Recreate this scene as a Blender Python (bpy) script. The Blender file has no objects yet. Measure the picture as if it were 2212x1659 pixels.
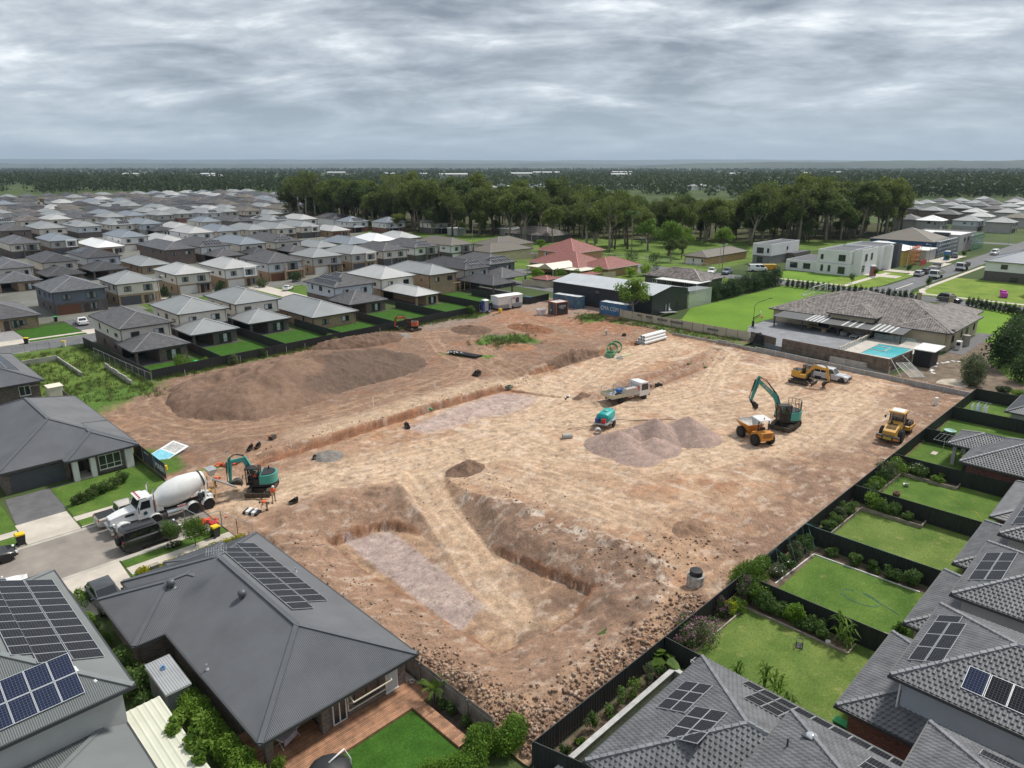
import bpy, math, random
import numpy as np
from mathutils import Vector, Matrix
R=math.radians; PI=math.pi
rnd=random.Random(7)
SC=bpy.context.scene; COL=SC.collection
# ---------------------------------------------------------------- camera (X runs away to the right, Y away to the left)
CH=34.0
cd=bpy.data.cameras.new('camera'); cam=bpy.data.objects.new('camera',cd); COL.objects.link(cam)
cam.location=(0,0,CH); cam.rotation_euler=(R(90-17.0),0,R(-45)); cd.sensor_width=36; cd.lens=1533/2212*36
cd.clip_start=0.5; cd.clip_end=60000; SC.camera=cam
# ---------------------------------------------------------------- sky, sun, exposure
SUN_EL,SUN_AZ=R(54),R(-8)          # the sun stands behind cloud, ahead and to the right
W=bpy.data.worlds.new('World'); SC.world=W; W.use_nodes=True
def build_world():
 nt=W.node_tree; N=nt.nodes; L=nt.links; N.clear()
 def nd(t,**k):
  n=N.new(t)
  for a,b in k.items(): setattr(n,a,b)
  return n
 def mth(op,a,b=None,clamp=False):
  n=nd('ShaderNodeMath',operation=op,use_clamp=clamp)
  for i,v in enumerate((a,b)):
   if v is None: continue
   if isinstance(v,(int,float)): n.inputs[i].default_value=v
   else: L.new(v,n.inputs[i])
  return n.outputs[0]
 tc=nd('ShaderNodeTexCoord'); sp=nd('ShaderNodeSeparateXYZ'); L.new(tc.outputs['Generated'],sp.inputs[0])
 z=mth('MAXIMUM',sp.outputs[2],0.0)
 zz=mth('ADD',z,0.20)
 cb=nd('ShaderNodeCombineXYZ'); L.new(mth('DIVIDE',sp.outputs[0],zz),cb.inputs[0]); L.new(mth('DIVIDE',sp.outputs[1],zz),cb.inputs[1])
 vr=nd('ShaderNodeVectorRotate',rotation_type='Z_AXIS'); vr.inputs['Angle'].default_value=R(47); L.new(cb.outputs[0],vr.inputs['Vector']); mp=nd('ShaderNodeMapping'); mp.inputs['Scale'].default_value=(1.25,1.75,1); mp.inputs['Location'].default_value=(3.1,0.4,0)
 L.new(vr.outputs[0],mp.inputs[0])
 def noi(scale,det,rough,dist,off=0):
  n=nd('ShaderNodeTexNoise'); n.inputs['Scale'].default_value=scale; n.inputs['Detail'].default_value=det
  n.inputs['Roughness'].default_value=rough; n.inputs['Distortion'].default_value=dist
  v=nd('ShaderNodeVectorMath',operation='ADD'); v.inputs[1].default_value=(off,off*.7,off*.3)
  L.new(mp.outputs[0],v.inputs[0]); L.new(v.outputs[0],n.inputs['Vector']); return n.outputs['Fac']
 a=noi(1.15,10,0.55,0.55); b=noi(3.4,9,0.62,0.25,4.7); c=noi(0.3,4,0.5,0.2,9.1)
 t=mth('ADD',mth('ADD',mth('MULTIPLY',a,0.60),mth('MULTIPLY',b,0.24)),mth('MULTIPLY',c,0.30))
 cr=nd('ShaderNodeValToRGB'); L.new(t,cr.inputs[0]); e=cr.color_ramp.elements
 e[0].position=0.485; e[0].color=(0.165,0.19,0.225,1); e[1].position=0.72; e[1].color=(0.80,0.82,0.84,1)
 for p,cl in ((0.53,(0.235,0.265,0.30,1)),(0.58,(0.325,0.36,0.405,1)),(0.63,(0.44,0.475,0.51,1))):
  x=e.new(p); x.color=cl
 hz=mth('SUBTRACT',1.0,mth('DIVIDE',z,0.17),True); hz=mth('POWER',hz,1.6)
 mx=nd('ShaderNodeMixRGB'); L.new(mth('MULTIPLY',hz,0.85),mx.inputs[0]); L.new(cr.outputs[0],mx.inputs[1]); mx.inputs[2].default_value=(0.36,0.44,0.52,1)
 sc=nd('ShaderNodeMixRGB',blend_type='MULTIPLY'); sc.inputs[0].default_value=1; L.new(mx.outputs[0],sc.inputs[1]); sc.inputs[2].default_value=(10.0,10.0,10.0,1)
 sky=nd('ShaderNodeTexSky',sky_type='NISHITA',sun_disc=False,sun_elevation=SUN_EL,sun_rotation=R(90)-SUN_AZ)
 m2=nd('ShaderNodeMixRGB'); m2.inputs[0].default_value=0.94; L.new(sky.outputs[0],m2.inputs[1]); L.new(sc.outputs[0],m2.inputs[2])
 bg=nd('ShaderNodeBackground'); bg.inputs[1].default_value=0.1; L.new(m2.outputs[0],bg.inputs[0])
 o=nd('ShaderNodeOutputWorld'); L.new(bg.outputs[0],o.inputs[0])
build_world()
sl=bpy.data.lights.new('sun','SUN'); sl.energy=2.7; sl.angle=R(8); sl.color=(1,0.955,0.88)
so=bpy.data.objects.new('sun',sl); COL.objects.link(so); so.location=(0,0,300)
so.rotation_euler=Vector((math.cos(SUN_AZ+R(0))*math.cos(SUN_EL),math.sin(SUN_AZ)*math.cos(SUN_EL),math.sin(SUN_EL))).to_track_quat('Z','Y').to_euler()
SC.view_settings.view_transform='Standard'; SC.view_settings.look='None'; SC.view_settings.exposure=0.58; SC.view_settings.gamma=1
SC.cycles.max_bounces=6; SC.cycles.transparent_max_bounces=8; SC.cycles.volume_bounces=0
# ---------------------------------------------------------------- mesh builder
class MB:
 def __init__(s): s.v=[]; s.f=[]; s.m=[]
 def add(s,vs,fs,mi=0):
  o=len(s.v); s.v.extend([tuple(v) for v in vs]); s.f.extend([tuple(i+o for i in f) for f in fs]); s.m.extend([mi]*len(fs)); return s
 def box(s,x0,y0,z0,x1,y1,z1,mi=0):
  v=[(x0,y0,z0),(x1,y0,z0),(x1,y1,z0),(x0,y1,z0),(x0,y0,z1),(x1,y0,z1),(x1,y1,z1),(x0,y1,z1)]
  return s.add(v,[(0,3,2,1),(4,5,6,7),(0,1,5,4),(1,2,6,5),(2,3,7,6),(3,0,4,7)],mi)
 def cbox(s,c,d,mi=0,rz=0,ry=0,rx=0):
  M=Matrix.Translation(c)@Matrix.Rotation(rz,4,'Z')@Matrix.Rotation(ry,4,'Y')@Matrix.Rotation(rx,4,'X')
  b=MB().box(-d[0]/2,-d[1]/2,-d[2]/2,d[0]/2,d[1]/2,d[2]/2)
  return s.add([M@Vector(p) for p in b.v],b.f,mi)
 def quad(s,a,b,c,d,mi=0): return s.add([a,b,c,d],[(0,1,2,3)],mi)
 def prism(s,poly,z0,z1,mi=0):
  n=len(poly); v=[(p[0],p[1],z0) for p in poly]+[(p[0],p[1],z1) for p in poly]
  f=[tuple(range(n-1,-1,-1)),tuple(range(n,2*n))]+[(i,(i+1)%n,(i+1)%n+n,i+n) for i in range(n)]
  return s.add(v,f,mi)
 def extr(s,prof,y0,y1,mi=0,y0b=None,y1b=None):
  n=len(prof); v=[(p[0],y0,p[1]) for p in prof]+[(p[0],y1,p[1]) for p in prof]
  f=[tuple(range(n)),tuple(range(2*n-1,n-1,-1))]+[((i+1)%n,i,i+n,(i+1)%n+n) for i in range(n)]
  return s.add(v,f,mi)
 def bar(s,p,q,w,h=None,mi=0):
  p=Vector(p); q=Vector(q); d=q-p; L=d.length
  if L<1e-6: return s
  h=w if h is None else h
  x=d/L; up=Vector((0,0,1)) if abs(x.z)<0.95 else Vector((1,0,0))
  y=up.cross(x).normalized(); z=x.cross(y)
  v=[]
  for o in (p,q):
   for a,b in ((-1,-1),(1,-1),(1,1),(-1,1)): v.append(o+y*(a*w/2)+z*(b*h/2))
  return s.add(v,[(0,3,2,1),(4,5,6,7),(0,1,5,4),(1,2,6,5),(2,3,7,6),(3,0,4,7)],mi)
 def cyl(s,p,q,r0,r1=None,n=12,mi=0,caps=True):
  return s.tube([p,q],[r0,r0 if r1 is None else r1],n,mi,caps)
 def tube(s,pts,r,n=6,mi=0,caps=True):
  pts=[Vector(p) for p in pts]; rs=r if isinstance(r,(list,tuple)) else [r]*len(pts)
  v=[]; prev=None
  for i,p in enumerate(pts):
   d=(pts[min(i+1,len(pts)-1)]-pts[max(i-1,0)])
   d=d.normalized() if d.length>1e-9 else Vector((0,0,1))
   if prev is None:
    a=Vector((0,0,1)) if abs(d.z)<0.9 else Vector((1,0,0)); x=a.cross(d).normalized()
   else:
    x=(prev-d*prev.dot(d)); x=x.normalized() if x.length>1e-6 else Vector((1,0,0))
   prev=x; y=d.cross(x)
   for k in range(n):
    t=2*PI*k/n; v.append(p+(x*math.cos(t)+y*math.sin(t))*rs[i])
  f=[]
  for i in range(len(pts)-1):
   for k in range(n):
    k2=(k+1)%n; f.append((i*n+k,i*n+k2,(i+1)*n+k2,(i+1)*n+k))
  if caps: f.append(tuple(range(n-1,-1,-1))); b=(len(pts)-1)*n; f.append(tuple(range(b,b+n)))
  return s.add(v,f,mi)
 def lathe(s,prof,c=(0,0,0),n=16,mi=0,axis='z'):
  v=[]; f=[]
  for (r,h) in prof:
   for k in range(n):
    t=2*PI*k/n; a,b=r*math.cos(t),r*math.sin(t)
    p=(a,b,h) if axis=='z' else ((h,a,b) if axis=='x' else (b,h,a))
    v.append((p[0]+c[0],p[1]+c[1],p[2]+c[2]))
  for i in range(len(prof)-1):
   for k in range(n):
    k2=(k+1)%n; f.append((i*n+k,i*n+k2,(i+1)*n+k2,(i+1)*n+k))
  f.append(tuple(range(n-1,-1,-1))); b=(len(prof)-1)*n; f.append(tuple(range(b,b+n)))
  return s.add(v,f,mi)
 def ball(s,c,r,sc=(1,1,1),n=10,mi=0):
  m=n//2+1; pr=[]
  for i in range(m+1):
   t=-PI/2+PI*i/m; pr.append((max(r*math.cos(t),r*.02)*1.0,r*math.sin(t)))
  b=MB().lathe(pr,(0,0,0),n)
  return s.add([(p[0]*sc[0]+c[0],p[1]*sc[1]+c[1],p[2]*sc[2]+c[2]) for p in b.v],b.f,mi)
 def loft(s,rings,mi=0,caps=True):
  n=len(rings[0]); v=[p for r in rings for p in r]; f=[]
  for i in range(len(rings)-1):
   for k in range(n):
    k2=(k+1)%n; f.append((i*n+k,i*n+k2,(i+1)*n+k2,(i+1)*n+k))
  if caps: f.append(tuple(range(n-1,-1,-1))); b=(len(rings)-1)*n; f.append(tuple(range(b,b+n)))
  return s.add(v,f,mi)
 def xf(s,M):
  s.v=[tuple(M@Vector(p)) for p in s.v]; return s
 def merge(s,o,M=None,mi=None):
  return s.add([M@Vector(p) for p in o.v] if M is not None else o.v,o.f,0) if mi is not None or not o.m else s._mg(o,M)
 def _mg(s,o,M):
  k=len(s.v); s.v.extend([tuple(M@Vector(p)) if M is not None else p for p in o.v]); s.f.extend([tuple(i+k for i in f) for f in o.f]); s.m.extend(o.m); return s
 def mesh(s,name,mats,smooth=False):
  me=bpy.data.meshes.new(name); me.from_pydata(s.v,[],s.f)
  for m in mats: me.materials.append(m)
  if len(mats)>1: me.polygons.foreach_set('material_index',np.array(s.m,dtype=np.int32))
  if smooth is True: me.polygons.foreach_set('use_smooth',np.ones(len(s.f),dtype=bool))
  elif smooth: me.shade_smooth_by_angle(angle=R(smooth)) if hasattr(me,'shade_smooth_by_angle') else None
  if smooth and smooth is not True:
   try: me.set_sharp_from_angle(angle=R(smooth)); me.polygons.foreach_set('use_smooth',np.ones(len(s.f),dtype=bool))
   except Exception: pass
  return me
def put(name,me,parent=None,loc=(0,0,0),rot=(0,0,0)):
 o=bpy.data.objects.new(name,me); COL.objects.link(o)
 o.location=loc; o.rotation_euler=rot
 if parent is not None: o.parent=parent
 return o
def part(name,mb,mats,parent,smooth=False,loc=(0,0,0),rot=(0,0,0)):
 if not isinstance(mats,(list,tuple)): mats=[mats]
 return put(name,mb.mesh(name,mats,smooth),parent,loc,rot)
def tag(o,label=None,cat=None,group=None,kind=None):
 if label: o['label']=label
 if cat: o['category']=cat
 if group: o['group']=group
 if kind: o['kind']=kind
 return o
def thing(name,label,cat,loc=(0,0,0),rz=0,group=None):
 o=bpy.data.objects.new(name,None); COL.objects.link(o); o.empty_display_size=0.3
 o.location=loc; o.rotation_euler=(0,0,rz); return tag(o,label,cat,group)
def solo(name,mb,mats,label,cat,loc=(0,0,0),rz=0,group=None,smooth=False):
 return tag(part(name,mb,mats,None,smooth,loc,(0,0,rz)),label,cat,group)
def struct(name,mb,mats,smooth=False):
 return tag(part(name,mb,mats,None,smooth),kind='structure')
def copy_tree(o,parent=None,loc=None,rz=None,label=None,group=None):
 c=o.copy(); COL.objects.link(c)
 if parent is not None: c.parent=parent
 if loc is not None: c.location=loc
 if rz is not None: c.rotation_euler=(0,0,rz)
 if label: c['label']=label
 if group: c['group']=group
 for ch in list(o.children): copy_tree(ch,c)
 return c
# ---------------------------------------------------------------- materials
MATS={}
def mat(n,col=(.5,.5,.5),rough=.8,var=.10,scale=1.5,bump=0,bscale=12,metal=0,kind=None,kp=None,col2=None,spec=.5,alpha=1,trans=0,coat=0):
 if n in MATS: return MATS[n]
 m=bpy.data.materials.new(n); MATS[n]=m; m.use_nodes=True; nt=m.node_tree; N=nt.nodes; L=nt.links
 b=N['Principled BSDF']; b.inputs['Roughness'].default_value=rough; b.inputs['Metallic'].default_value=metal
 b.inputs['Specular IOR Level'].default_value=spec
 if coat: b.inputs['Coat Weight'].default_value=coat; b.inputs['Coat Roughness'].default_value=.08
 if alpha<1: b.inputs['Alpha'].default_value=alpha
 if trans: b.inputs['Transmission Weight'].default_value=trans
 def mth(op,a,c=None):
  q=N.new('ShaderNodeMath'); q.operation=op
  for i,v in enumerate((a,c)):
   if v is None: continue
   if isinstance(v,(int,float)): q.inputs[i].default_value=v
   else: L.new(v,q.inputs[i])
  return q.outputs[0]
 tc=N.new('ShaderNodeTexCoord'); P=tc.outputs['Object']
 no=N.new('ShaderNodeTexNoise'); no.inputs['Scale'].default_value=scale; no.inputs['Detail'].default_value=5; no.inputs['Roughness'].default_value=.6; L.new(P,no.inputs['Vector'])
 c4=(*col,1)
 c2=(*col2,1) if col2 else tuple(max(0,x*(1-2*var)) for x in col)+(1,)
 c1=c4 if col2 else tuple(min(1,x*(1+2*var)) for x in col)+(1,)
 cr=N.new('ShaderNodeValToRGB'); cr.color_ramp.elements[0].position=.3; cr.color_ramp.elements[1].position=.7
 cr.color_ramp.elements[0].color=c2; cr.color_ramp.elements[1].color=c1; L.new(no.outputs['Fac'],cr.inputs[0]); C=cr.outputs[0]
 H=None
 if kind in('brick','block','weather','boards','rib','corr','tiles','deck','pave'):
  sp=N.new('ShaderNodeSeparateXYZ'); L.new(P,sp.inputs[0])
  u=mth('ADD',sp.outputs[0],sp.outputs[1])
 if kind in('brick','block'):
  cb=N.new('ShaderNodeCombineXYZ'); L.new(u,cb.inputs[0]); L.new(sp.outputs[2],cb.inputs[1])
  bt=N.new('ShaderNodeTexBrick'); bt.inputs['Scale'].default_value=1; bw,bh=(.24,.086) if kind=='brick' else (.4,.2)
  bt.inputs['Brick Width'].default_value=bw; bt.inputs['Row Height'].default_value=bh; bt.inputs['Mortar Size'].default_value=.006 if kind=='brick' else .012
  bt.inputs['Bias'].default_value=0; L.new(cb.outputs[0],bt.inputs['Vector'])
  k=kp or col
  bt.inputs['Color1'].default_value=c1; bt.inputs['Color2'].default_value=c2; bt.inputs['Mortar'].default_value=tuple(.4*a+.22 for a in col)+(1,) if kp is None else (*kp,1)
  C=bt.outputs['Color']; H=bt.outputs['Fac']; H=mth('MULTIPLY',H,-1.0)
 elif kind=='weather': H=mth('FRACT',mth('MULTIPLY',sp.outputs[2],1/(kp or .18)))
 elif kind=='boards': H=mth('PINGPONG',mth('MULTIPLY',u,1/(kp or .1)),.5)
 elif kind=='deck':
  H=mth('GREATER_THAN',mth('FRACT',mth('MULTIPLY',sp.outputs[1],1/(kp or .14))),.16); bd=N.new('ShaderNodeTexWhiteNoise'); bd.noise_dimensions='1D'; L.new(mth('FLOOR',mth('MULTIPLY',sp.outputs[1],1/(kp or .14))),bd.inputs['W'])
  sc=N.new('ShaderNodeVectorMath'); sc.operation='SCALE'; L.new(C,sc.inputs[0]); L.new(mth('MULTIPLY',mth('ADD',mth('MULTIPLY',H,.7),.3),mth('ADD',mth('MULTIPLY',bd.outputs['Value'],.5),.75)),sc.inputs['Scale']); C=sc.outputs[0]
 elif kind in('corr','rib'):
  n_=N.new('ShaderNodeSeparateXYZ'); L.new(tc.outputs['Normal'],n_.inputs[0])
  g=mth('GREATER_THAN',mth('ABSOLUTE',n_.outputs[0]),mth('ABSOLUTE',n_.outputs[1]))
  mm=N.new('ShaderNodeMix'); L.new(g,mm.inputs[0]); L.new(sp.outputs[0],mm.inputs[2]); L.new(sp.outputs[1],mm.inputs[3])
  H=mth('SINE',mth('MULTIPLY',mm.outputs[0],2*PI/(kp or .2)))
  if kind=='rib': H=mth('POWER',mth('ABSOLUTE',H),.3)
 bs=[]
 if H is not None: bs.append((H,bump or .4,.03))
 if bump and kind not in('brick','block'):
  n2=N.new('ShaderNodeTexNoise'); n2.inputs['Scale'].default_value=bscale; n2.inputs['Detail'].default_value=4; L.new(P,n2.inputs['Vector']); bs.append((n2.outputs['Fac'],bump,.05))
 nrm=None
 for h,s_,d in bs:
  bn=N.new('ShaderNodeBump'); bn.inputs['Strength'].default_value=s_; bn.inputs['Distance'].default_value=d; L.new(h,bn.inputs['Height'])
  if nrm is not None: L.new(nrm,bn.inputs['Normal'])
  nrm=bn.outputs[0]
 if nrm is not None: L.new(nrm,b.inputs['Normal'])
 L.new(C,b.inputs['Base Color'])
 return m
def leafmat(n,c1,c2,c3=None,tr=.3,rough=.6):
 if n in MATS: return MATS[n]
 m=bpy.data.materials.new(n); MATS[n]=m; m.use_nodes=True; nt=m.node_tree; N=nt.nodes; L=nt.links
 b=N['Principled BSDF']; b.inputs['Roughness'].default_value=rough; b.inputs['Specular IOR Level'].default_value=.25
 tc=N.new('ShaderNodeTexCoord'); no=N.new('ShaderNodeTexNoise'); no.inputs['Scale'].default_value=.9; no.inputs['Detail'].default_value=6; L.new(tc.outputs['Object'],no.inputs['Vector'])
 oi=N.new('ShaderNodeObjectInfo'); ad=N.new('ShaderNodeMath'); ad.operation='MULTIPLY_ADD'; L.new(oi.outputs['Random'],ad.inputs[0]); ad.inputs[1].default_value=.34;
 L.new(no.outputs['Fac'],ad.inputs[2])
 cr=N.new('ShaderNodeValToRGB'); e=cr.color_ramp.elements; e[0].position=.38; e[0].color=(*c1,1); e[1].position=.86; e[1].color=(*(c3 or c2),1); x=e.new(.62); x.color=(*c2,1)
 L.new(ad.outputs[0],cr.inputs[0]); L.new(cr.outputs[0],b.inputs['Base Color'])
 t=N.new('ShaderNodeBsdfTranslucent'); L.new(cr.outputs[0],t.inputs[0]); mx=N.new('ShaderNodeMixShader'); mx.inputs[0].default_value=tr+.12
 L.new(b.outputs[0],mx.inputs[1]); L.new(t.outputs[0],mx.inputs[2]); L.new(mx.outputs[0],N['Material Output'].inputs['Surface'])
 return m
def glassmat(n,col=(.02,.025,.03),rough=.06):
 return mat(n,col,rough,var=.05,spec=.8)
# ---------------------------------------------------------------- numpy noise
def vnoise(x,y,seed=0):
 xi=np.floor(x).astype(np.int64); yi=np.floor(y).astype(np.int64); fx=x-xi; fy=y-yi
 def h(a,b):
  n=(a*374761393+b*668265263+seed*1442695041)&0xffffffff
  n=((n^(n>>13))*1274126177)&0xffffffff
  return ((n^(n>>16))&0xffff)/65535.0
 fx=fx*fx*(3-2*fx); fy=fy*fy*(3-2*fy)
 return (h(xi,yi)*(1-fx)+h(xi+1,yi)*fx)*(1-fy)+(h(xi,yi+1)*(1-fx)+h(xi+1,yi+1)*fx)*fy
def fbm(x,y,s,oct=4,seed=0):
 t=np.zeros_like(x,dtype=float); a=.5; tot=0
 for i in range(oct):
  t+=a*vnoise(x*s+17.3*i,y*s+9.1*i,seed+i); tot+=a; a*=.55; s*=2.03
 return t/tot
def sstep(a,b,x):
 t=np.clip((x-a)/(b-a),0,1); return t*t*(3-2*t)
def segdist(x,y,pts):
 best=np.full(x.shape,1e9); along=np.zeros(x.shape); side=np.zeros(x.shape); acc=0
 for (ax,ay),(bx,by) in zip(pts[:-1],pts[1:]):
  dx,dy=bx-ax,by-ay; Ls=math.hypot(dx,dy)
  t=np.clip(((x-ax)*dx+(y-ay)*dy)/(Ls*Ls),0,1)
  ex=x-(ax+t*dx); ey=y-(ay+t*dy); d=np.hypot(ex,ey); m=d<best
  best=np.where(m,d,best); along=np.where(m,acc+t*Ls,along); side=np.where(m,np.sign(dx*ey-dy*ex)*d,side); acc+=Ls
 return best,along,side
def inpoly(x,y,poly):
 c=np.zeros(x.shape,bool); n=len(poly)
 for i in range(n):
  (x1,y1),(x2,y2)=poly[i],poly[(i+1)%n]
  if y1==y2: continue
  c^=((y1>y)!=(y2>y))&(x<(x2-x1)*(y-y1)/(y2-y1)+x1)
 return c
def polydist(x,y,poly):
 d,_,_=segdist(x,y,list(poly)+[poly[0]]); return np.where(inpoly(x,y,poly),-d,d)
def gridmesh(name,xs,ys,Z,mats,colors=None,keep=None,smooth=True):
 ny,nx=Z.shape; X,Y=np.meshgrid(xs,ys) if xs.ndim==1 else (xs,ys)
 co=np.stack([X,Y,Z],-1).reshape(-1,3)
 i=np.arange(ny-1)[:,None]*nx+np.arange(nx-1)[None,:]
 q=np.stack([i,i+1,i+nx+1,i+nx],-1).reshape(-1,4)
 if keep is not None: q=q[(keep[:-1,:-1]|keep[1:,1:]|keep[1:,:-1]|keep[:-1,1:]).reshape(-1)]
 used=np.unique(q); re=np.full(len(co),-1); re[used]=np.arange(len(used)); q=re[q]; co=co[used]
 me=bpy.data.meshes.new(name); me.vertices.add(len(co)); me.vertices.foreach_set('co',co.astype(np.float32).ravel())
 me.loops.add(q.size); me.loops.foreach_set('vertex_index',q.astype(np.int32).ravel())
 me.polygons.add(len(q)); me.polygons.foreach_set('loop_start',np.arange(0,q.size,4,dtype=np.int32))
 me.update(calc_edges=True); me.validate()
 if smooth: me.polygons.foreach_set('use_smooth',np.ones(len(q),bool))
 if colors is not None:
  ca=me.color_attributes.new('soil','FLOAT_COLOR','POINT'); c=np.ones((len(co),4),np.float32); c[:,:3]=colors.reshape(-1,3)[used]
  ca.data.foreach_set('color',c.ravel())
 for m in mats: me.materials.append(m)
 return me
# ================================================================ the ground
def soilmat(n,rough=.95,fine=.14,bump=.5,bs=9,tint=None):
 m=bpy.data.materials.new(n); MATS[n]=m; m.use_nodes=True; nt=m.node_tree; N=nt.nodes; L=nt.links
 b=N['Principled BSDF']; b.inputs['Roughness'].default_value=rough; b.inputs['Specular IOR Level'].default_value=.15
 at=N.new('ShaderNodeAttribute'); at.attribute_name='soil'
 tc=N.new('ShaderNodeTexCoord')
 def noi(s,d=5,r=.6):
  n=N.new('ShaderNodeTexNoise'); n.inputs['Scale'].default_value=s; n.inputs['Detail'].default_value=d; n.inputs['Roughness'].default_value=r; L.new(tc.outputs['Object'],n.inputs['Vector']); return n.outputs['Fac']
 def rng(f,a,c):
  n=N.new('ShaderNodeMapRange'); n.inputs['From Min'].default_value=.28; n.inputs['From Max'].default_value=.72; n.inputs['To Min'].default_value=a; n.inputs['To Max'].default_value=c; L.new(f,n.inputs['Value']); return n.outputs[0]
 def mul(a,c):
  n=N.new('ShaderNodeMath'); n.operation='MULTIPLY'; L.new(a,n.inputs[0]); L.new(c,n.inputs[1]); return n.outputs[0]
 f1=noi(bs*.55,8,.72); f2=noi(bs*.12,6,.65); f3=noi(bs*1.6,4,.7)
 def pick(f,a,b,lo,hi):
  n=N.new('ShaderNodeMapRange'); n.inputs['From Min'].default_value=a; n.inputs['From Max'].default_value=b; n.inputs['To Min'].default_value=lo; n.inputs['To Max'].default_value=hi; L.new(f,n.inputs['Value']); return n.outputs[0]
 v=mul(mul(rng(f1,1-fine*2.6,1+fine*2.3),rng(f2,1-fine*1.5,1+fine*1.4)),mul(pick(f3,.62,.70,1,1.35),pick(f3,.40,.31,1,.62)))
 hs=N.new('ShaderNodeVectorMath'); hs.operation='SCALE'; L.new(at.outputs['Color'],hs.inputs[0]); L.new(v,hs.inputs['Scale']); L.new(hs.outputs[0],b.inputs['Base Color'])
 bn=N.new('ShaderNodeBump'); bn.inputs['Strength'].default_value=bump*1.5; bn.inputs['Distance'].default_value=.16; L.new(f1,bn.inputs['Height']); L.new(bn.outputs[0],b.inputs['Normal'])
 return m
SOIL=soilmat('dug soil');
def arr(c): return np.array(c,float)
SAND=arr((.455,.30,.192)); PALE=arr((.575,.425,.295)); TAN=arr((.315,.198,.132)); RED=arr((.30,.145,.082)); BROWN=arr((.205,.132,.094)); DARK=arr((.118,.083,.064)); GRAVEL=arr((.40,.31,.28)); GRASS=arr((.075,.15,.025)); GREY=arr((.27,.245,.22)); CLAY=arr((.385,.205,.118)); WHITE=arr((.70,.60,.50))
def mixc(C,w,c):
 w=np.clip(w,0,1)[...,None]; return C*(1-w)+c*w
PITF=[(31.3,56.2),(35.5,56.4),(37.9,54.6),(39.4,50.5),(41.6,46),(42.2,38),(43.2,33.2),(38,32.2),(31.6,33.0)]
RAMP=[(47.5,62.0),(44.5,57.5),(41.8,50.5),(39.9,45.2)]
TR1=[(33.0,76.4),(45.5,77.0),(60.6,77.5),(75.0,77.0)]
TR2=[(75.6,75.4),(78.6,68.6)]
TRB=[(84.4,79.6),(101.4,79.6),(124.6,79.8)]
FUR=[(80.5,63.6),(92.9,64.6),(107.5,64.7),(122,65.6)]
FUR2=[(80,60.2),(93,61.0),(108,61.3),(116,62.2)]
HAUL=[[(26,68.4),(34,67),(41.3,66.6),(46.1,65.0),(51.7,63.9),(58.3,63.2),(63.6,63.4),(71.7,65.0),(77,68),(82,72)],
 [(28,66.4),(39.4,65.4),(45.2,62.6),(50.5,60.6),(57.5,57.2),(64.3,50.6),(70.0,41.0),(78,38.0),(90,34)],
 [(38,64.4),(42.4,62.5),(47.8,61.4),(56.8,59.7),(66,57.5),(76,58),(90,56),(104,55),(118,50)],
 [(45.9,60.4),(44.6,57),(43.0,53.0),(40.9,46.3),(39,40),(36,35)],[(44.2,61.2),(42.0,54.0),(39.6,46.8),(37.6,42),(36.5,37)],
 [(50.6,56.3),(52.4,49.9),(53.4,41.9),(53.6,35.8)],[(49.6,58.3),(51.2,50.6),(51.6,42.6),(51.4,38.2)],[(55,58),(56,50),(56.5,42),(57,36)],
 [(58.2,55.6),(60.0,49.8),(64.2,42.8),(72.5,39.9),(86,37)],[(69.2,39.2),(76.6,37.6),(84.6,35.0),(97.0,35.0),(118.5,36.9)],
 [(28.1,113.0),(26.7,106.1),(28.4,94.9),(33.4,87.6),(39.4,84.7),(49.4,83.2),(62,84),(74,86),(81,92),(84,103),(90,114)],
 [(88.7,97.3),(84.2,86.4),(81.4,79.8),(80.0,74.9),(79,67)],[(86,96),(82.6,87),(79.8,80),(78.2,74)],
 [(90.5,120),(98,116),(106,112),(114,110),(120,113)],[(88,117),(97,111),(105,108),(114,106)],
 [(34.1,111.2),(32.6,104.6),(33.9,94.5),(38,88.2),(47,85.2),(60,87)],
 [(84,52),(92,47),(100,44),(110,45),(119,50)],[(82,47),(90,43),(97,40),(110,36)],[(86,66),(96,70),(108,72),(120,72)],[(84,70),(95,74),(108,76.5),(118,74)],
 [(66,62),(76,62),(84,54),(96,52),(110,58),(121,62)],[(60,66),(68,61),(74,49.6),(83,42)],
 [(88.1,29.8),(97.5,30.4),(107.5,30.6)],[(86,32.2),(97,33),(110,33.5)]]
def yfence(x): return 122.3+(x-37.8)*.0535
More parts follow.
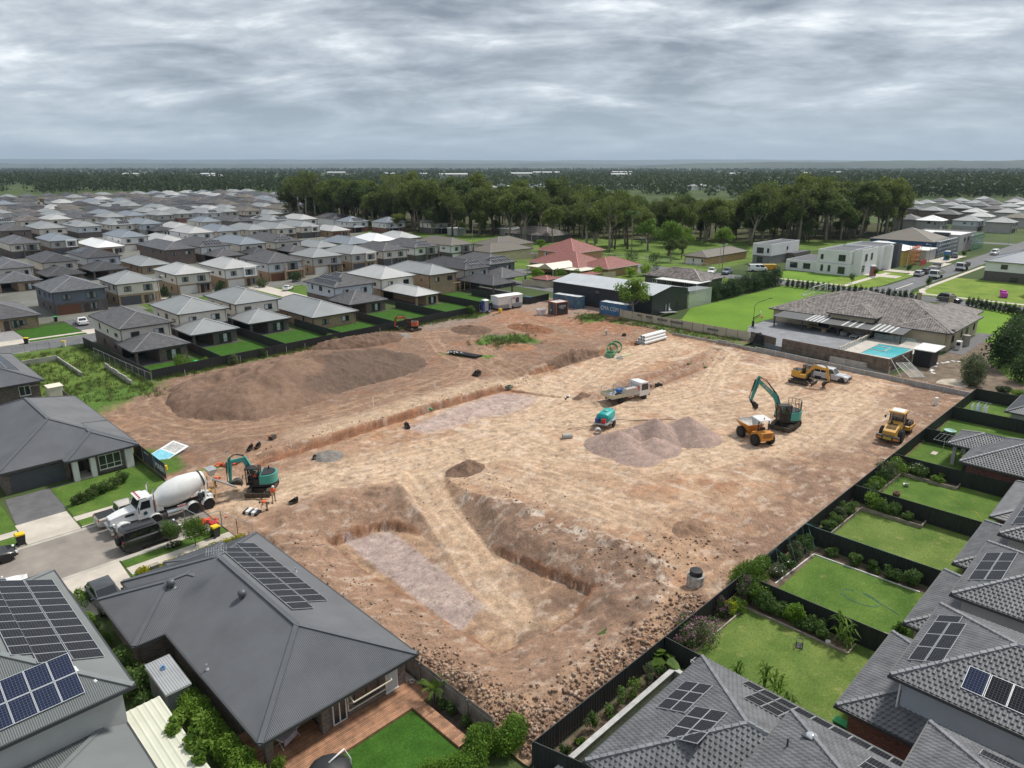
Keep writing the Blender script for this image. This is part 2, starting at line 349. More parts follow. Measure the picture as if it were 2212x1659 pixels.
def site_height(x,y):
 n1=fbm(x,y,.13,4,3); n2=fbm(x,y,.9,4,11); n3=fbm(x,y,3.1,2,23)
 z=.16+.24*(n1-.5)+.16*(n2-.5)+.05*(n3-.5)
 wob=1.1*(fbm(x,y,.35,3,5)-.5)
 up=np.where(x<76,sstep(77.55,78.15,y+wob),0)*sstep(31,36,x)*(1-sstep(74.5,77.5,x+.5*wob))
 up=np.maximum(up,sstep(79.3,80.3,y+wob*1.5)*sstep(83.5,86.5,x))
 z+=.62*up*(1-sstep(84,104,y))
 for pts,w,dp in ((TR1,.62,.72),(TR2,.45,.5),(TRB,.5,.35),(FUR,.5,.35),(FUR2,.45,.30)):
  d,a,s=segdist(x,y+.35*wob,pts); z-=dp*(1-sstep(w*.62,w*1.08,d))
  if pts in(FUR,FUR2,TRB): z+=.28*np.exp(-((d-1.25)/.5)**2)*(.5+n2)
 d=polydist(x,y,PITF)+1.1*(fbm(x,y,.5,4,31)-.5)+.22*(n3-.5); n5=fbm(x,y,2.2,4,37)
 east=sstep(40,44,x)*(1-sstep(50,56,y))
 sl=.36+.05*east;
 pit=-1.75+np.clip(d,0,99)*sl+.75*sstep(0,.3,d)*(.25+.75*np.maximum(east,sstep(52.5,54.5,y)))+.16*(n2-.5)*2+.22*(n5-.5)*sstep(.2,1,d)
 mound=.55*np.exp(-((d-5.6)/1.6)**2)*sstep(.35,.6,fbm(x,y,.3,3,41))
 z=np.where(d<9,np.minimum(z+mound,pit),z)
 rd,ra,rs=segdist(x,y,RAMP); rz=.1-1.85*np.clip(ra/18.5,0,1)
 z=np.where(rd<6,np.minimum(np.maximum(z,rz-.5*np.clip(rd-2.0,0,9)),rz+.75*np.clip(rd-1.9,0,9)+.15*n2),z)
 z=np.where((rd<2.0),rz+.05*(n2-.5),z)
 c=polydist(x,y,[(24,22),(24,34.5),(27.5,34),(28.6,29),(33,27.2),(52,27.5),(54,22)])
 z+=np.where(c<0,.75*sstep(0,-2.5,c)*(.45+.9*n2),0)
 return z,d,rd,n1,n2,n3,up
def build_site():
 st=.2
 xs=np.arange(24.3,142.5,st); ys=np.arange(22.9,129.0,st); x,y=np.meshgrid(xs,ys)
 z,pd,rd,n1,n2,n3,up=site_height(x,y)
 wob=3*(n1-.5)
 m1=fbm(x,y,.06,4,51); m2=fbm(x,y,.22,4,61); m3=fbm(x,y,.55,4,71); stx=fbm(x*.25,y,.5,4,81); sty=fbm(x,y*.3,.6,4,91)
 C=np.zeros(x.shape+(3,))+TAN
 C=mixc(C,sstep(.42,.62,m2)*.6,SAND); C=mixc(C,sstep(.52,.7,m3)*.5,CLAY)
 yard=sstep(79.5,83,y+wob)*(1-sstep(100,118,x+2*wob)*.45)
 C=mixc(C,yard*.92,BROWN*1.12); C=mixc(C,yard*sstep(.52,.68,m2)*.75,TAN*.92); C=mixc(C,yard*sstep(.55,.72,m3)*.45,RED*.95)
 C=mixc(C,sstep(84,100,x)*sstep(86,94,y+wob)*sstep(.4,.6,m1)*.6,RED*1.2)
 C=mixc(C,sstep(116,120,x)*sstep(82,88,y)*(1-sstep(100,106,y))*.7,RED)
 pad=(1-sstep(77,79,y))*sstep(50,66,x+.35*(y-40))*sstep(27,36,y+wob)
 C=mixc(C,pad*.75,SAND*1.04); C=mixc(C,pad*sstep(.5,.68,stx)*.7,PALE); C=mixc(C,pad*sstep(.50,.66,m2)*.75,CLAY*.95); C=mixc(C,pad*sstep(.52,.66,fbm(x*.35+y*.1,y,.45,5,141))*.6,TAN); C=mixc(C,pad*sstep(.52,.7,m3)*.5,RED*1.2); C=mixc(C,pad*sstep(.55,.7,fbm(x,y,.16,4,131))*.55,BROWN*1.5)
 C=mixc(C,pad*sstep(.63,.75,sty)*.55,WHITE)
 strip=sstep(78.0,78.4,y+.3*wob)*(1-sstep(81.5,84.5,y+.6*wob))*sstep(38,44,x)*(1-sstep(78,82,x)); C=mixc(C,strip*(.35+.65*m3),PALE*.92)
 dr=polydist(x,y,[(50,22),(50.3,27.2),(57.2,28.3),(72,28.5),(77,31.5),(84.4,32.8),(101,32.4),(118,34),(127,31),(127,22)])+1.4*(m3-.5)*2
 w=sstep(.7,-1.2,dr); C=mixc(C,w*.85,BROWN*1.22); C=mixc(C,w*sstep(.4,.62,m2)*.55,TAN); C=mixc(C,w*sstep(.62,.75,m3)*.6,SAND)
 C=mixc(C,sstep(.3,-.6,polydist(x,y,[(75.5,35.5),(79.5,34),(79,30),(76,28),(74.5,31)]))*.7,BROWN*1.1)
 dimple=np.sin(x*2*PI/.55+np.sin(y*1.3))*np.sin(y*2*PI/.5)
 ww=sstep(2.5,-1.5,dr)+.6*(1-sstep(30,46,y))*sstep(54,60,x)*(1-sstep(86,92,x)); z+=.035*dimple*np.clip(ww,0,1); C*=(1+.14*dimple*np.clip(ww,0,1))[...,None]
 C=mixc(C,(1-sstep(38,45,x+wob))*sstep(56,60,y)*(1-sstep(76,79,y))*.75,TAN*1.05)
 fl=sstep(.4,-.4,pd); C=mixc(C,fl*.9,SAND*.93); C=mixc(C,fl*sstep(.44,.60,m3)*.75,TAN*.9); C=mixc(C,fl*sstep(.48,.62,fbm(x+y,(x-y)*.4,.8,4,151))*.55,BROWN*1.2); C=mixc(C,fl*sstep(.6,.74,m2)*.6,BROWN)
 C=mixc(C,fl*sstep(38,34,y)*sstep(.35,.6,m3)*.8,BROWN*.85)
 bank=sstep(0,.5,pd)*(1-sstep(5,7.5,pd+1.5*(m3-.5))); C=mixc(C,bank*.85,BROWN*1.2); C=mixc(C,bank*sstep(.5,.68,m3)*.6,TAN*1.05); C=mixc(C,bank*sstep(.5,.62,fbm(x,y,1.9,4,74))*.5,DARK*1.25); C=mixc(C,bank*(1-sstep(36,40,x))*.55,TAN*1.1)
 C=mixc(C,sstep(-.1,.1,pd)*(1-sstep(.35,.7,pd))*.75,RED*.8)
 C=mixc(C,sstep(4.8,6,pd)*(1-sstep(6.2,7.4,pd))*sstep(40,46,x)*sstep(.53,.62,fbm(x,y,1.6,4,73))*.75,WHITE*.9)
 gv=polydist(x,y,[(37.3,55.0),(36.4,46),(35.5,38.6),(31.6,37.6),(32.0,46),(32.8,56.6)])+.6*(m3-.5); C=mixc(C,sstep(.25,-.25,gv)*.95,GRAVEL)
 C=mixc(C,(1-sstep(1.6,2.4,rd))*.65,SAND)
 g2=polydist(x,y,[(52.5,74.8),(59.4,75.3),(66.4,75.8),(73.5,76.4),(76.4,69.6),(68,67.6),(61.9,68.6),(54,70.6)])+2.2*(m2-.5); C=mixc(C,sstep(.6,-1.2,g2)*.85,GRAVEL*1.08)
 z+=.5*np.exp(-(((x-62.6)/2.6)**2+((y-74.2)/1.0)**2))
 for pts,wd in ((TR1,.8),(TR2,.6),(TRB,.7)):
  d,a,s=segdist(x,y,pts); C=mixc(C,(1-sstep(wd*.8,wd*1.5,d))*.85,RED*1.05)
 for pts in(FUR,FUR2):
  d,a,s=segdist(x,y,pts); C=mixc(C,(1-sstep(.5,2.3,d+1.2*(m3-.5)))*.75,BROWN*1.3); C=mixc(C,(1-sstep(.25,.5,d))*.7,RED)
 sh=lambda p,o:[(a+o*(.6 if k%2 else 1),b+o) for k,(a,b) in enumerate(p)]
 for i,pts in enumerate(HAUL+[sh(p,o) for p in HAUL[:3]+HAUL[8:12]+HAUL[16:22] for o in(2.6,)]):
  bx=[p[0] for p in pts]; by=[p[1] for p in pts]
  sx=slice(max(0,int((min(bx)-4-xs[0])/st)),int((max(bx)+4-xs[0])/st)); sy=slice(max(0,int((min(by)-4-ys[0])/st)),int((max(by)+4-ys[0])/st))
  X,Y=x[sy,sx],y[sy,sx]
  if X.size==0: continue
  d,a,s=segdist(X+.9*(fbm(X,Y,.18,2,i)-.5),Y+.9*(fbm(X,Y,.18,2,i+9)-.5),pts)
  fade=(.5+.9*vnoise(a*.13,a*0+i,5)); fade=np.clip(fade,0,1)
  far=Y>80
  wide=np.exp(-(d/2.0)**2)*fade; C[sy,sx]=mixc(C[sy,sx],wide*np.where(far,.35,.55),np.where(far[...,None],TAN*1.02,PALE))
  for off in(-.95,.95):
   q=np.abs(s-off); t=np.exp(-(q/.27)**2)*fade
   rip=np.sin((a+1.1*q)*2*PI/.7+i)*(.9 if i%3==0 else .25)
   z[sy,sx]+=t*(-.06+.035*rip)
   C[sy,sx]=mixc(C[sy,sx],np.exp(-((q-.55)/.25)**2)*fade*.3,np.where(far[...,None],BROWN,TAN)); C[sy,sx]=mixc(C[sy,sx],t*.5,np.where(far[...,None],SAND*.95,PALE*1.04)); C[sy,sx]*=(1+.13*rip*t)[...,None]
 cl=sstep(.62,.72,fbm(x,y,2.0,4,101)); C=mixc(C,cl*.5,DARK*1.5); rg=(fbm(x,y,.8,5,121)-.5)+.7*(fbm(x,y,2.6,3,122)-.5); C=C*np.clip(1+.5*rg,.6,1.4)[...,None]
 sc_=sstep(.60,.70,fbm(x*.6+y*.25,y,1.5,5,111)); C=mixc(C,sc_*.28*(1-yard*.6),WHITE)
 gy=sstep(0,6,x-84-.6*(122-y))*sstep(110,119,y+wob); C=mixc(C,sstep(116,122,y)*sstep(88,96,x)*(1-sstep(112,120,x))*.5,GREY)
 C=mixc(C,sstep(120,128,x)*sstep(102,110,y+wob)*.5,GREY*1.05)
 fy=yfence(x)-y; gr=np.zeros_like(x)
 gr=np.maximum(gr,(1-sstep(.7,2.2,fy+2.4*(m3-.5)))*(.55+.6*m2)*np.where(x<66,1,.75))
 gr=np.maximum(gr,sstep(113.5,118,y+(36-x)*.55+3*(m3-.5))*(1-sstep(36,40,x)))
 for poly,s_ in (([(92.8,103.2),(99,107.1),(105.8,102.4),(103.5,95.4),(100.4,92.8),(97,100.6),(91.1,100.2)],1.2),([(126.4,104.3),(132.4,108),(133,99.8),(127,97),(123.5,100.5)],1.4),([(105.2,126.8),(112.4,128.2),(115.6,122.8),(110.1,120.8),(105.7,124)],1.3),([(83,103),(86.6,95),(88,92),(86,92),(82,101)],.8),([(88,81.2),(97,82.4),(100,81),(90,80.4)],.8),([(24,92),(27.6,90),(28.5,84),(26,80),(24,82)],1.0),([(24,104),(27,112),(30,116),(24,118)],1.4),([(27,80),(31,80),(30,78),(27,78.6)],.6)):
  gr=np.maximum(gr,sstep(s_*.5,-s_,polydist(x,y,poly)+2.2*s_*(m3-.5)+.8*(n3-.5)))
 vg=sstep(126.6,127.2,x)*(1-sstep(95,97,y)); gr=np.maximum(gr,vg*sstep(.40,.55,m3)*.9); C=mixc(C,vg*.75,DARK*1.25)
 C=mixc(C,gr*sstep(.30,.5,m3+.25*gr)*.95,GRASS*(.75+.7*m2[...,None]))
 z=np.where(vg>0,.42+.1*(n2-.5)+.6*sstep(126.4,126.9,x)*0,z)
 z=np.where((x<26.2)&(y>56)&(y<80),np.minimum(z,.06+.05*n2),z)
 hole=(x>25.5)&(x<110.5)&(y>27.5)&(y<98.5); z=np.where(hole,z,np.maximum(z,.03))
 keep=(y<yfence(x)+.1)&((x<126.7)|((x<133.05)&(y>64))|(y>93.5))&~((x>133.05)&(y<100.9)&(x>135.5))
 o=put('construction_site_ground',gridmesh('construction_site_ground',xs,ys,z,[SOIL],C,keep)); tag(o,kind='structure')
 return xs,ys,z
SX,SY,SZ=build_site()
def zt(x,y):
 i=int(round((x-SX[0])/.2)); j=int(round((y-SY[0])/.2))
 return float(SZ[j,i]) if 0<=i<len(SX) and 0<=j<len(SY) else 0.0
# ---------------------------------------------------------------- surrounding ground, streets, lawns
def grassmat(n,c1,c2,sc=.35,patch=(.30,.25,.10),pw=.25):
 m=bpy.data.materials.new(n); MATS[n]=m; m.use_nodes=True; nt=m.node_tree; N=nt.nodes; L=nt.links
 b=N['Principled BSDF']; b.inputs['Roughness'].default_value=.9; b.inputs['Specular IOR Level'].default_value=.1
 tc=N.new('ShaderNodeTexCoord')
 def noi(s,d,r=.6):
  q=N.new('ShaderNodeTexNoise'); q.inputs['Scale'].default_value=s; q.inputs['Detail'].default_value=d; q.inputs['Roughness'].default_value=r; L.new(tc.outputs['Object'],q.inputs['Vector']); return q.outputs['Fac']
 def ramp(f,a,c,p0=.35,p1=.65):
  q=N.new('ShaderNodeValToRGB'); e=q.color_ramp.elements; e[0].position=p0; e[0].color=(*a,1); e[1].position=p1; e[1].color=(*c,1); L.new(f,q.inputs[0]); return q.outputs[0]
 a=ramp(noi(sc,6),c1,c2); f=ramp(noi(7,6,.7),(.62,.62,.62),(1.35,1.35,1.35),.3,.7)
 mu=N.new('ShaderNodeMixRGB'); mu.blend_type='MULTIPLY'; mu.inputs[0].default_value=1; L.new(a,mu.inputs[1]); L.new(f,mu.inputs[2])
 p=ramp(noi(sc*2.3,5),(0,0,0),(pw,pw,pw),.60,.72)
 mp=N.new('ShaderNodeMixRGB'); L.new(p,mp.inputs[0]); L.new(mu.outputs[0],mp.inputs[1]); mp.inputs[2].default_value=(*patch,1)
 L.new(mp.outputs[0],b.inputs['Base Color'])
 bn=N.new('ShaderNodeBump'); bn.inputs['Strength'].default_value=.6; bn.inputs['Distance'].default_value=.05; L.new(noi(11,4),bn.inputs['Height']); L.new(bn.outputs[0],b.inputs['Normal'])
 return m
LAWN=grassmat('mown lawn',(.062,.122,.022),(.112,.180,.036),.3,(.27,.24,.10),.4); LAWN2=grassmat('dry lawn',(.085,.14,.03),(.15,.20,.05),.3,(.34,.29,.12),.5)
TURF=grassmat('bright turf',(.034,.088,.012),(.05,.125,.018),.8,(.1,.2,.03),.1); ROUGHG=grassmat('rough grass',(.07,.12,.025),(.15,.22,.045),.12,(.26,.22,.11),.6)
PADDOCK=grassmat('paddock grass',(.10,.19,.025),(.16,.27,.035),.05,(.2,.24,.06),.3)
LAND=grassmat('land',(.045,.07,.025),(.09,.12,.045),.02,(.2,.18,.12),.25)
ASPH=mat('asphalt',(.255,.225,.195),.9,.12,.35,.15,14); ASPH2=mat('grey asphalt',(.135,.135,.14),.9,.10,.3,.15,14); CONC=mat('concrete',(.50,.45,.385),.85,.08,.5,.1,8); CONCD=mat('dark paving',(.115,.112,.115),.8,.12,.7); KERB=mat('kerb concrete',(.42,.39,.34),.85,.1,.8)
def ground():
 m=MB(); h=(26,28,110,98); e=32000
 for a,b_,c,d in ((-e,-e,h[0],e),(h[2],-e,e,e),(h[0],-e,h[2],h[1]),(h[0],h[3],h[2],e)): m.quad((a,b_,0),(c,b_,0),(c,d,0),(a,d,0))
 struct('ground',m,[LAND])
ground()
def sheet(name,poly,z,m,kind='structure'):
 mb=MB(); mb.add([(p[0],p[1],z) for p in poly],[tuple(range(len(poly)))]); return struct(name,mb,[m])
def rect(a,b,c,d): return [(a,b),(c,b),(c,d),(a,d)]
def slab(name,poly,z0,z1,m): mb=MB(); mb.prism(poly,z0,z1); return struct(name,mb,[m])
def bez(p0,p1,p2,n=8): return [tuple((1-t)**2*a+2*t*(1-t)*b+t*t*c for a,b,c in zip(p0,p1,p2)) for t in [i/n for i in range(n+1)]]
# near street on the left
sheet('street',rect(-60,65.0,24.35,74.2),.012,ASPH)
mb=MB(); mb.quad((-60,65.05,.018),(24.3,65.05,.018),(24.3,65.5,.018),(-60,65.5,.018)); mb.quad((-60,73.7,.018),(24.3,73.7,.018),(24.3,74.15,.018),(-60,74.15,.018))
struct('gutter',mb,[KERB])
mb=MB(); mb.box(-60,64.72,0,10.2,65.0,.10); mb.box(15.0,64.72,0,24.2,65.0,.10); mb.box(-60,74.2,0,9.6,74.45,.10); mb.box(14.4,74.2,0,24.2,74.45,.10)
struct('kerb',mb,[KERB])
slab('driveway',[(10.3,65.0),(14.9,65.0),(14.7,61.2),(14.6,57.6),(10.2,57.6),(10.6,61.2)],0,.03,CONC)
slab('driveway',rect(9.8,74.22,14.3,79.4),0,.03,CONC); slab('driveway',[(9.9,79.4),(14.1,79.4),(17.2,85.4),(17.2,86.9),(10.4,86.9)],0,.026,CONCD)
slab('path',rect(15.0,61.75,25.0,63.3),0,.034,CONC); slab('path',rect(-60,61.75,10.4,63.3),0,.034,CONC); slab('path',rect(-60,76.9,9.7,78.2),0,.034,CONC); slab('path',rect(14.4,76.2,22.5,77.4),0,.034,CONC)
for q in (rect(15.0,63.3,24.2,64.72),rect(-60,63.3,10.2,64.72),rect(14.5,74.45,22.5,76.2),rect(14.5,77.4,24.1,86.5),rect(-20,74.45,9.6,76.9),rect(-20,78.2,9.8,86),rect(14.9,59.4,22,61.75),rect(8.5,57,10.2,61.7)): sheet('lawn',q,.05,LAWN)
# the streets of the estate
for y0,y1,x0,x1 in ((159.4,167.6,-80,150),(297,305,-80,215),(366,371,20,215),(441,449,20,230),(512,517,40,240)):
 sheet('street',rect(x0,y0,x1,y1),.015,ASPH2)
sheet('street',rect(150,128,158,330),.014,ASPH2)
mb=MB(); mb.box(-80,167.6,0,150,167.9,.1); mb.box(-80,159.1,0,28,159.4,.1); struct('kerb',mb,[KERB])
slab('path',rect(-80,170.2,58,171.6),0,.03,CONC); slab('driveway',rect(40.5,167.9,47.5,187),0,.035,CONCD); slab('driveway',rect(40.5,167.9,47.5,173),0,.04,CONC); slab('driveway',rect(22,167.9,30,185),0,.035,mat('pale paving',(.26,.25,.25),.8)); slab('driveway',rect(22,167.9,30,172.5),0,.04,CONC)
for q in (rect(30.2,171.7,40.3,183),rect(30.2,168,40.3,170.1),rect(47.7,171.7,58,190)): sheet('lawn',q,.05,TURF)
sheet('lawn',rect(60,168,112,196),.02,LAWN)
for x in (64,78,92,106): slab('driveway',rect(x,168,x+5.4,202),0,.035,CONCD if x in(78,106) else CONC)
sheet('estate_ground',[(-150,171.7),(150,196),(200,240),(236,330),(236,440),(420,900),(-60,900)],.008,mat('estate yards',(.10,.105,.075),.9,.4,.09,col2=(.19,.185,.175)))
# vacant weedy lot on the left
sheet('vacant_lot',[(22.5,104.5),(24.2,104.5),(37.6,122.2),(36.6,159),(22,159)],.025,ROUGHG)
# right-hand backyards
YARDS=[(26.8,38.4,8,21.3),(38.6,49.9,8,23),(50.2,61.9,8,23),(62.2,74.1,8,23),(74.4,86.2,8,23),(86.5,98.3,8,23),(98.6,110.5,8,23),(110.8,122.5,8,23)]
for i,(a,b_,c,d) in enumerate(YARDS): sheet('lawn',rect(a,c,b_,d),.03+.001*i,LAWN2 if i in(1,3) else LAWN)
# fields and streets on the right
sheet('lawn',[(140,70),(143.5,70.4),(152,73),(168,72),(205,70),(207.5,92),(156.5,93),(143.4,87.2),(134,87.2),(134,70)],.03,PADDOCK)
sheet('lawn',[(166,20),(207,20),(207,42),(168,44)],.03,PADDOCK)
sheet('garden_bed',[(124,12),(166,12),(168,34),(152,34.2),(127,36)],.02,mat('bare garden earth',(.15,.11,.075),.95,.25,.6,.4))
sheet('lawn',[(130,13),(150,14),(166,20),(167,30),(150,27),(140,22)],.035,ROUGHG)
sheet('street',rect(209.5,-60,217.5,300),.016,ASPH2)
sheet('street',[(217.5,57.5)]+bez((217.5,60),(221,62.2),(228,62.8))+[(420,62.8),(420,70.4)]+bez((229,70.4),(222,71),(217.5,76)),.018,ASPH2)
sheet('street',rect(392,-40,400,140),.017,ASPH2)
mb=MB(); mb.box(223,66.3,0.02,240,66.55,.026); mb.box(217.7,66.3,.02,219.3,66.5,.026)
for k in range(5): mb.box(217.9,58.5+k*2.2,.02,218.2,59.5+k*2.2,.026)
struct('road_marking',mb,[mat('road paint',(.75,.74,.72),.7)])
for q in (rect(218,86,241,106),[(219,73),(229,71.5),(260,71.3),(262,83),(240,85.9),(218.5,85.9)],rect(218.2,-20,262,60.5)): sheet('verge_lawn',q,.028,grassmat('verge '+str(q[0][0]),(.12,.19,.03),(.2,.27,.05),.2,(.34,.29,.13),.6) if q[0][0]!=218 else PADDOCK)
for q in (rect(219.5,78.6,258,80.4),rect(219.6,20,221.4,106) if 0 else rect(219.5,80,221.2,108),[(222,57.6),(228,59.8),(237,60.3),(300,60.3),(300,61.6),(236,61.6),(227.4,61.2),(221,59)],rect(220.4,-30,222.2,58.4),rect(258,71.2,300,73.6)): sheet('path',q,.04,CONC)
for q in (rect(247,73.6,253,86),rect(262,73.6,268,83),rect(300,73.6,330,80)): sheet('driveway',q,.045,CONC)
sheet('paddock',[(150,128),(158,128),(209,96),(209,300),(158,300)],.010,ROUGHG); sheet('paddock',[(218,125),(420,125),(420,420),(218,420)],.010,ROUGHG)
sheet('street',[(126,190),(160,176),(209,130),(209.6,142),(165,186),(132,200)],.02,ASPH2)
# ================================================================ plants and trees
LEAF={'gum':leafmat('gum leaves',(.055,.085,.020),(.115,.155,.036),(.18,.215,.052)),'dkgum':leafmat('dark leaves',(.040,.066,.020),(.080,.120,.034),(.13,.17,.046)),'bright':leafmat('bright leaves',(.065,.12,.016),(.12,.21,.03),(.19,.29,.045)),
 'hedge':leafmat('hedge leaves',(.06,.12,.014),(.13,.24,.026),(.20,.33,.045)),'shrub':leafmat('shrub leaves',(.045,.085,.02),(.085,.15,.038),(.14,.22,.055)),'conif':leafmat('conifer foliage',(.02,.043,.018),(.038,.072,.026),(.062,.105,.036)),
 'yellow':leafmat('golden leaves',(.25,.22,.01),(.50,.40,.015),(.62,.52,.03)),'lime':leafmat('lime leaves',(.12,.22,.02),(.22,.34,.04),(.30,.42,.07)),'pink':leafmat('pink blossom',(.30,.09,.20),(.48,.20,.36),(.6,.35,.5)),'olive':leafmat('grey green leaves',(.06,.085,.04),(.11,.14,.07),(.16,.19,.10)),
 'palm':leafmat('palm fronds',(.07,.13,.015),(.16,.24,.03),(.30,.34,.06)),'weed':leafmat('weeds',(.055,.08,.02),(.11,.14,.04),(.27,.24,.12)),'purple':leafmat('purple blossom',(.16,.03,.14),(.28,.06,.24)),'far':leafmat('distant wood',(.036,.056,.022),(.046,.068,.026),(.058,.082,.032))}
BARK=mat('pale bark',(.26,.22,.18),.9,.25,2,.4,6); BARKD=mat('dark bark',(.10,.075,.055),.9,.25,2,.4,6)
def quads_mesh(name,co,mats,mi=None):
 n=len(co)//4; me=bpy.data.meshes.new(name); me.vertices.add(len(co)); me.vertices.foreach_set('co',co.astype(np.float32).ravel())
 me.loops.add(n*4); me.loops.foreach_set('vertex_index',np.arange(n*4,dtype=np.int32)); me.polygons.add(n); me.polygons.foreach_set('loop_start',np.arange(0,n*4,4,dtype=np.int32))
 if mi is not None: me.polygons.foreach_set('material_index',mi.astype(np.int32))
 me.update(calc_edges=True)
 for m in mats: me.materials.append(m)
 return me
def leafquads(P,Nn,size,g,aspect=.62,flop=.9):
 n=len(P); v=g.normal(size=(n,3))*flop+Nn; v/=np.linalg.norm(v,axis=1)[:,None]+1e-9
 a=g.normal(size=(n,3)); u=np.cross(v,a); u/=np.linalg.norm(u,axis=1)[:,None]+1e-9; w=np.cross(v,u)
 s=(size*(.6+.8*g.random(n)))[:,None]*.5
 return np.stack([P-u*s,P-w*s*aspect,P+u*s,P+w*s*aspect],1).reshape(-1,3)
def blobpts(blobs,n,g,shell=.55):
 B=np.array(blobs,float); vol=(B[:,3]*B[:,4]*B[:,5])**(2/3); k=g.choice(len(B),n,p=vol/vol.sum())
 d=g.normal(size=(n,3)); d/=np.linalg.norm(d,axis=1)[:,None]; r=(shell+(1-shell)*g.random(n))[:,None]
 b=B[k]; p=b[:,:3]+d*b[:,3:6]*r; return p,d
def foliage_mesh(name,blobs,n,size,m,seed=0,aspect=.62,shell=.5,extra=None):
 g=np.random.default_rng(seed); p,d=blobpts(blobs,n,g,shell); ms=[m]; mi=np.zeros(n)
 if extra is not None:
  ms.append(extra[0]); pr=g.random(n)<extra[1]*(d[:,2]>extra[2]); mi=pr.astype(float)
 return quads_mesh(name,leafquads(p,d,size,g,aspect),ms,mi)
def stems_mesh(stems,m,name='stem'):
 mb=MB()
 for pts,r in stems: mb.tube(pts,r,5)
 return mb.mesh(name,[m],True)
def bush(name,label,cat,loc,blobs,n,size,leaf='shrub',seed=0,group=None,extra=None,stem=None,aspect=.62,bark=None):
 t=thing(name,label,cat,loc,0,group)
 put('foliage',foliage_mesh('foliage',blobs,n,size,LEAF[leaf],seed,aspect,.5,extra),t)
 st=stem or [([(0,0,-.05),(0,0,max(.15,blobs[0][2]))],[.04,.02])]
 put('stem',stems_mesh(st,bark or BARKD),t); return t
def clump(g,cx,cy,cz,rx,ry,rz,n):
 out=[]
 for i in range(n):
  d=g.normal(size=3); d/=np.linalg.norm(d); q=.55+.35*g.random(); s=.45+.25*g.random()
  out.append((cx+d[0]*rx*q,cy+d[1]*ry*q,cz+d[2]*rz*q,rx*s,ry*s,rz*s))
 return out
def gum_variant(seed,h=18,spread=5,leaf='gum',n=3600,size=.62,low=.35,thin=0):
 g=np.random.default_rng(seed); mb=MB(); blobs=[]
 tr=.28+.010*h; top=(g.normal()*.5,g.normal()*.5,h*.55)
 mb.tube([(0,0,-.3),(top[0]*.4,top[1]*.4,h*.25),top],[tr,tr*.8,tr*.5],7)
 nl=int(7+g.integers(0,4))
 for i in range(nl):
  a=2*PI*i/nl+g.normal()*.35; zb=h*(low+.25*g.random()); f=zb/(h*.55); b=(top[0]*f,top[1]*f,min(zb,h*.55))
  rr=spread*(.45+.5*g.random()); ze=h*(.58+.34*g.random()); e=(b[0]+math.cos(a)*rr,b[1]+math.sin(a)*rr,ze); mid=((b[0]+e[0])/2+g.normal()*.3,(b[1]+e[1])/2+g.normal()*.3,(b[2]+e[2])/2-.3)
  mb.tube([b,mid,e],[tr*.38,tr*.25,.05],5); k=.9+.5*g.random(); blobs.append((e[0],e[1],e[2],spread*.40*k,spread*.40*k,spread*.36*k))
  for j in range(2):
   q=(mid[0]+g.normal()*spread*.25,mid[1]+g.normal()*spread*.25,mid[2]+(1+g.random()*2)); mb.tube([mid,q],[tr*.2,.04],4); k=.7+.4*g.random(); blobs.append((q[0],q[1],q[2]+.3,spread*.27*k,spread*.27*k,spread*.23*k))
 for j in range(4):
  q=(top[0]+g.normal()*spread*.22,top[1]+g.normal()*spread*.22,h*(.82+.15*g.random())); mb.tube([top,q],[tr*.35,.04],5); k=.8+.5*g.random(); blobs.append((*q,spread*.34*k,spread*.34*k,spread*.28*k))
 if thin<1: blobs.append((top[0],top[1],h*.72,spread*.4,spread*.4,h*.13))
 return mb.mesh('trunk',[BARK if seed%3 else BARKD],True),foliage_mesh('crown',blobs,n,size,LEAF[leaf],seed,.6,.35)
TREEV={}
def tree(name,label,loc,var,scale=1,rz=0,group=None,sz=None):
 t=thing(name,label,'tree',loc,rz,group); s=(scale,scale,sz or scale)
 t.scale=s; put('trunk',TREEV[var][0],t); put('crown',TREEV[var][1],t); return t
for i in range(7): TREEV['gum%d'%i]=gum_variant(10+i,18,5.4+.5*(i%3),'gum',5200,.66,low=.28)
for i in range(4): TREEV['dk%d'%i]=gum_variant(40+i,17,5.6,'dkgum',5600,.66,low=.18)
for i in range(3): TREEV['thin%d'%i]=gum_variant(70+i,20,4.8,'gum',2200,.55,low=.40,thin=1)
for i in range(2): TREEV['bright%d'%i]=gum_variant(90+i,10,4.2,'bright',3600,.5,low=.25)
def conifer_variant(seed,h=5,r=1.7,n=1700,size=.26):
 g=np.random.default_rng(seed); blobs=[(0,0,h*.25,r,r,h*.28),(0,0,h*.5,r*.8,r*.8,h*.26),(0,0,h*.75,r*.5,r*.5,h*.24)]+clump(g,0,0,h*.42,r*.8,r*.8,h*.35,7)
 mb=MB(); mb.tube([(0,0,-.1),(0,0,h*.8)],[.12,.03],6); return mb.mesh('trunk',[BARKD],True),foliage_mesh('crown',blobs,n,size,LEAF['conif'],seed,.5,.4)
for i in range(3): TREEV['con%d'%i]=conifer_variant(120+i,5.4,2.3,2400,.3)
for i in range(3): TREEV['col%d'%i]=conifer_variant(130+i,2.6,.75,800,.2)
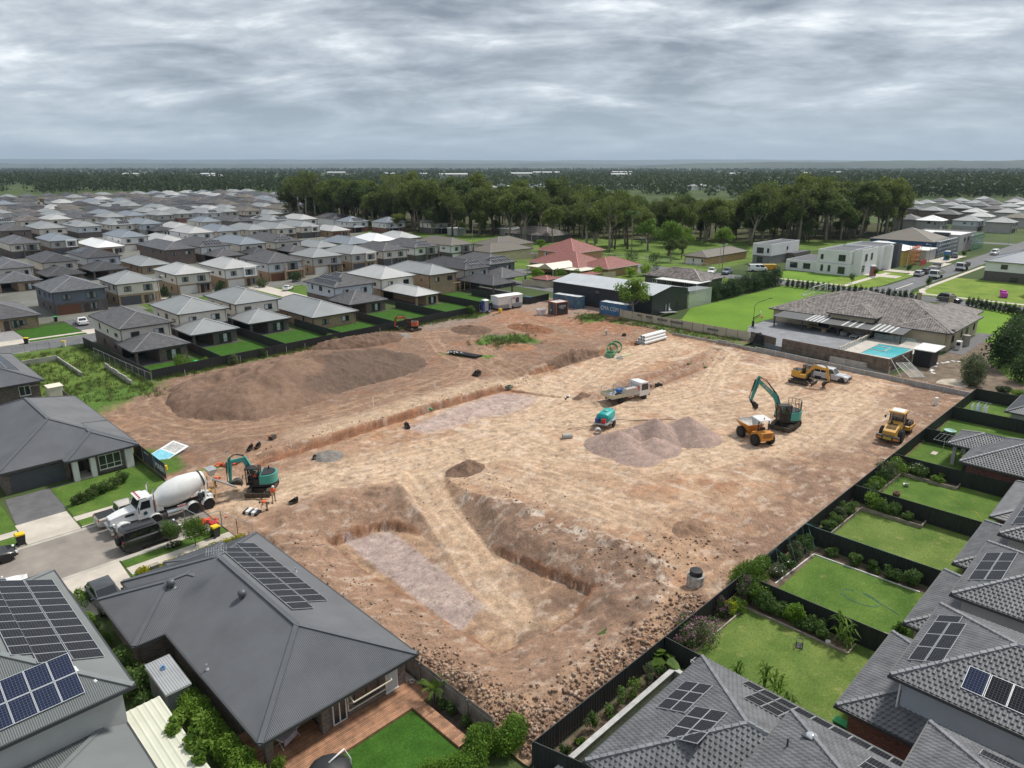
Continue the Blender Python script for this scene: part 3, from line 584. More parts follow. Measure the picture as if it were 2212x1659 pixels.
def street_tree(seed,h,r,leaf,n,size,clear=.4,nb=9):
 g=np.random.default_rng(seed); mb=MB(); mb.tube([(0,0,-.1),(g.normal()*.1,g.normal()*.1,h*clear),(g.normal()*.1,g.normal()*.1,h*.8)],[.045*h/3,.03*h/3,.015],6)
 bl=[(0,0,h*(clear+(1-clear)*.5),r*.7,r*.7,h*(1-clear)*.4)]+clump(g,0,0,h*(clear+(1-clear)*.52),r*.95,r*.95,h*(1-clear)*.5,nb)
 for b in bl[1:5]: mb.tube([(0,0,h*clear),(b[0],b[1],b[2])],[.02*h/3,.01],4)
 return mb.mesh('trunk',[BARKD],True),foliage_mesh('crown',bl,n,size,LEAF[leaf],seed,.55,.3)
def frond_palm(name,label,loc,h,nf,fl,leaf='palm',seed=0,group=None,trunk=True,droop=.9):
 g=np.random.default_rng(seed); t=thing(name,label,'palm',loc,0,group); mb=MB()
 if trunk: mb.tube([(0,0,-.1),(.05,0,h*.6),(0,0,h)],[.10+.008*h,.09+.004*h,.08],7)
 else:
  for i in range(5): a=i*1.3; mb.tube([(.12*math.cos(a),.12*math.sin(a),-.05),(.3*math.cos(a),.3*math.sin(a),h*.7)],[.05,.03],5)
 part('trunk',mb,[BARK],t,True); m=MB()
 for i in range(nf):
  a=2*PI*i/nf+g.normal()*.25; el=.5+.8*g.random(); pts=[]; p=np.array([0.,0.,h*(1 if trunk else .6)]); d=np.array([math.cos(a)*math.cos(el),math.sin(a)*math.cos(el),math.sin(el)]); ns=7
  for k in range(ns+1): pts.append(p.copy()); p=p+d*fl/ns; d[2]-=droop/ns*1.6; d/=np.linalg.norm(d)
  for k in range(ns):
   b,c=pts[k],pts[k+1]; side=np.cross(c-b,[0,0,1.]); side/=np.linalg.norm(side)+1e-9; w=fl*.20*math.sin(PI*(k+1.2)/(ns+1.6))
   for s in(-1,1):
    for q in range(2):
     o=b+(c-b)*(q/2); e=o+side*s*w+(c-b)*.9+np.array([0,0,-.25*w]); m.add([o,o+(c-b)*.4,e],[(0,1,2)])
 part('fronds',m,[LEAF[leaf]],t); return t
def grass_tufts(name,pts,h,m,seed,blades=14,label=None):
 g=np.random.default_rng(seed); P=np.array(pts,float); P=np.repeat(P,blades,0); n=len(P); P[:,:2]+=g.normal(size=(n,2))*.22
 a=g.random(n)*2*PI; hh=h*(.5+g.random(n)); w=np.stack([np.cos(a),np.sin(a),0*a],1)*(.02+.02*g.random(n))[:,None]; l=np.stack([g.normal(size=n)*.4*hh,g.normal(size=n)*.4*hh,hh],1)
 co=np.stack([P-w,P+w,P+l+w*.2,P+l-w*.2],1).reshape(-1,3); return tag(put(name,quads_mesh(name,co,[m])),kind='stuff')
# ================================================================ house kit
TILE={'dark':mat('dark roof tile',(.112,.109,.112),.55,.16,1.2),'char':mat('charcoal roof tile',(.072,.070,.074),.5,.16,1.2),'slate':mat('slate roof tile',(.128,.130,.138),.55,.16,1.2),
 'brownt':mat('brown roof tile',(.16,.136,.125),.6,.42,1.1),'red':mat('red roof tile',(.30,.115,.095),.5,.16,1.6),'mixed':mat('weathered tile',(.17,.165,.16),.6,.3,.5,col2=(.2,.16,.11)),'terra':mat('terracotta roof tile',(.45,.20,.11),.6,.14,1.5)}
METAL={'light':mat('light grey roof sheet',(.42,.42,.41),.45,.05,.25,kind='rib',bump=.25,kp=.8),'mid':mat('mid grey roof sheet',(.255,.265,.265),.42,.05,.25,kind='rib',bump=.25,kp=.8),'steel':mat('blue grey roof sheet',(.19,.215,.245),.42,.05,.25,kind='rib',bump=.25,kp=.8),
 'white':mat('white roof sheet',(.80,.80,.79),.4,.03,.3,kind='rib',bump=.2,kp=.8),'dkmetal':mat('dark grey roof sheet',(.105,.11,.118),.4,.06,.3),'hmetal':mat('slate grey roof sheet',(.145,.150,.161),.6,.07,.3,spec=.2),'greym':mat('grey green roof sheet',(.17,.185,.185),.55,.06,.3,spec=.25)}
CAPM={'light':(.50,.50,.49),'mid':(.38,.385,.38),'steel':(.34,.36,.385),'white':(.82,.82,.82),'dkmetal':(.15,.155,.165),'hmetal':(.10,.106,.115),'greym':(.19,.205,.205)}
CAPS={k:mat('ridge flashing '+k,v,.4,.04) for k,v in CAPM.items()}
TCAP={k:mat('ridge tile '+k,tuple(min(1,c*1.25+.01) for c in MATS[TILE[k].name].node_tree.nodes['Color Ramp'].color_ramp.elements[1].color[:3]),.6,.12,2) for k in TILE}
TCOL={'dark':'dark tiled','char':'charcoal tiled','slate':'slate grey tiled','brownt':'brown tiled','red':'red tiled','mixed':'mottled tiled','terra':'orange tiled','light':'pale grey metal','mid':'mid grey metal','steel':'blue grey metal','white':'white metal','dkmetal':'dark metal','hmetal':'dark metal','greym':'grey metal'}
WALL={'cream':mat('cream render',(.66,.62,.55),.85,.04,.5),'white':mat('white render',(.74,.74,.73),.8,.03,.5),'bluew':mat('pale blue grey cladding',(.58,.61,.65),.8,.03,.5,kind='weather',bump=.35),'grey':mat('grey render',(.40,.39,.37),.85,.04,.5),'greyw':mat('grey weatherboard',(.47,.46,.43),.8,.04,.5,kind='weather',bump=.4),'slateb':mat('slate blue render',(.13,.15,.185),.8,.05,.5),
 'tan':mat('tan brick',(.36,.25,.155),.9,.16,3,kind='brick',bump=.3),'brown':mat('brown brick',(.135,.098,.08),.9,.22,3,kind='brick',bump=.3),'dkbrick':mat('dark brick',(.095,.08,.075),.9,.22,3,kind='brick',bump=.3),'greyb':mat('grey brick',(.19,.175,.165),.9,.15,3,kind='brick',bump=.3),'redb':mat('red brick',(.20,.075,.05),.9,.2,3,kind='brick',bump=.3),'orange':mat('orange brick',(.46,.27,.13),.9,.14,3,kind='brick',bump=.3),'beige':mat('beige render',(.55,.47,.35),.85,.05,.5),'slategrey':mat('slate cladding',(.14,.15,.165),.8,.05,.5,kind='weather',bump=.3)}
WCOL={'cream':'cream','white':'white','bluew':'pale blue','grey':'grey','greyw':'grey board','slateb':'slate blue','tan':'tan brick','brown':'brown brick','dkbrick':'dark brick','greyb':'grey brick','redb':'red brick','orange':'orange brick','beige':'beige','slategrey':'dark grey'}
FASC=mat('dark gutter',(.05,.052,.056),.5,.05); FASCL=mat('pale gutter',(.55,.53,.49),.5,.04); SOFF=mat('eave lining',(.55,.54,.52),.8,.03)
GLASS=glassmat('window glass',(.025,.03,.035)); FRAMED=mat('dark window frame',(.035,.036,.04),.4,.05); FRAMEW=mat('white window frame',(.72,.71,.69),.45,.03); BLIND=mat('pale blind',(.52,.54,.55),.7,.06,2); CURT=mat('grey curtain',(.22,.23,.24),.7,.1,2)
GAR={'brown':mat('timber look garage door',(.14,.055,.03),.5,.06,kind='weather',kp=.5,bump=.4),'dark':mat('dark garage door',(.07,.075,.085),.5,.05,kind='weather',kp=.5,bump=.4),'white':mat('white garage door',(.62,.61,.58),.5,.03,kind='weather',kp=.5,bump=.4)}
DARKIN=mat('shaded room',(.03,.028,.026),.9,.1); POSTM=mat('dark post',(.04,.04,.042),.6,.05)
PANEL=None
def panelmat(n,base,line,cw=.158,ch=.158):
 m=bpy.data.materials.new(n); MATS[n]=m; m.use_nodes=True; nt=m.node_tree; N=nt.nodes; L=nt.links
 b=N['Principled BSDF']; b.inputs['Roughness'].default_value=.22; b.inputs['Specular IOR Level'].default_value=.10
 uv=N.new('ShaderNodeUVMap'); bt=N.new('ShaderNodeTexBrick'); bt.offset=0; bt.inputs['Scale'].default_value=1; bt.inputs['Brick Width'].default_value=.166; bt.inputs['Row Height'].default_value=.166; bt.inputs['Mortar Size'].default_value=.007; bt.inputs['Mortar Smooth'].default_value=0
 bt.inputs['Color1'].default_value=(*base,1); bt.inputs['Color2'].default_value=tuple(c*.8 for c in base)+(1,); bt.inputs['Mortar'].default_value=(*line,1)
 L.new(uv.outputs[0],bt.inputs['Vector']); L.new(bt.outputs['Color'],b.inputs['Base Color']); return m
PANELK=panelmat('black solar cells',(.012,.013,.018),(.10,.10,.105)); PANELB=panelmat('blue solar cells',(.015,.023,.055),(.12,.13,.16)); PFRAME=mat('panel frame',(.62,.63,.64),.35,.04,metal=.6); PFRAMEK=mat('black panel frame',(.03,.03,.033),.4,.04)
class Face:
 def __init__(s,O,A,I,L,T,pit,l=1.0,r=1.0):
  s.O=Vector(O); s.A=Vector(A); s.I=Vector(I); s.L=L; s.T=T; s.k=math.tan(pit); s.l=l; s.r=r; s.n=(s.A.cross(s.I+Vector((0,0,s.k)))).normalized()
 def p(s,a,t,h=0): return s.O+s.A*a+s.I*t+Vector((0,0,s.k*t))+s.n*h
 def lo(s,t): return s.l*t
 def hi(s,t): return s.L-s.r*t
def hipfaces(x0,y0,x1,y1,z,pit):
 w,d=x1-x0,y1-y0; T=min(w,d)/2
 return [Face((x0,y0,z),(1,0,0),(0,1,0),w,T,pit),Face((x1,y0,z),(0,1,0),(-1,0,0),d,T,pit),Face((x1,y1,z),(-1,0,0),(0,-1,0),w,T,pit),Face((x0,y1,z),(0,-1,0),(1,0,0),d,T,pit)]
def roofface(mb,F,kind,mi=0,fine=False,pitch=.32):
 if kind=='flat':
  a0,a1=F.lo(F.T),F.hi(F.T); q=[F.p(F.lo(0),0),F.p(F.hi(0),0),F.p(a1,F.T),F.p(a0,F.T)]
  mb.add(q if a1-a0>1e-3 else q[:3],[tuple(range(4 if a1-a0>1e-3 else 3))],mi)
 elif kind=='tile':
  n=max(2,int(round(F.T/pitch/ .93))); dt=F.T/n
  for k in range(n):
   t0,t1=k*dt,(k+1)*dt; a0,a1,b0,b1=F.lo(t0),F.hi(t0),F.lo(t1),F.hi(t1)
   if not fine:
    h=.045; v=[F.p(a0,t0,h),F.p(a1,t0,h),F.p(max(b1,b0),t1,.004),F.p(b0,t1,.004),F.p(a0,t0,-.002),F.p(a1,t0,-.002)]
    mb.add(v,[(0,1,2,3),(4,5,1,0)],mi)
   else:
    w=.30; m=6; na=max(2,int((a1-a0)/(w/m)))
    o=len(mb.v); off=(k%2)*.15
    for i in range(na+1):
     a=a0+(a1-a0)*i/na; ph=2*PI*(a+off)/w; hh=.035+.030*math.sin(ph)
     aa=min(max(a,b0),max(b1,b0))
     mb.v.append(tuple(F.p(a,t0,-.002))); mb.v.append(tuple(F.p(a,t0,hh+.03))); mb.v.append(tuple(F.p(aa,t1+.02,hh-.012)))
    for i in range(na):
     q=o+3*i; mb.f.append((q,q+3,q+4,q+1)); mb.f.append((q+1,q+4,q+5,q+2)); mb.m+= [mi,mi]
 elif kind=='corr':
  w=pitch; n=max(4,int(F.L/(w/4))); o=len(mb.v)
  def tmax(a):
   t=F.T
   if F.l>0: t=min(t,a/F.l)
   if F.r>0: t=min(t,(F.L-a)/F.r)
   return max(t,0)
  for i in range(n+1):
   a=F.L*i/n; h=.022*(1,0,-1,0)[i%4] if pitch<.15 else .03*(1 if i%4 in(0,) else 0)
   mb.v.append(tuple(F.p(a,0,h+.012))); mb.v.append(tuple(F.p(a,tmax(a),h+.012)))
  for i in range(n): q=o+2*i; mb.f.append((q,q+2,q+3,q+1)); mb.m.append(mi)
def ridgecap(mb,p,q,w,kind,mi):
 p=Vector(p); q=Vector(q)
 if (q-p).length<.2: return
 if kind=='tile':
  d=(q-p); L=d.length; n=max(1,int(L/.42))
  for i in range(n):
   a=p+d*(i/n); b=p+d*(min(i+1.08,n)/n); a=a+Vector((0,0,.035 if i%1==0 else .02)); b=b+Vector((0,0,.0))
   mb.tube([a,b],[w*.5,w*.46],5,mi,True)
 else: mb.bar(p+Vector((0,0,.03)),q+Vector((0,0,.03)),w,.07,mi)
def hip(parent,x0,y0,x1,y1,z,pit=22,style='dark',kind=None,fine=False,capw=None,gut=True,name='roof',pitch=None,skip=(),gm=None):
 metal=style in METAL; kind=kind or ('flat' if metal else 'tile'); pit=R(pit)
 mb=MB(); Fs=hipfaces(x0,y0,x1,y1,z,pit)
 for i,F in enumerate(Fs):
  if i in skip: continue
  roofface(mb,F,kind,0,fine,pitch or (.2 if metal else .32))
 w,d=x1-x0,y1-y0; T=min(w,d)/2; zr=z+math.tan(pit)*T
 e=.0
 if w>=d: r0,r1=Vector((x0+T,(y0+y1)/2,zr)),Vector((x1-T,(y0+y1)/2,zr)); cs=[((x0,y0),r0),((x0,y1),r0),((x1,y0),r1),((x1,y1),r1)]
 else: r0,r1=Vector(((x0+x1)/2,y0+T,zr)),Vector(((x0+x1)/2,y1-T,zr)); cs=[((x0,y0),r0),((x1,y0),r0),((x0,y1),r1),((x1,y1),r1)]
 cw=capw or (.30 if metal else .24); ck='tile' if fine else 'bar'
 for c,r in cs: ridgecap(mb,(c[0],c[1],z+.02),r,cw,ck,1)
 ridgecap(mb,r0,r1,cw,ck,1)
 if gut:
  g=.12
  mb.box(x0-g,y0-g,z-.2,x1+g,y0,z+.015,2); mb.box(x0-g,y1,z-.2,x1+g,y1+g,z+.015,2); mb.box(x0-g,y0,z-.2,x0,y1,z+.013,2); mb.box(x1,y0,z-.2,x1+g,y1,z+.013,2)
  mb.quad((x0,y0,z-.19),(x0,y1,z-.19),(x1,y1,z-.19),(x1,y0,z-.19),3)
 rm=METAL[style] if metal else TILE[style]; cm=CAPS[style] if metal else TCAP[style]
 return part(name,mb,[rm,cm,gm or FASC,SOFF],parent),Fs
WMESH={}
def winmesh(w,h,style):
 k=(round(w,2),round(h,2),style)
 if k in WMESH: return WMESH[k]
 fr=FRAMEW if style.startswith('w') else FRAMED; m=MB(); t=.07
 for a,b_,c,d in ((-w/2,0,w/2,t),(-w/2,h-t,w/2,h),(-w/2,t,-w/2+t,h-t),(w/2-t,t,w/2,h-t)): m.box(a,-.05,b_,c,.05,d,0)
 n=2 if w>1.1 else 1
 if w>2.3: n=3
 if 'd' in style: n=max(n,2)
 for i in range(1,n): x=-w/2+w*i/n; m.box(x-.035,-.045,t,x+.035,.045,h-t,0)
 if 'h' in style: m.box(-w/2+t,-.04,h*.30,w/2-t,.04,h*.30+.06,0)
 m.quad((-w/2+t,0,t),(w/2-t,0,t),(w/2-t,0,h-t),(-w/2+t,0,h-t),1)
 if 'b' in style:   # pale blind behind part of the glass
  x0,x1=((-w/2+t,-w/2+w/n) if n!=3 else (-w/6,w/6)); m.quad((x0,-.012,t+.02),(x1,-.012,t+.02),(x1,-.012,h-t),(x0,-.012,h-t),2)
 if 'c' in style:
  for s in(-1,1): a=s*(w/2-t); b_=s*(w/2-t-w*.27); m.quad((min(a,b_),-.012,t),(max(a,b_),-.012,t),(max(a,b_),-.012,h-t),(min(a,b_),-.012,h-t),3)
 m.box(-w/2-.05,-.09,-.06,w/2+.05,.02,0,0)
 WMESH[k]=m.mesh('window',[fr,GLASS,BLIND,CURT]); return WMESH[k]
FR={'s':0,'e':PI/2,'n':PI,'w':-PI/2}   # which way the wall faces: s -Y, e +X, n +Y, w -X
def window(parent,x,y,z,w,h,face='s',style='d',name='window'):
 o={'s':(0,-.03),'n':(0,.03),'e':(.03,0),'w':(-.03,0)}[face]
 return put(name,winmesh(w,h,style),parent,(x+o[0],y+o[1],z),(0,0,FR[face]))
def solar(parent,F,a0,t0,nc,nr,pw=1.05,ph=1.72,blue=False,name='solar_array',rows=None,lift=.13):
 m=MB(); c=math.cos(math.atan(F.k)); uvs=[]
 for j in range(nr):
  k0,k1=(0,nc) if rows is None else rows[j]
  for i in range(k0,k1):
   a=a0+i*(pw+.02); s0=j*(ph+.02)*c; s1=s0+ph*c; v=[F.p(a,t0+s0,lift),F.p(a+pw,t0+s0,lift),F.p(a+pw,t0+s1,lift),F.p(a,t0+s1,lift)]
   b_=[p-F.n*.045 for p in v]
   m.add(v+b_,[(4,5,1,0),(5,6,2,1),(6,7,3,2),(7,4,0,3),(7,6,5,4)],1); uvs+= [None]*5
   e=.032; vi=[F.p(a+e,t0+s0+e*c,lift+.003),F.p(a+pw-e,t0+s0+e*c,lift+.003),F.p(a+pw-e,t0+s1-e*c,lift+.003),F.p(a+e,t0+s1-e*c,lift+.003)]
   m.add(v,[(0,1,2,3)],1); uvs.append(None); m.add(vi,[(0,1,2,3)],0); uvs.append((pw,ph))
  for rr in (.25,.75):
   s=j*(ph+.02)*c+ph*c*rr; a,b2=F.p(a0+k0*(pw+.02)+.05,t0+s,.045),F.p(a0+k1*(pw+.02)-.05,t0+s,.045); m.bar(a,b2,.05,.05,1); uvs+= [None]*6
 o=part(name,m,[PANELB if blue else PANELK,PFRAME],parent); me=o.data; ul=me.uv_layers.new(name='UVMap')
 for pi,p in enumerate(me.polygons):
  if uvs[pi]:
   for li,q in zip(p.loop_indices,((0,0),(1,0),(1,1),(0,1))): ul.data[li].uv=(q[0]*uvs[pi][0]+.01,q[1]*uvs[pi][1]+.01)
 return o
def walls(parent,x0,y0,x1,y1,z0,z1,m,name='wall'):
 mb=MB(); mb.box(x0,y0,z0,x1,y1,z1); return part(name,mb,[m],parent)
def porch(parent,x0,x1,y0,y1,m,posts=True):
 mb=MB(); mb.box(x0,y0,0,x0+.4,y0+.4,2.7); mb.box(x1-.4,y0,0,x1,y0+.4,2.7); return part('porch_column',mb,[m],parent)
WW={'cream':'d','white':'d'}
def est_house(x0,y0,w,d,roof,up,low,label,storeys=2,ext=None,sol=None,front='n',gar=None,box=False,ze=5.6,pit=22,detail=2,near=False,extroof=None,balc=False,name='house',group='houses of the estate',pergola=None,extside='r'):
 t=thing(name,label,'house',(x0,y0,0),0,group); r=rnd
 ins=.5; zr=ze-.18
 if storeys==2:
  walls(t,ins,ins,w-ins,d-ins,2.75,zr,WALL[up],'upper_wall'); walls(t,ins-.03,ins-.03,w-ins+.03,d-ins+.03,0,2.78,WALL[low],'lower_wall')
 else: walls(t,ins,ins,w-ins,d-ins,0,zr,WALL[low],'wall')
 _,Fs=hip(t,0,0,w,d,ze,pit,roof)
 if sol:
  for (fi,a,tt,nc,nr) in sol: solar(t,Fs[fi],a,tt,nc,nr)
 st=r.choice(['db','dc','d','db'])
 zu=3.55 if storeys==2 else .9
 if detail>=1:
  fy=ins if storeys==2 else ins
  if front=='n' or storeys==1:
   xs=(w*.28,w*.72)
   for i,x in enumerate(xs): window(t,x,fy,zu,1.8 if i else 1.5,1.15,'s',r.choice(['db','d','dc','db']))
  if detail>=2 or r.random()<.6:
   for k in range(3 if detail>=2 else 2):
    y=d*(.22+.27*k)+r.uniform(-.4,.4); window(t,ins,y,zu+r.choice([0,.45]),r.choice([.6,.9,1.5]),r.choice([.6,1.1]),'w',r.choice(['d','d','dc']))
  if storeys==2 and detail>=2:
   for k in range(2): window(t,ins-.03,d*(.3+.35*k),.95,r.choice([.6,1.2]),1.0,'w','d')
  for q in (((ins-.1,ins+.4,.1),(ins-.1,ins+.4,ze-.2)),((w-ins-.3,ins-.12,.1),(w-ins-.3,ins-.12,ze-.2))): m=MB(); m.bar(*q,.09,.09); part('downpipe',m,[FASC],t)
 if front=='s':
  g0=.9; g1=g0+(4.9 if w>9 else 3.0)
  if detail>=1:
   m=MB(); m.box(g0,ins-.09,0,g1,ins-.02,2.3); part('garage_door',m,[GAR[gar or r.choice(['dark','white','brown','dark'])]],t)
   m=MB(); m.box(g1+.8,ins-.10,0,g1+1.8,ins-.02,2.2); part('front_door',m,[mat('dark door',(.05,.04,.035),.5,.06)],t)
   if w-g1>3.6: window(t,g1+2.9,ins-.03,.6,1.6,1.6,'s','dch')
   if storeys==2:
    if balc:
     m=MB(); m.box(w*.40,-.75,2.65,w-.6,ins-.05,2.9,0); m.box(w*.40,-.75,3.75,w-.6,-.68,3.82,1)
     for k in range(8): m.box(w*.40+k*(w*.6-.7)/7,-.73,2.9,w*.40+k*(w*.6-.7)/7+.05,-.7,3.75,1)
     for x in(w*.40,w-1.0): m.box(x,-.78,0,x+.42,-.36,ze-.2,0)
     part('balcony',m,[WALL[low],FRAMED],t); window(t,w*.68,ins,2.95,3.4,2.1,'s','dc')
    else:
     window(t,w*.70,ins,zu-.2,2.2,1.5,'s','dc')
    window(t,w*.26,ins,zu,1.7,1.25,'s','dc')
    if box:
     m=MB(); bx0,bx1=w*.52,w*.88
     m.box(bx0,-.35,2.9,bx0+.4,ins-.01,5.75); m.box(bx1-.4,-.35,2.9,bx1,ins-.01,5.75); m.box(bx0+.4,-.35,5.25,bx1-.4,ins-.01,5.75); m.box(bx0+.4,-.35,2.9,bx1-.4,ins-.01,3.2); part('window_surround',m,[WALL['white'] if up!='greyw' else WALL['cream']],t)
    elif r.random()<.5:
     m=MB(); m.box(g1-.2,-.6,2.45,w-.8,ins-.04,2.72); part('porch_roof',m,[FASC],t); porch(t,g1,w-1,-.5,0,WALL[low])
 if ext:
  e,ex0,ex1,ez=ext; er=extroof or roof
  hip(t,ex0,-e,ex1,min(d-.3,2.2),ez,22,er,name='rear_roof')
  mid=ex0+(ex1-ex0)*.45
  if extside=='r':
   walls(t,mid,-e+.5,ex1-.5,ins-.04,0,ez-.19,WALL[low],'rear_wall'); window(t,(mid+ex1-.5)/2,-e+.5,.35,min(2.4,ex1-mid-1.4),1.75,'s','bh')
   m=MB(); m.box(ex0+.5,-e+.5,0,ex0+.95,-e+.95,ez-.19); part('porch_column',m,[WALL[low]],t)
   m=MB(); m.quad((ex0+.6,ins-.06,.05),(mid,ins-.06,.05),(mid,ins-.06,2.3),(ex0+.6,ins-.06,2.3)); part('sliding_door',m,[GLASS],t)
  else:
   m=MB()
   for x in(ex0+.5,ex1-.9): m.box(x,-e+.4,0,x+.4,-e+.8,ez-.19)
   part('porch_column',m,[WALL[low]],t); m=MB(); m.quad((ex0+1,ins-.06,.05),(ex1-1,ins-.06,.05),(ex1-1,ins-.06,2.3),(ex0+1,ins-.06,2.3)); part('sliding_door',m,[GLASS],t)
  sheet_=MB(); sheet_.box(ex0+.2,-e+.1,0,ex1-.2,ins,.06); part('paving',sheet_,[CONCD],t)
 if pergola:
  m=MB()
  for (a,b_) in pergola:
   for x in(a,a+2.2): m.box(x,-1.4,0,x+.14,-1.26,2.5)
   m.box(a-.1,-1.45,2.5,a+2.45,-1.2,2.66)
  part('timber_frame',m,[mat('raw timber',(.50,.36,.2),.8,.1)],t)
 return t
ORD=['first','second','third','fourth','fifth','sixth','seventh','eighth','ninth','tenth','eleventh','twelfth','thirteenth','fourteenth','fifteenth','sixteenth','seventeenth','eighteenth','nineteenth','twentieth']
RIB=mat('charcoal steel fence',(.028,.03,.032),.5,.08,.8); RIBG=mat('dark green steel fence',(.022,.028,.026),.5,.08,.8); TANF=mat('sand coloured fence',(.52,.44,.33),.7,.05,.5)
def steel_fence(pts,h,label,m=RIB,zb=None,name='steel_fence',fine=True,group=None,base=0.0):
 root=thing(name,label,'fence',(0,0,0),0,group); pm=MB(); po=MB()
 for (ax,ay),(bx,by) in zip(pts[:-1],pts[1:]):
  d=Vector((bx-ax,by-ay,0)); L=d.length; d/=L; nrm=Vector((-d.y,d.x,0)); nb=max(1,round(L/2.38)); bw=L/nb
  for k in range(nb):
   a=Vector((ax,ay,0))+d*(k*bw+.03); z=(zb(a.x,a.y) if zb else base); a.z=z; bl=bw-.06
   if fine:
    n=int(bl/.065); o=len(pm.v)
    for i in range(n+1):
     s=.018 if (i//2)%2 else -.018
     p=a+d*(bl*i/n)+nrm*s; pm.v.append((p.x,p.y,p.z)); pm.v.append((p.x,p.y,p.z+h))
    for i in range(n): q=o+2*i; pm.f.append((q,q+2,q+3,q+1)); pm.m.append(0)
   else:
    pm.bar(a+Vector((0,0,h/2)),a+d*bl+Vector((0,0,h/2)),.04,h)
   po.bar(a+Vector((0,0,h)),a+d*bl+Vector((0,0,h)),.06,.05,0); po.bar(a+Vector((0,0,.04)),a+d*bl+Vector((0,0,.04)),.06,.06,0)
   po.bar(a-d*.03,a-d*.03+Vector((0,0,h+.02)),.065,.065,0)
  e=Vector((bx,by,(zb(bx,by) if zb else base))); po.bar(e,e+Vector((0,0,h+.02)),.065,.065,0)
 part('infill_sheet',pm,[m],root); part('rail',po,[m],root); return root
# ---------------------------------------------------------------- lettering
def text(parent,s,size,loc,rot,m,ext=.006,name='lettering'):
 c=bpy.data.curves.new('t','FONT'); c.body=s; c.size=size; c.extrude=ext; c.align_x='CENTER'; c.align_y='CENTER'; o=bpy.data.objects.new('t',c); COL.objects.link(o)
 me=bpy.data.meshes.new_from_object(o.evaluated_get(bpy.context.evaluated_depsgraph_get())); bpy.data.objects.remove(o); me.materials.clear(); me.materials.append(m); return put(name,me,parent,loc,rot)
ROT={'s':(R(90),0,0),'w':(R(90),0,R(-90)),'e':(R(90),0,R(90))}
WT=mat('white lettering',(.78,.78,.77),.6,.02)
# ================================================================ the estate on the left
def elab(st,roof,up,low,k,row,extra=''):
 w=WCOL[up]+' walls' if up==low else f'{WCOL[up]} over {WCOL[low]}'
 if st==1: w=WCOL[low]+' walls'
 return f"{'two-storey' if st==2 else 'single-storey'} house, {TCOL[roof]} roof, {w}, {ORD[k]} from left, {row}"
R1='black fence row'
# x, y of the near eave corner, width, depth, roof, upper wall, lower wall, options
row1=[(39.0,140.5,9.6,18.4,'dark','cream','brown',dict(ext=(7.7,-.6,9.4,2.8))),(51.8,146.7,10.6,16.2,'mid','cream','dkbrick',dict(ext=(7.9,-.9,8.8,2.8))),(64.8,149.3,10.7,16.6,'mid','cream','dkbrick',dict(ext=(8.4,-1.2,8.4,2.8))),
 (76.2,137.1,11.6,24,'mid','tan','tan',dict(storeys=1,ze=2.8)),(92.0,153.6,12.0,15.1,'dark','bluew','brown',dict(ext=(9.1,-1.8,9.2,2.8),sol=[(3,3.2,.9,9,2),(3,6.5,4.3,3,1)],extroof='dark')),
 (108.0,156.8,11.6,17.4,'light','cream','tan',dict(ext=(14.4,.2,8.2,2.8))),(121.9,153.7,10.3,22,'mid','tan','tan',{}),(135.9,155.0,10.4,22,'char','grey','brown',dict(ext=(13.7,-2,6.8,2.8),sol=[(0,3.0,.8,5,2)],pergola=[(-5.6,0),(-1.6,0)],extside='o')),
 (148.6,158.0,11.5,19.5,'dark','slategrey','slategrey',dict(ext=(9.4,-4.2,7.0,2.8),sol=[(0,2.2,.8,7,2)],extside='o'))]
for i,(x,y,w,d,ro,u,l,o) in enumerate(row1):
 h=est_house(x,y,w,d,ro,u,l,elab(o.get('storeys',2),ro,u,l,i,R1),front='n',detail=2,group='houses behind the black fence',**o)
R2='second row'
row2=[(22.0,183.0,13.6,20,'dark','tan','tan',dict(storeys=1,ze=2.8,gar='white')),(40.7,194.5,12.2,17.8,'slate','slateb','dkbrick',dict(gar='brown')),(55.4,196.9,11.1,15,'mid','cream','tan',dict(gar='dark')),(72.5,203.1,10.2,17.5,'light','cream','tan',dict(gar='white')),
 (87.0,204.9,10.8,19,'light','white','tan',dict(box=True,gar='white')),(102.0,208,12.4,21,'dark','bluew','tan',dict(balc=True,gar='brown')),(119.3,211.5,11.7,16,'mid','greyw','tan',dict(gar='white')),(133.3,210.5,11.2,19,'mid','greyw','tan',dict(box=True)),
 (146.6,210.8,11.2,20,'dark','cream','dkbrick',{}),(161.3,211.7,11.6,22,'dark','white','dkbrick',dict(balc=True,sol=[(0,3,.8,5,2)])),(175.6,208.0,11.4,24,'mixed','white','dkbrick',dict(balc=True))]
for i,(x,y,w,d,ro,u,l,o) in enumerate(row2): est_house(x,y,w,d,ro,u,l,elab(o.get('storeys',2),ro,u,l,i,R2),front='s',detail=2,**o)
R3='third row'
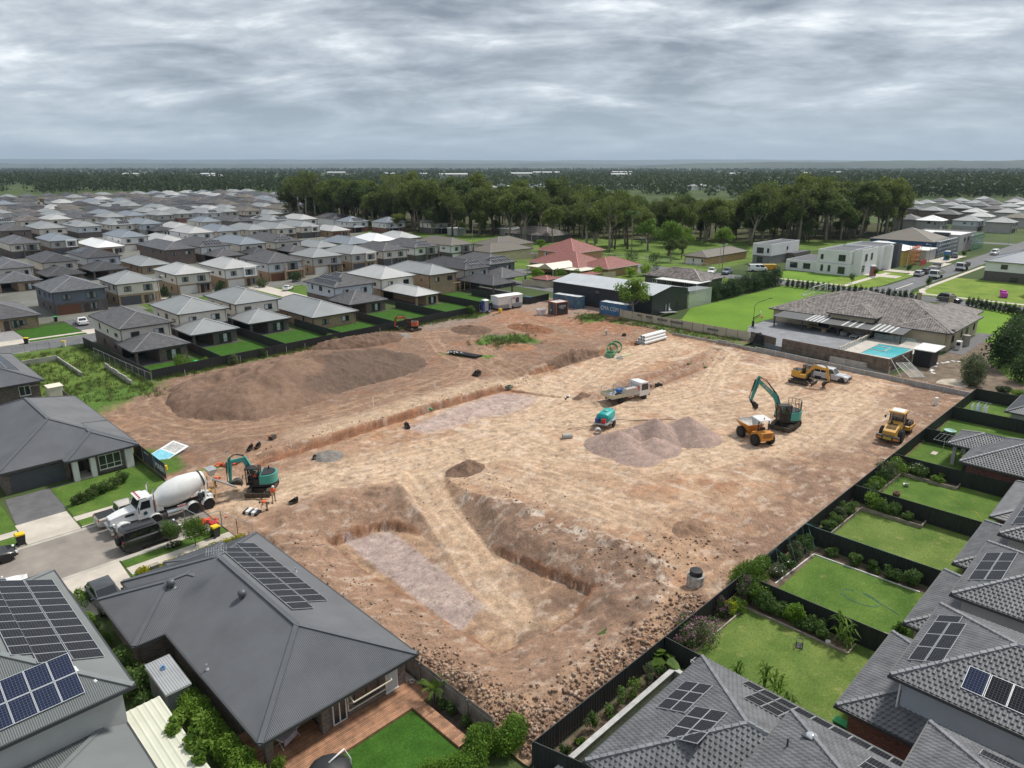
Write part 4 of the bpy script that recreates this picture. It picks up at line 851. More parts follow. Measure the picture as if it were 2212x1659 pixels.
row3=[(40.5,251.4,9.2,18,'slate','cream','tan',dict(ext=(10,-2.5,8.6,2.8))),(53.3,258.9,10.3,18.3,'char','cream','brown',dict(ext=(12,-1.8,8.6,2.8),extroof='char')),(66.6,262.4,10.8,20.5,'char','bluew','brown',dict(ext=(12.5,-2.2,8.6,2.8),sol=[(3,5,1,6,2)])),
 (79.3,251.6,9.8,18.8,'mid','tan','tan',dict(storeys=1,ze=2.8)),(93.4,268.2,11.1,24,'slate','brown','brown',{}),(106.6,270.1,12,21.6,'dark','white','brown',dict(ext=(11,1,12,2.8),sol=[(0,2.5,1,6,2)])),
 (120.7,267.5,11.2,24,'steel','cream','brown',dict(ext=(10,0,9,2.8),extroof='char')),(134.5,265.9,11.6,24,'dark','cream','brown',dict(ext=(11,0,9.4,2.8),sol=[(0,2,1,5,2)])),(149.2,260.2,11,18,'mid','tan','tan',dict(storeys=1,ze=2.8)),
 (165,262,12,20,'steel','cream','tan',dict(storeys=1,ze=2.9)),(178.5,263.5,14,17,'white','cream','tan',dict(storeys=1,ze=2.9)),(194,266,13,17,'light','cream','tan',dict(storeys=1,ze=2.9))]
for i,(x,y,w,d,ro,u,l,o) in enumerate(row3): est_house(x,y,w,d*1.2,ro,u,l,elab(o.get('storeys',2),ro,u,l,i,R3),front='n',detail=1,**o)
R4='fourth row'
row4=[(43,330,11.5,20,'light','cream','tan',dict(storeys=1,ze=3)),(58.6,331.2,10.8,20,'slate','cream','dkbrick',dict(balc=True)),(72.7,333.9,10.9,18.9,'steel','grey','brown',dict(box=True)),(86.0,321.5,10.6,24,'white','cream','cream',dict(storeys=1,ze=3)),(97.8,329.5,11.4,21,'steel','white','redb',{}),
 (111.5,326,12.4,22,'light','cream','tan',dict(storeys=1,ze=3)),(125.7,329.5,12,19.6,'light','white','tan',{}),(139.1,329.9,11.7,21,'steel','cream','brown',{}),(152.4,326.6,11.5,22,'mid','cream','dkbrick',dict(balc=True)),(165.2,325,11.2,22,'mid','cream','tan',{}),
 (179.4,327.2,11.4,22,'mid','cream','dkbrick',dict(box=True)),(193.4,322,11.6,18,'light','cream','tan',dict(storeys=1,ze=3))]
for i,(x,y,w,d,ro,u,l,o) in enumerate(row4): est_house(x,y,w,d*1.25,ro,u,l,elab(o.get('storeys',2),ro,u,l,i,R4),front='s',detail=1,**o)
R5='fifth row'
row5=[(70,404,12,20,'dark','brown','brown',{}),(84.5,405.5,12.8,22,'mid','cream','dkbrick',{}),(101.0,405,11.4,23,'mid','bluew','dkbrick',dict(sol=[(3,6,1.2,5,1)])),(116.7,406,11.9,22.3,'mid','cream','dkbrick',dict(sol=[(3,3,1,6,2),(0,4,1,5,2)])),(129.6,400,11,24,'steel','bluew','grey',dict(ext=(11,2,11,2.8),extroof='char')),
 (144.5,398,11.5,20,'light','cream','cream',dict(storeys=1,ze=3)),(158,393,11,18,'steel','cream','brown',{}),(171.5,386,12,22,'dark','greyb','greyb',dict(sol=[(0,5,1,6,2)])),(189,378,12.4,22,'mid','white','white',dict(sol=[(0,5,1,6,2),(3,6,1,5,2)])),(205,374,12,20,'light','white','brown',{}),(222,366,12.5,18,'dark','white','white',dict(sol=[(0,4,1,6,2)]))]
for i,(x,y,w,d,ro,u,l,o) in enumerate(row5): est_house(x,y,w,d*1.25,ro,u,l,elab(o.get('storeys',2),ro,u,l,i,R5),front='n',detail=1,**o)
# three houses at the edge of the estate before the dark trees
for i,(x,y,ro,u,l,so) in enumerate(((243,300,'mid','cream','dkbrick',[(0,5,1,5,2)]),(225,319,'steel','white','redb',[(0,5,1,5,2)]),(214,338,'steel','white','redb',[(0,4,1,6,2)]))):
 est_house(x,y,13,15,ro,u,l,f"two-storey house, {TCOL[ro]} panelled roof, {WCOL[u]} walls, {ORD[i]} from the road by dark trees",front='n',detail=1,sol=so,ext=(2.6,1.5,9,2.8),extside='o',group='houses before the dark trees')
# rows farther back, each house standing on its own lot
rr=random.Random(31); ROOFS=['dark','mid','mid','slate','steel','dark','light','mid','char','mixed','brownt']; UPS=['cream','white','cream','bluew','grey','greyw']; LOWS=['brown','tan','dkbrick','redb','greyb']
fy=[472,512,556,600,644,690,740,795,860]; fx=[(78,15),(86,15),(94,15),(102,15),(110,15),(120,15),(130,15),(142,15),(156,15)]
for ri,(y,(xs,n)) in enumerate(zip(fy,fx)):
 x=xs; k=0
 while k<n:
  w=rr.uniform(10.5,13) if ri<4 else rr.uniform(12,15); ro=rr.choice(ROOFS); u=rr.choice(UPS); l=rr.choice(LOWS); st=1 if rr.random()<.16 else 2
  so=[(0,w*.3,1,5,2)] if rr.random()<.22 else None
  px=(x-y)*.7071; dep=(x+y)*.7071
  est_house(x,y+rr.uniform(-5,5),w,rr.uniform(22,30),ro,u,l,elab(st,ro,u,l,k,f'{ORD[ri+5]} row'),storeys=st,ze=5.6 if st==2 else 3,front=rr.choice('ns'),detail=1 if ri<2 else 0,sol=so)
  x+=w+rr.uniform(1.6,3.2) if ri<5 else w+rr.uniform(2,9); k+=1
# black fence along the site and the lot fences running back from it
steel_fence([(37.7,122.1),(60,123.3),(82,124.5),(104,125.7),(129.6,127.2)],1.8,'long black steel fence between the brown stockpiles and the left hand houses',RIB,zb=lambda x,y:.05)
steel_fence([(37.55,122.2),(36.8,157)],1.8,'black steel fence along the side of the weedy vacant lot',RIB)
for i,(x,y0,y1) in enumerate(((49.9,122.9,143),(62.6,123.6,146),(75.3,124.2,144),(89.4,125,142),(104.2,125.8,146),(118.6,126.6,147),(130,127.4,146))):
 steel_fence([(x,y0),(x+.2,y1)],1.8,f'black lot divider fence, {ORD[i]} from left, running back from the long black fence',RIB,group='lot dividers by the black fence')
steel_fence([(130.3,127.3),(131.5,124.8),(139.2,125.4)],1.9,'black steel fence between the white site shed and the big dark shed',RIB)
for i,(x0,x1,y0,y1) in enumerate(((38.4,49.6,122.9,132),(50.2,62.4,123.5,138),(63,75,124.2,140),(75.7,89,125,137),(89.8,104,125.8,144),(104.6,118.4,126.6,142),(119,130,127,153))):
 sheet('lawn',rect(x0,y0,x1,y1),.055,TURF)
for i,x in enumerate((34.5,52.5,69.4,84,99)): steel_fence([(x,222),(x,243)],1.8,f'dark fence between back yards, {ORD[i]} from left, between the second and third rows',RIB,fine=False,group='yard fences between second and third rows')
# ================================================================ foreground houses on the left
def near_left():
 t=thing('house','brown brick single-storey house under a big dark metal hip roof with timber deck, bottom centre','house',(0,0,0))
 B=WALL['brown']
 _,F=hip(t,12.9,33.1,24.0,56.4,2.7,22.5,'hmetal','corr',pitch=.11,capw=.34)
 hip(t,10.8,47.3,20.0,55.1,2.69,22.5,'hmetal','corr',pitch=.11,capw=.34,name='wing_roof')
 hip(t,16.3,54.2,21.1,56.9,2.75,11,'hmetal','corr',pitch=.11,capw=.22,name='porch_roof')
 solar(t,F[1],8.6,1.55,11,1,pw=1.05,ph=1.75); solar(t,F[1],7.53,3.24,11,1,pw=1.05,ph=1.75)
 m=MB(); m.box(17.3,33.8,0,23.5,55.6,2.5); m.box(13.4,37.4,0,17.3,55.6,2.5); m.box(11.3,47.8,0,13.4,54.6,2.5); part('wall',m,[B],t)
 for (x,y) in((13.35,33.55),(17.0,33.55)): m=MB(); m.box(x,y,0,x+.48,y+.48,2.5); part('brick_pier',m,[B],t)
 m=MB(); m.quad((13.6,37.38,.3),(17.2,37.38,.3),(17.2,37.38,2.4),(13.6,37.38,2.4)); part('sliding_door',m,[GLASS],t)
 window(t,18.35,33.8,.25,1.0,2.1,'s','wd'); window(t,22.35,33.8,.35,.95,2.0,'s','wb'); window(t,20.4,33.8,1.0,1.9,1.0,'s','d')
 aw=mat('cream awning frame',(.62,.56,.45),.6,.04); m=MB(); z0,z1=.75,2.25; x0,x1,y=18.95,21.85,33.72
 for a,b in(((x0,y,z0),(x1,y,z0)),((x0,y,z1),(x1,y,z1)),((x0,y,z0),(x0,y,z1)),((x1,y,z0),(x1,y,z1)),((x0,y-.75,z1-.35),(x1,y-.75,z1-.35)),((x0,y,z1),(x0,y-.75,z1-.35)),((x1,y,z1),(x1,y-.75,z1-.35)),((x0,y,z0+.6),(x0,y-.75,z1-.35)),((x1,y,z0+.6),(x1,y-.75,z1-.35))): m.bar(a,b,.07)
 part('awning_frame',m,[aw],t)
 for (x,y,z) in((14.7,50.6,4.05),(17.5,44.7,4.6)):
  m=MB(); m.lathe([(.16,-.3),(.16,.1),(.27,.16),(.31,.34),(.28,.5),(.12,.6)],(x,y,z+.05),14); m.cbox((x,y,z-.12),(.6,.6,.06),0,0,R(-20)); part('roof_ventilator',m,[CAPS['hmetal']],t,True)
 m=MB(); m.bar((17.6,49.0,4.85),(17.6,49.0,6.7),.035); m.bar((17.0,49.3,6.55),(18.4,48.7,6.55),.03)
 for k in range(9): x=17.05+.16*k; y=49.28-.069*k; m.bar((x-.25,y-.55,6.55),(x+.25,y+.55,6.55),.018)
 for k in range(5): m.bar((17.2+.06*k,48.3+.25*k,6.25),(17.9+.06*k,48.6+.25*k,6.25),.018)
 part('antenna',m,[mat('aluminium',(.6,.61,.62),.35,.03,metal=.7)],t)
 for (x,y,z) in((13.3,41.2,2.98),(23.0,47.4,3.2),(21.4,50.6,3.7)): m=MB(); m.cyl((x,y,z-.1),(x,y,z+.32),.05,.05,8); m.cyl((x,y,z-.08),(x,y,z+.03),.14,.06,10); part('vent_pipe',m,[MATS['aluminium']],t)
 dk=mat('timber deck',(.33,.17,.095),.6,.22,1.5,.5,10,kind='deck',kp=.14); dk2=dk
 m=MB(); m.box(13.2,31.55,.05,24.0,33.78,.28); m.box(13.2,33.78,.05,17.2,37.3,.28); m.box(22.35,26.9,.05,23.25,31.55,.28); solo('timber_deck',m,[dk],'red brown timber deck wrapping the green lawn behind the brick house','deck')
 sheet('lawn',rect(10.5,26.2,22.3,31.5),.12,TURF)
 sheet('garden_bed',rect(23.25,25.8,24.4,33.2),.06,mat('dark mulch',(.05,.036,.028),.95,.3,3,.6)); sheet('paving',rect(23.5,33.2,24.3,50),.05,CONC)
 tf=mat('grey paling timber',(.20,.175,.15),.9,.2,1.2,.5,8,kind='boards',kp=.12)
 t=thing('paling_fence','weathered grey timber paling fence between the garden deck and the dirt bank','fence')
 for k in range(4):
  y0=25.9+k*2.45; y1=y0+2.43; m=MB()
  n=int(2.43/.105)
  for i in range(n): m.box(24.36+.012*(i%2),y0+i*.105,.0,24.385+.012*(i%2),y0+i*.105+.098,1.72+.03*((i*7)%3)/3)
  part('palings',m,[tf],t); m=MB(); m.box(24.27,y0-.06,0,24.36,y0+.06,1.65); part('post',m,[tf],t); m=MB()
  for z in(.35,1.35): m.box(24.30,y0+.06,z,24.36,y1-.04,z+.09)
  part('rail',m,[tf],t)
 frond_palm('golden_palm','bushy golden palm with yellow green fronds beside the grey paling fence',(23.85,31.2,.05),1.5,16,1.25,'palm',3,trunk=False)
 for i,(y,h) in enumerate(((29.4,1.3),(28.0,1.1),(30.3,.7))): bush('garden_shrub',f"{('upright dark green shrub','short leafy green shrub','low green plant')[i]} in the mulch bed by the grey paling fence",'shrub',(23.85,y,.05),[(0,0,h*.5,.32,.32,h*.5),(.1,.1,h*.3,.35,.35,h*.3)],420,.13,'shrub',i)
 m=MB(); m.lathe([(.12,0),(.18,.35),(.17,.35),(.13,.1)],(23.8,33.5,.05),12); solo('plant_pot',m,[FRAMEW],'small white pot standing on the paving at the deck corner','pot')
 m=MB(); m.lathe([(.16,0),(.22,.45),(.2,.45),(.15,.2)],(0,0,0),12); p=thing('potted_plant','strappy potted plant in a white pot beside the brick pier','potted plant',(13.6,32.6,.28)); part('pot',m,[FRAMEW],p); put('foliage',foliage_mesh('foliage',[(0,0,.85,.45,.45,.5)],260,.28,LEAF['palm'],4,.25),p)
 frond_palm('potted_fern','yellow tipped palm in a pot at the left end of the deck',(12.9,31.9,.28),.4,12,.75,'palm',8,trunk=False)
 t=thing('folding_table','folding table with a lilac cloth under the deck roof','table',(15.2,34.7,.28),R(20)); m=MB(); m.box(-.8,-.4,.70,.8,.4,.74); part('tabletop',m,[FRAMEW],t); m=MB(); m.box(-.72,-.45,.742,.4,.45,.755); m.box(-.72,-.47,.35,.4,-.45,.755); part('cloth',m,[mat('lilac cloth',(.36,.31,.36),.9,.1,3)],t)
 for s in(-1,1): m=MB(); m.bar((s*.7,-.35,0),(s*.55,.35,.7),.03); m.bar((s*.7,.35,0),(s*.55,-.35,.7),.03); part('leg',m,[FRAMEW],t)
 t=thing('covered_umbrella','black covered cantilever umbrella at the bottom edge by the lawn','umbrella',(15.0,29.3,.12)); m=MB(); m.lathe([(1.25,1.75),(1.2,1.95),(.8,2.2),(.3,2.38),(.05,2.42)],(0,0,0),14); part('canopy',m,[mat('black cover',(.02,.02,.022),.6,.1)],t,True); m=MB(); m.tube([(1.35,.2,0),(1.45,.2,1.6),(1.1,.2,2.5),(0,0,2.45)],[.05]*4,8); part('frame',m,[FRAMEW],t,True)
 bl=[(x-22,.5*math.sin(x*1.7)+.15*g2.normal(),1.0+.15*g2.normal(),.8,.95,.95) for x in np.linspace(18.2,25.4,13)] if (g2:=np.random.default_rng(15)) else 0
 bush('garden_hedge','big bright leafy hedge at the bottom centre beside the dark steel fence','hedge',(22,25.2,0),bl,21000,.13,'hedge',15,stem=[([(x,0,-.05),(x,0,1.2)],[.05,.03]) for x in np.linspace(-3.4,3.2,7)])
 t=thing('house','grey rendered two-storey house with black solar panels on its grey metal roof, bottom left corner','house')
 _,F=hip(t,-1.8,39.3,8.6,56.4,5.6,22.5,'greym','corr',pitch=.11,capw=.34)
 walls(t,-1.2,39.9,8.1,55.8,0,5.42,mat('pale grey render',(.46,.46,.44),.85,.06,.4,.15,5))
 solar(t,F[1],2.9,.75,1,5,pw=1.72,ph=1.05) if 0 else None
 solar(t,F[1],3.4,.5,11,1,1.05,1.72); solar(t,F[1],3.4,2.15,11,1,1.05,1.72); solar(t,F[1],4.6,3.9*.95,8,1,1.05,1.1)
 solar(t,F[0],2.6,.75,5,2,1.1,1.45,True)
 _,G=hip(t,-3,33.2,8.0,41.2,2.9,17,'greym','corr',pitch=.11,capw=.3,name='lower_roof'); walls(t,-2.4,33.8,7.4,39.88,0,2.72,MATS['pale grey render'],'lower_wall')
 for (x,y,z) in((6.4,41.9,6.68),(7.0,40.9,6.2)): m=MB(); m.cyl((x,y,z-.1),(x+.05,y-.55,z-.14),.09,.09,8); part('conduit_box',m,[FRAMEW],t)
 t=thing('garden_shed','grey steel garden shed with a ribbed flat roof in the narrow side yard','shed'); walls(t,10.85,41.75,12.25,45.15,0,2.1,mat('shed wall',(.22,.225,.23),.5,.06,1,kind='boards',kp=.12,bump=.5))
 m=MB(); fr=Face((10.75,41.6,2.15),(1,0,0),(0,1,0),1.6,3.7,R(3),0,0); roofface(m,fr,'corr',0,pitch=.16); m.box(10.75,41.6,2.04,12.35,45.3,2.13,1); part('roof',m,[mat('zinc sheet',(.33,.34,.35),.4,.08,.8),FRAMEW],t)
 m=MB(); m.cbox((11.5,44.1,2.33),(.22,.3,.16)); m.cyl((11.55,44.1,2.4),(11.55,44.1,2.55),.09,.09,10); solo('paint_pots',m,[mat('blue paint tin',(.10,.25,.45),.5)],'blue and cream tins left on the grey shed roof','tin')
 t=thing('carport','cream ribbed patio roof between the grey house and the hedge','patio roof'); m=MB()
 Fc=Face((8.15,33.0,2.45),(1,0,0),(0,1,0),2.1,8.0,R(2.5),0,0); roofface(m,Fc,'corr',0,pitch=.4); m.box(8.1,32.9,2.30,10.3,41.0,2.42,0); part('roof',m,[mat('cream roof sheet',(.58,.58,.47),.5,.04,.5)],t)
 for x in(8.3,10.1): m=MB(); m.box(x-.05,40.6,0,x+.05,40.7,2.4); m.box(x-.05,33.2,0,x+.05,33.3,2.4); part('posts',m,[FRAMEW],t)
 g=np.random.default_rng(5)
 bl=[(12.1+.1*g.normal()-11.6,y-36.6,.95+.15*g.normal(),.85,.75,1.05) for y in np.linspace(31.2,41.6,15)]
 bush('clipped_hedge','tall leafy green hedge running along the left side of the dark roofed house','hedge',(11.6,36.6,0),bl,21000,.13,'hedge',1,stem=[([(0,y,-.05),(0,y,1.2)],[.05,.03]) for y in np.linspace(-4.5,4.5,8)])
 bl=[(.4*g.normal(),y,.5+.3*g.random(),.45,.5,.35) for y in np.linspace(-2,2,9)]; bush('pumpkin_vine','broad leafed pumpkin vine spilling over the hedge onto the cream patio roof','vine',(10.6,36.6,2.15),bl,750,.30,'lime' if 0 else 'bright',7,aspect=.9)
 for i,(x,y,h,rx,n) in enumerate(((10.2,48.2,2.2,1.0,2600),(9.7,45.8,2.0,.9,2200),(9.6,43.6,1.5,.8,1700),(11.0,46.2,1.6,.7,1500),(9.5,41.8,1.0,.7,1000))):
  bush('side_yard_shrub','dark green overgrown shrub in the side yard, '+('largest, by the wall corner','behind the grey shed','left of the grey shed','touching the grey shed roof','lowest, near the cream patio roof')[i],'shrub',(x,y,0),clump(np.random.default_rng(i),0,0,h*.5,rx,rx,h*.5,8)+[(0,0,h*.4,rx*.7,rx*.7,h*.4)],n,.16,'shrub',20+i)
 for i,(x,y,h,rx) in enumerate(((10.6,60.4,1.1,.6),(10.2,58.6,1.5,.7),(9.9,56.6,1.3,.6),(9.9,54.6,1.6,.65),(10.0,52.6,1.3,.7))):
  bush('driveway_shrub','flowering green shrub in the strip beside the drive, '+ORD[i]+' from the street','shrub',(x,y,0),clump(np.random.default_rng(30+i),0,0,h*.5,rx,rx,h*.5,6),900,.13,'shrub' if i%2 else 'hedge',40+i,group='shrubs beside the drive')
 bl=[(x-20.5,.12*g.normal(),.42,.62,.5,.45) for x in np.linspace(17.1,24.3,16)]
 bush('front_hedge','low green hedge with golden yellow tips along the footpath by the dark roof','hedge',(20.5,60.6,0),bl,5200,.12,'hedge',2,extra=(LEAF['yellow'],.62,.35),stem=[([(x,0,-.05),(x,0,.4)],[.03,.02]) for x in np.linspace(-3,3,7)])
 bush('round_golden_shrub','round green shrub with golden yellow top beside the letterbox','shrub',(15.5,60.3,0),[(0,0,.62,.72,.72,.62)],1900,.12,'hedge',3,extra=(LEAF['yellow'],.7,.45))
 m=MB(); m.box(16.15,60.1,0,16.75,60.5,1.0); m.box(16.1,60.05,1.0,16.8,60.55,1.08); solo('letterbox_pier',m,[mat('stone pier',(.32,.28,.23),.9,.1)],'square stone letterbox pier between the round shrub and the golden hedge','letterbox')
 TREEV['st1']=street_tree(5,3.0,.85,'shrub',2300,.14,.3,9); TREEV['st2']=street_tree(6,2.7,1.25,'bright',3800,.14,.28,11)
 tree('street_tree','slim grey green street tree on the verge beside the black four wheel drive',(19.3,64.3,.03),'st1'); tree('street_tree','round bright green street tree on the verge beside the wheelie bins',(20.9,62.9,.03),'st2')
 bush('flower_clump','pale flowering ground cover round the foot of the slim street tree','flowers',(19.2,64.0,.03),[(0,0,.3,.7,.5,.35),(.5,.1,.22,.5,.4,.3)],700,.14,'olive',9,extra=(FRAMEW,.08,-.2))
 t=thing('house','single-storey brick house with slate grey metal roof and double garage across the street','house')
 hip(t,10.2,87.7,24.0,112.5,2.72,22.5,'hmetal','corr',pitch=.11,capw=.36); hip(t,16.4,86.45,23.97,98,2.7,22.5,'hmetal','corr',pitch=.11,capw=.36,name='gable_roof')
 hip(t,4.5,97,14,110,2.7,22.5,'hmetal','corr',pitch=.11,capw=.36,name='side_roof')
 m=MB(); m.box(10.8,88.2,0,17.0,111.9,2.52); m.box(17.0,89.4,0,23.4,111.9,2.52); m.box(19.4,87.2,0,22.5,89.4,2.52); m.box(5.1,97.6,0,10.8,109.4,2.5); part('wall',m,[B],t)
 wc=mat('white rendered column',(.70,.69,.66),.8,.03)
 for x0,x1,y0 in((17.05,17.6,86.7),(18.85,19.38,86.7),(22.55,23.35,86.75)): m=MB(); m.box(x0,y0,0,x1,y0+.6,2.52); part('column',m,[wc],t)
 m=MB(); m.box(11.4,88.1,0,16.5,88.17,2.2); part('garage_door',m,[GAR['dark']],t); m=MB(); m.box(17.8,89.3,0,18.7,89.38,2.2); part('front_door',m,[mat('dark door',(.05,.04,.035),.5,.06)],t)
 window(t,20.95,87.2,.45,2.35,1.75,'s','wh'); m=MB(); m.box(17.6,86.8,0,18.9,89.35,.12); part('doorstep',m,[CONC],t)
 for i,(x,y,rx,h) in enumerate(((16.6,80.6,.9,1.1),(17.9,81.4,.8,1.3),(19.2,81.9,1.0,1.2),(20.6,82.2,.9,1.5),(15.6,80.4,.7,1.0))):
  bush('front_shrub','loose green shrub in the front garden across the street, '+ORD[i]+(' in the group' if i<4 else ', nearest the drive'),'shrub',(x,y,.05),clump(np.random.default_rng(60+i),0,0,h*.5,rx,rx*.8,h*.5,8),1200,.15,'shrub' if i%2 else 'dkgum',70+i,group='front garden shrubs')
 t=thing('house','brown brick house with grey metal roof and a long strip of solar panels, left edge','house'); _,F=hip(t,8.5,124.7,23.0,147,2.75,22.5,'hmetal','corr',pitch=.11,capw=.36); walls(t,9.1,125.3,22.4,146.4,0,2.56,B)
 solar(t,F[1],5.0,2.0,12,2,1.05,1.72); window(t,20.4,125.3,.7,1.5,1.5,'s','wd'); window(t,13,125.3,.7,1.8,1.5,'s','wd')
 m=MB(); m.box(21.0,124.9,2.0,22.2,125.25,2.06); m.box(21.0,124.9,1.6,21.06,125.25,2.0); part('window_awning',m,[aw],t)
 m=MB(); m.box(22.9,122.2,0,24.8,124.4,1.9); m.box(22.8,122.1,1.9,24.9,124.5,1.98); solo('lean_to_shed',m,[mat('cream shed',(.70,.64,.52),.7,.05)],'small cream roofed lean-to shed beside the brown brick house at left','shed')
 steel_fence([(24.15,96),(24.4,121)],1.6,'dark timber side fence behind the slate roofed house',mat('dark paling',(.11,.09,.075),.9,.2,2),fine=False,name='side_fence')
 cw=mat('old concrete wall',(.36,.35,.31),.9,.18,.8,.3,4)
 m=MB(); m.box(24.5,147.9,0,30.0,148.1,1.0); m.box(30.0,133,0,30.2,148.1,.75); solo('concrete_retaining_wall',m,[cw],'low weathered concrete retaining wall round the weedy vacant lot','wall')
 m=MB()
 for k in range(6): m.box(34.2+.1*k*.6,121.5+k*2.45,0,34.38+.1*k*.6,121.5+(k+1)*2.45-.06,.9+.12*(k%2))
 solo('panel_retaining_wall',m,[cw],'pale concrete panel wall among weeds beside the black side fence','wall')
 wire_fence([(37.0,120.5),(36.2,133),(35.6,146)],1.8,'sagging wire mesh fence beside the black fence and weeds'); wire_fence([(25,158),(31,157.4),(36,156.8)],1.7,'wire mesh fence along the street side of the vacant lot')
MESHM=None
def meshmat():
 m=bpy.data.materials.new('wire mesh'); m.use_nodes=True; nt=m.node_tree; N=nt.nodes; L=nt.links; b=N['Principled BSDF']; b.inputs['Base Color'].default_value=(.42,.43,.43,1); b.inputs['Metallic'].default_value=.5; b.inputs['Roughness'].default_value=.5; b.inputs['Alpha'].default_value=.12; return m
MESHM=meshmat(); GALV=mat('galvanised steel',(.46,.47,.48),.4,.08,2,metal=.5)
def wire_fence(pts,h,label,zb=None,group=None,step=2.4,name='wire_fence',posts=True,infill=None):
 t=thing(name,label,'fence',(0,0,0),0,group); a=MB(); b=MB()
 for (ax,ay),(bx,by) in zip(pts[:-1],pts[1:]):
  L=math.hypot(bx-ax,by-ay); n=max(1,round(L/step))
  for k in range(n):
   p=Vector((ax+(bx-ax)*k/n,ay+(by-ay)*k/n,0)); q=Vector((ax+(bx-ax)*(k+1)/n,ay+(by-ay)*(k+1)/n,0)); p.z=q.z=(zb(p.x,p.y) if zb else 0); up=Vector((0,0,h))
   a.quad(p,q,q+up,p+up); b.bar(p,p+up,.045); b.bar(p+up,q+up,.035)
  e=Vector((bx,by,zb(bx,by) if zb else 0)); b.bar(e,e+Vector((0,0,h)),.045)
 part('mesh_infill',a,[infill or MESHM],t); part('pipe_frame',b,[GALV],t); return t
near_left()
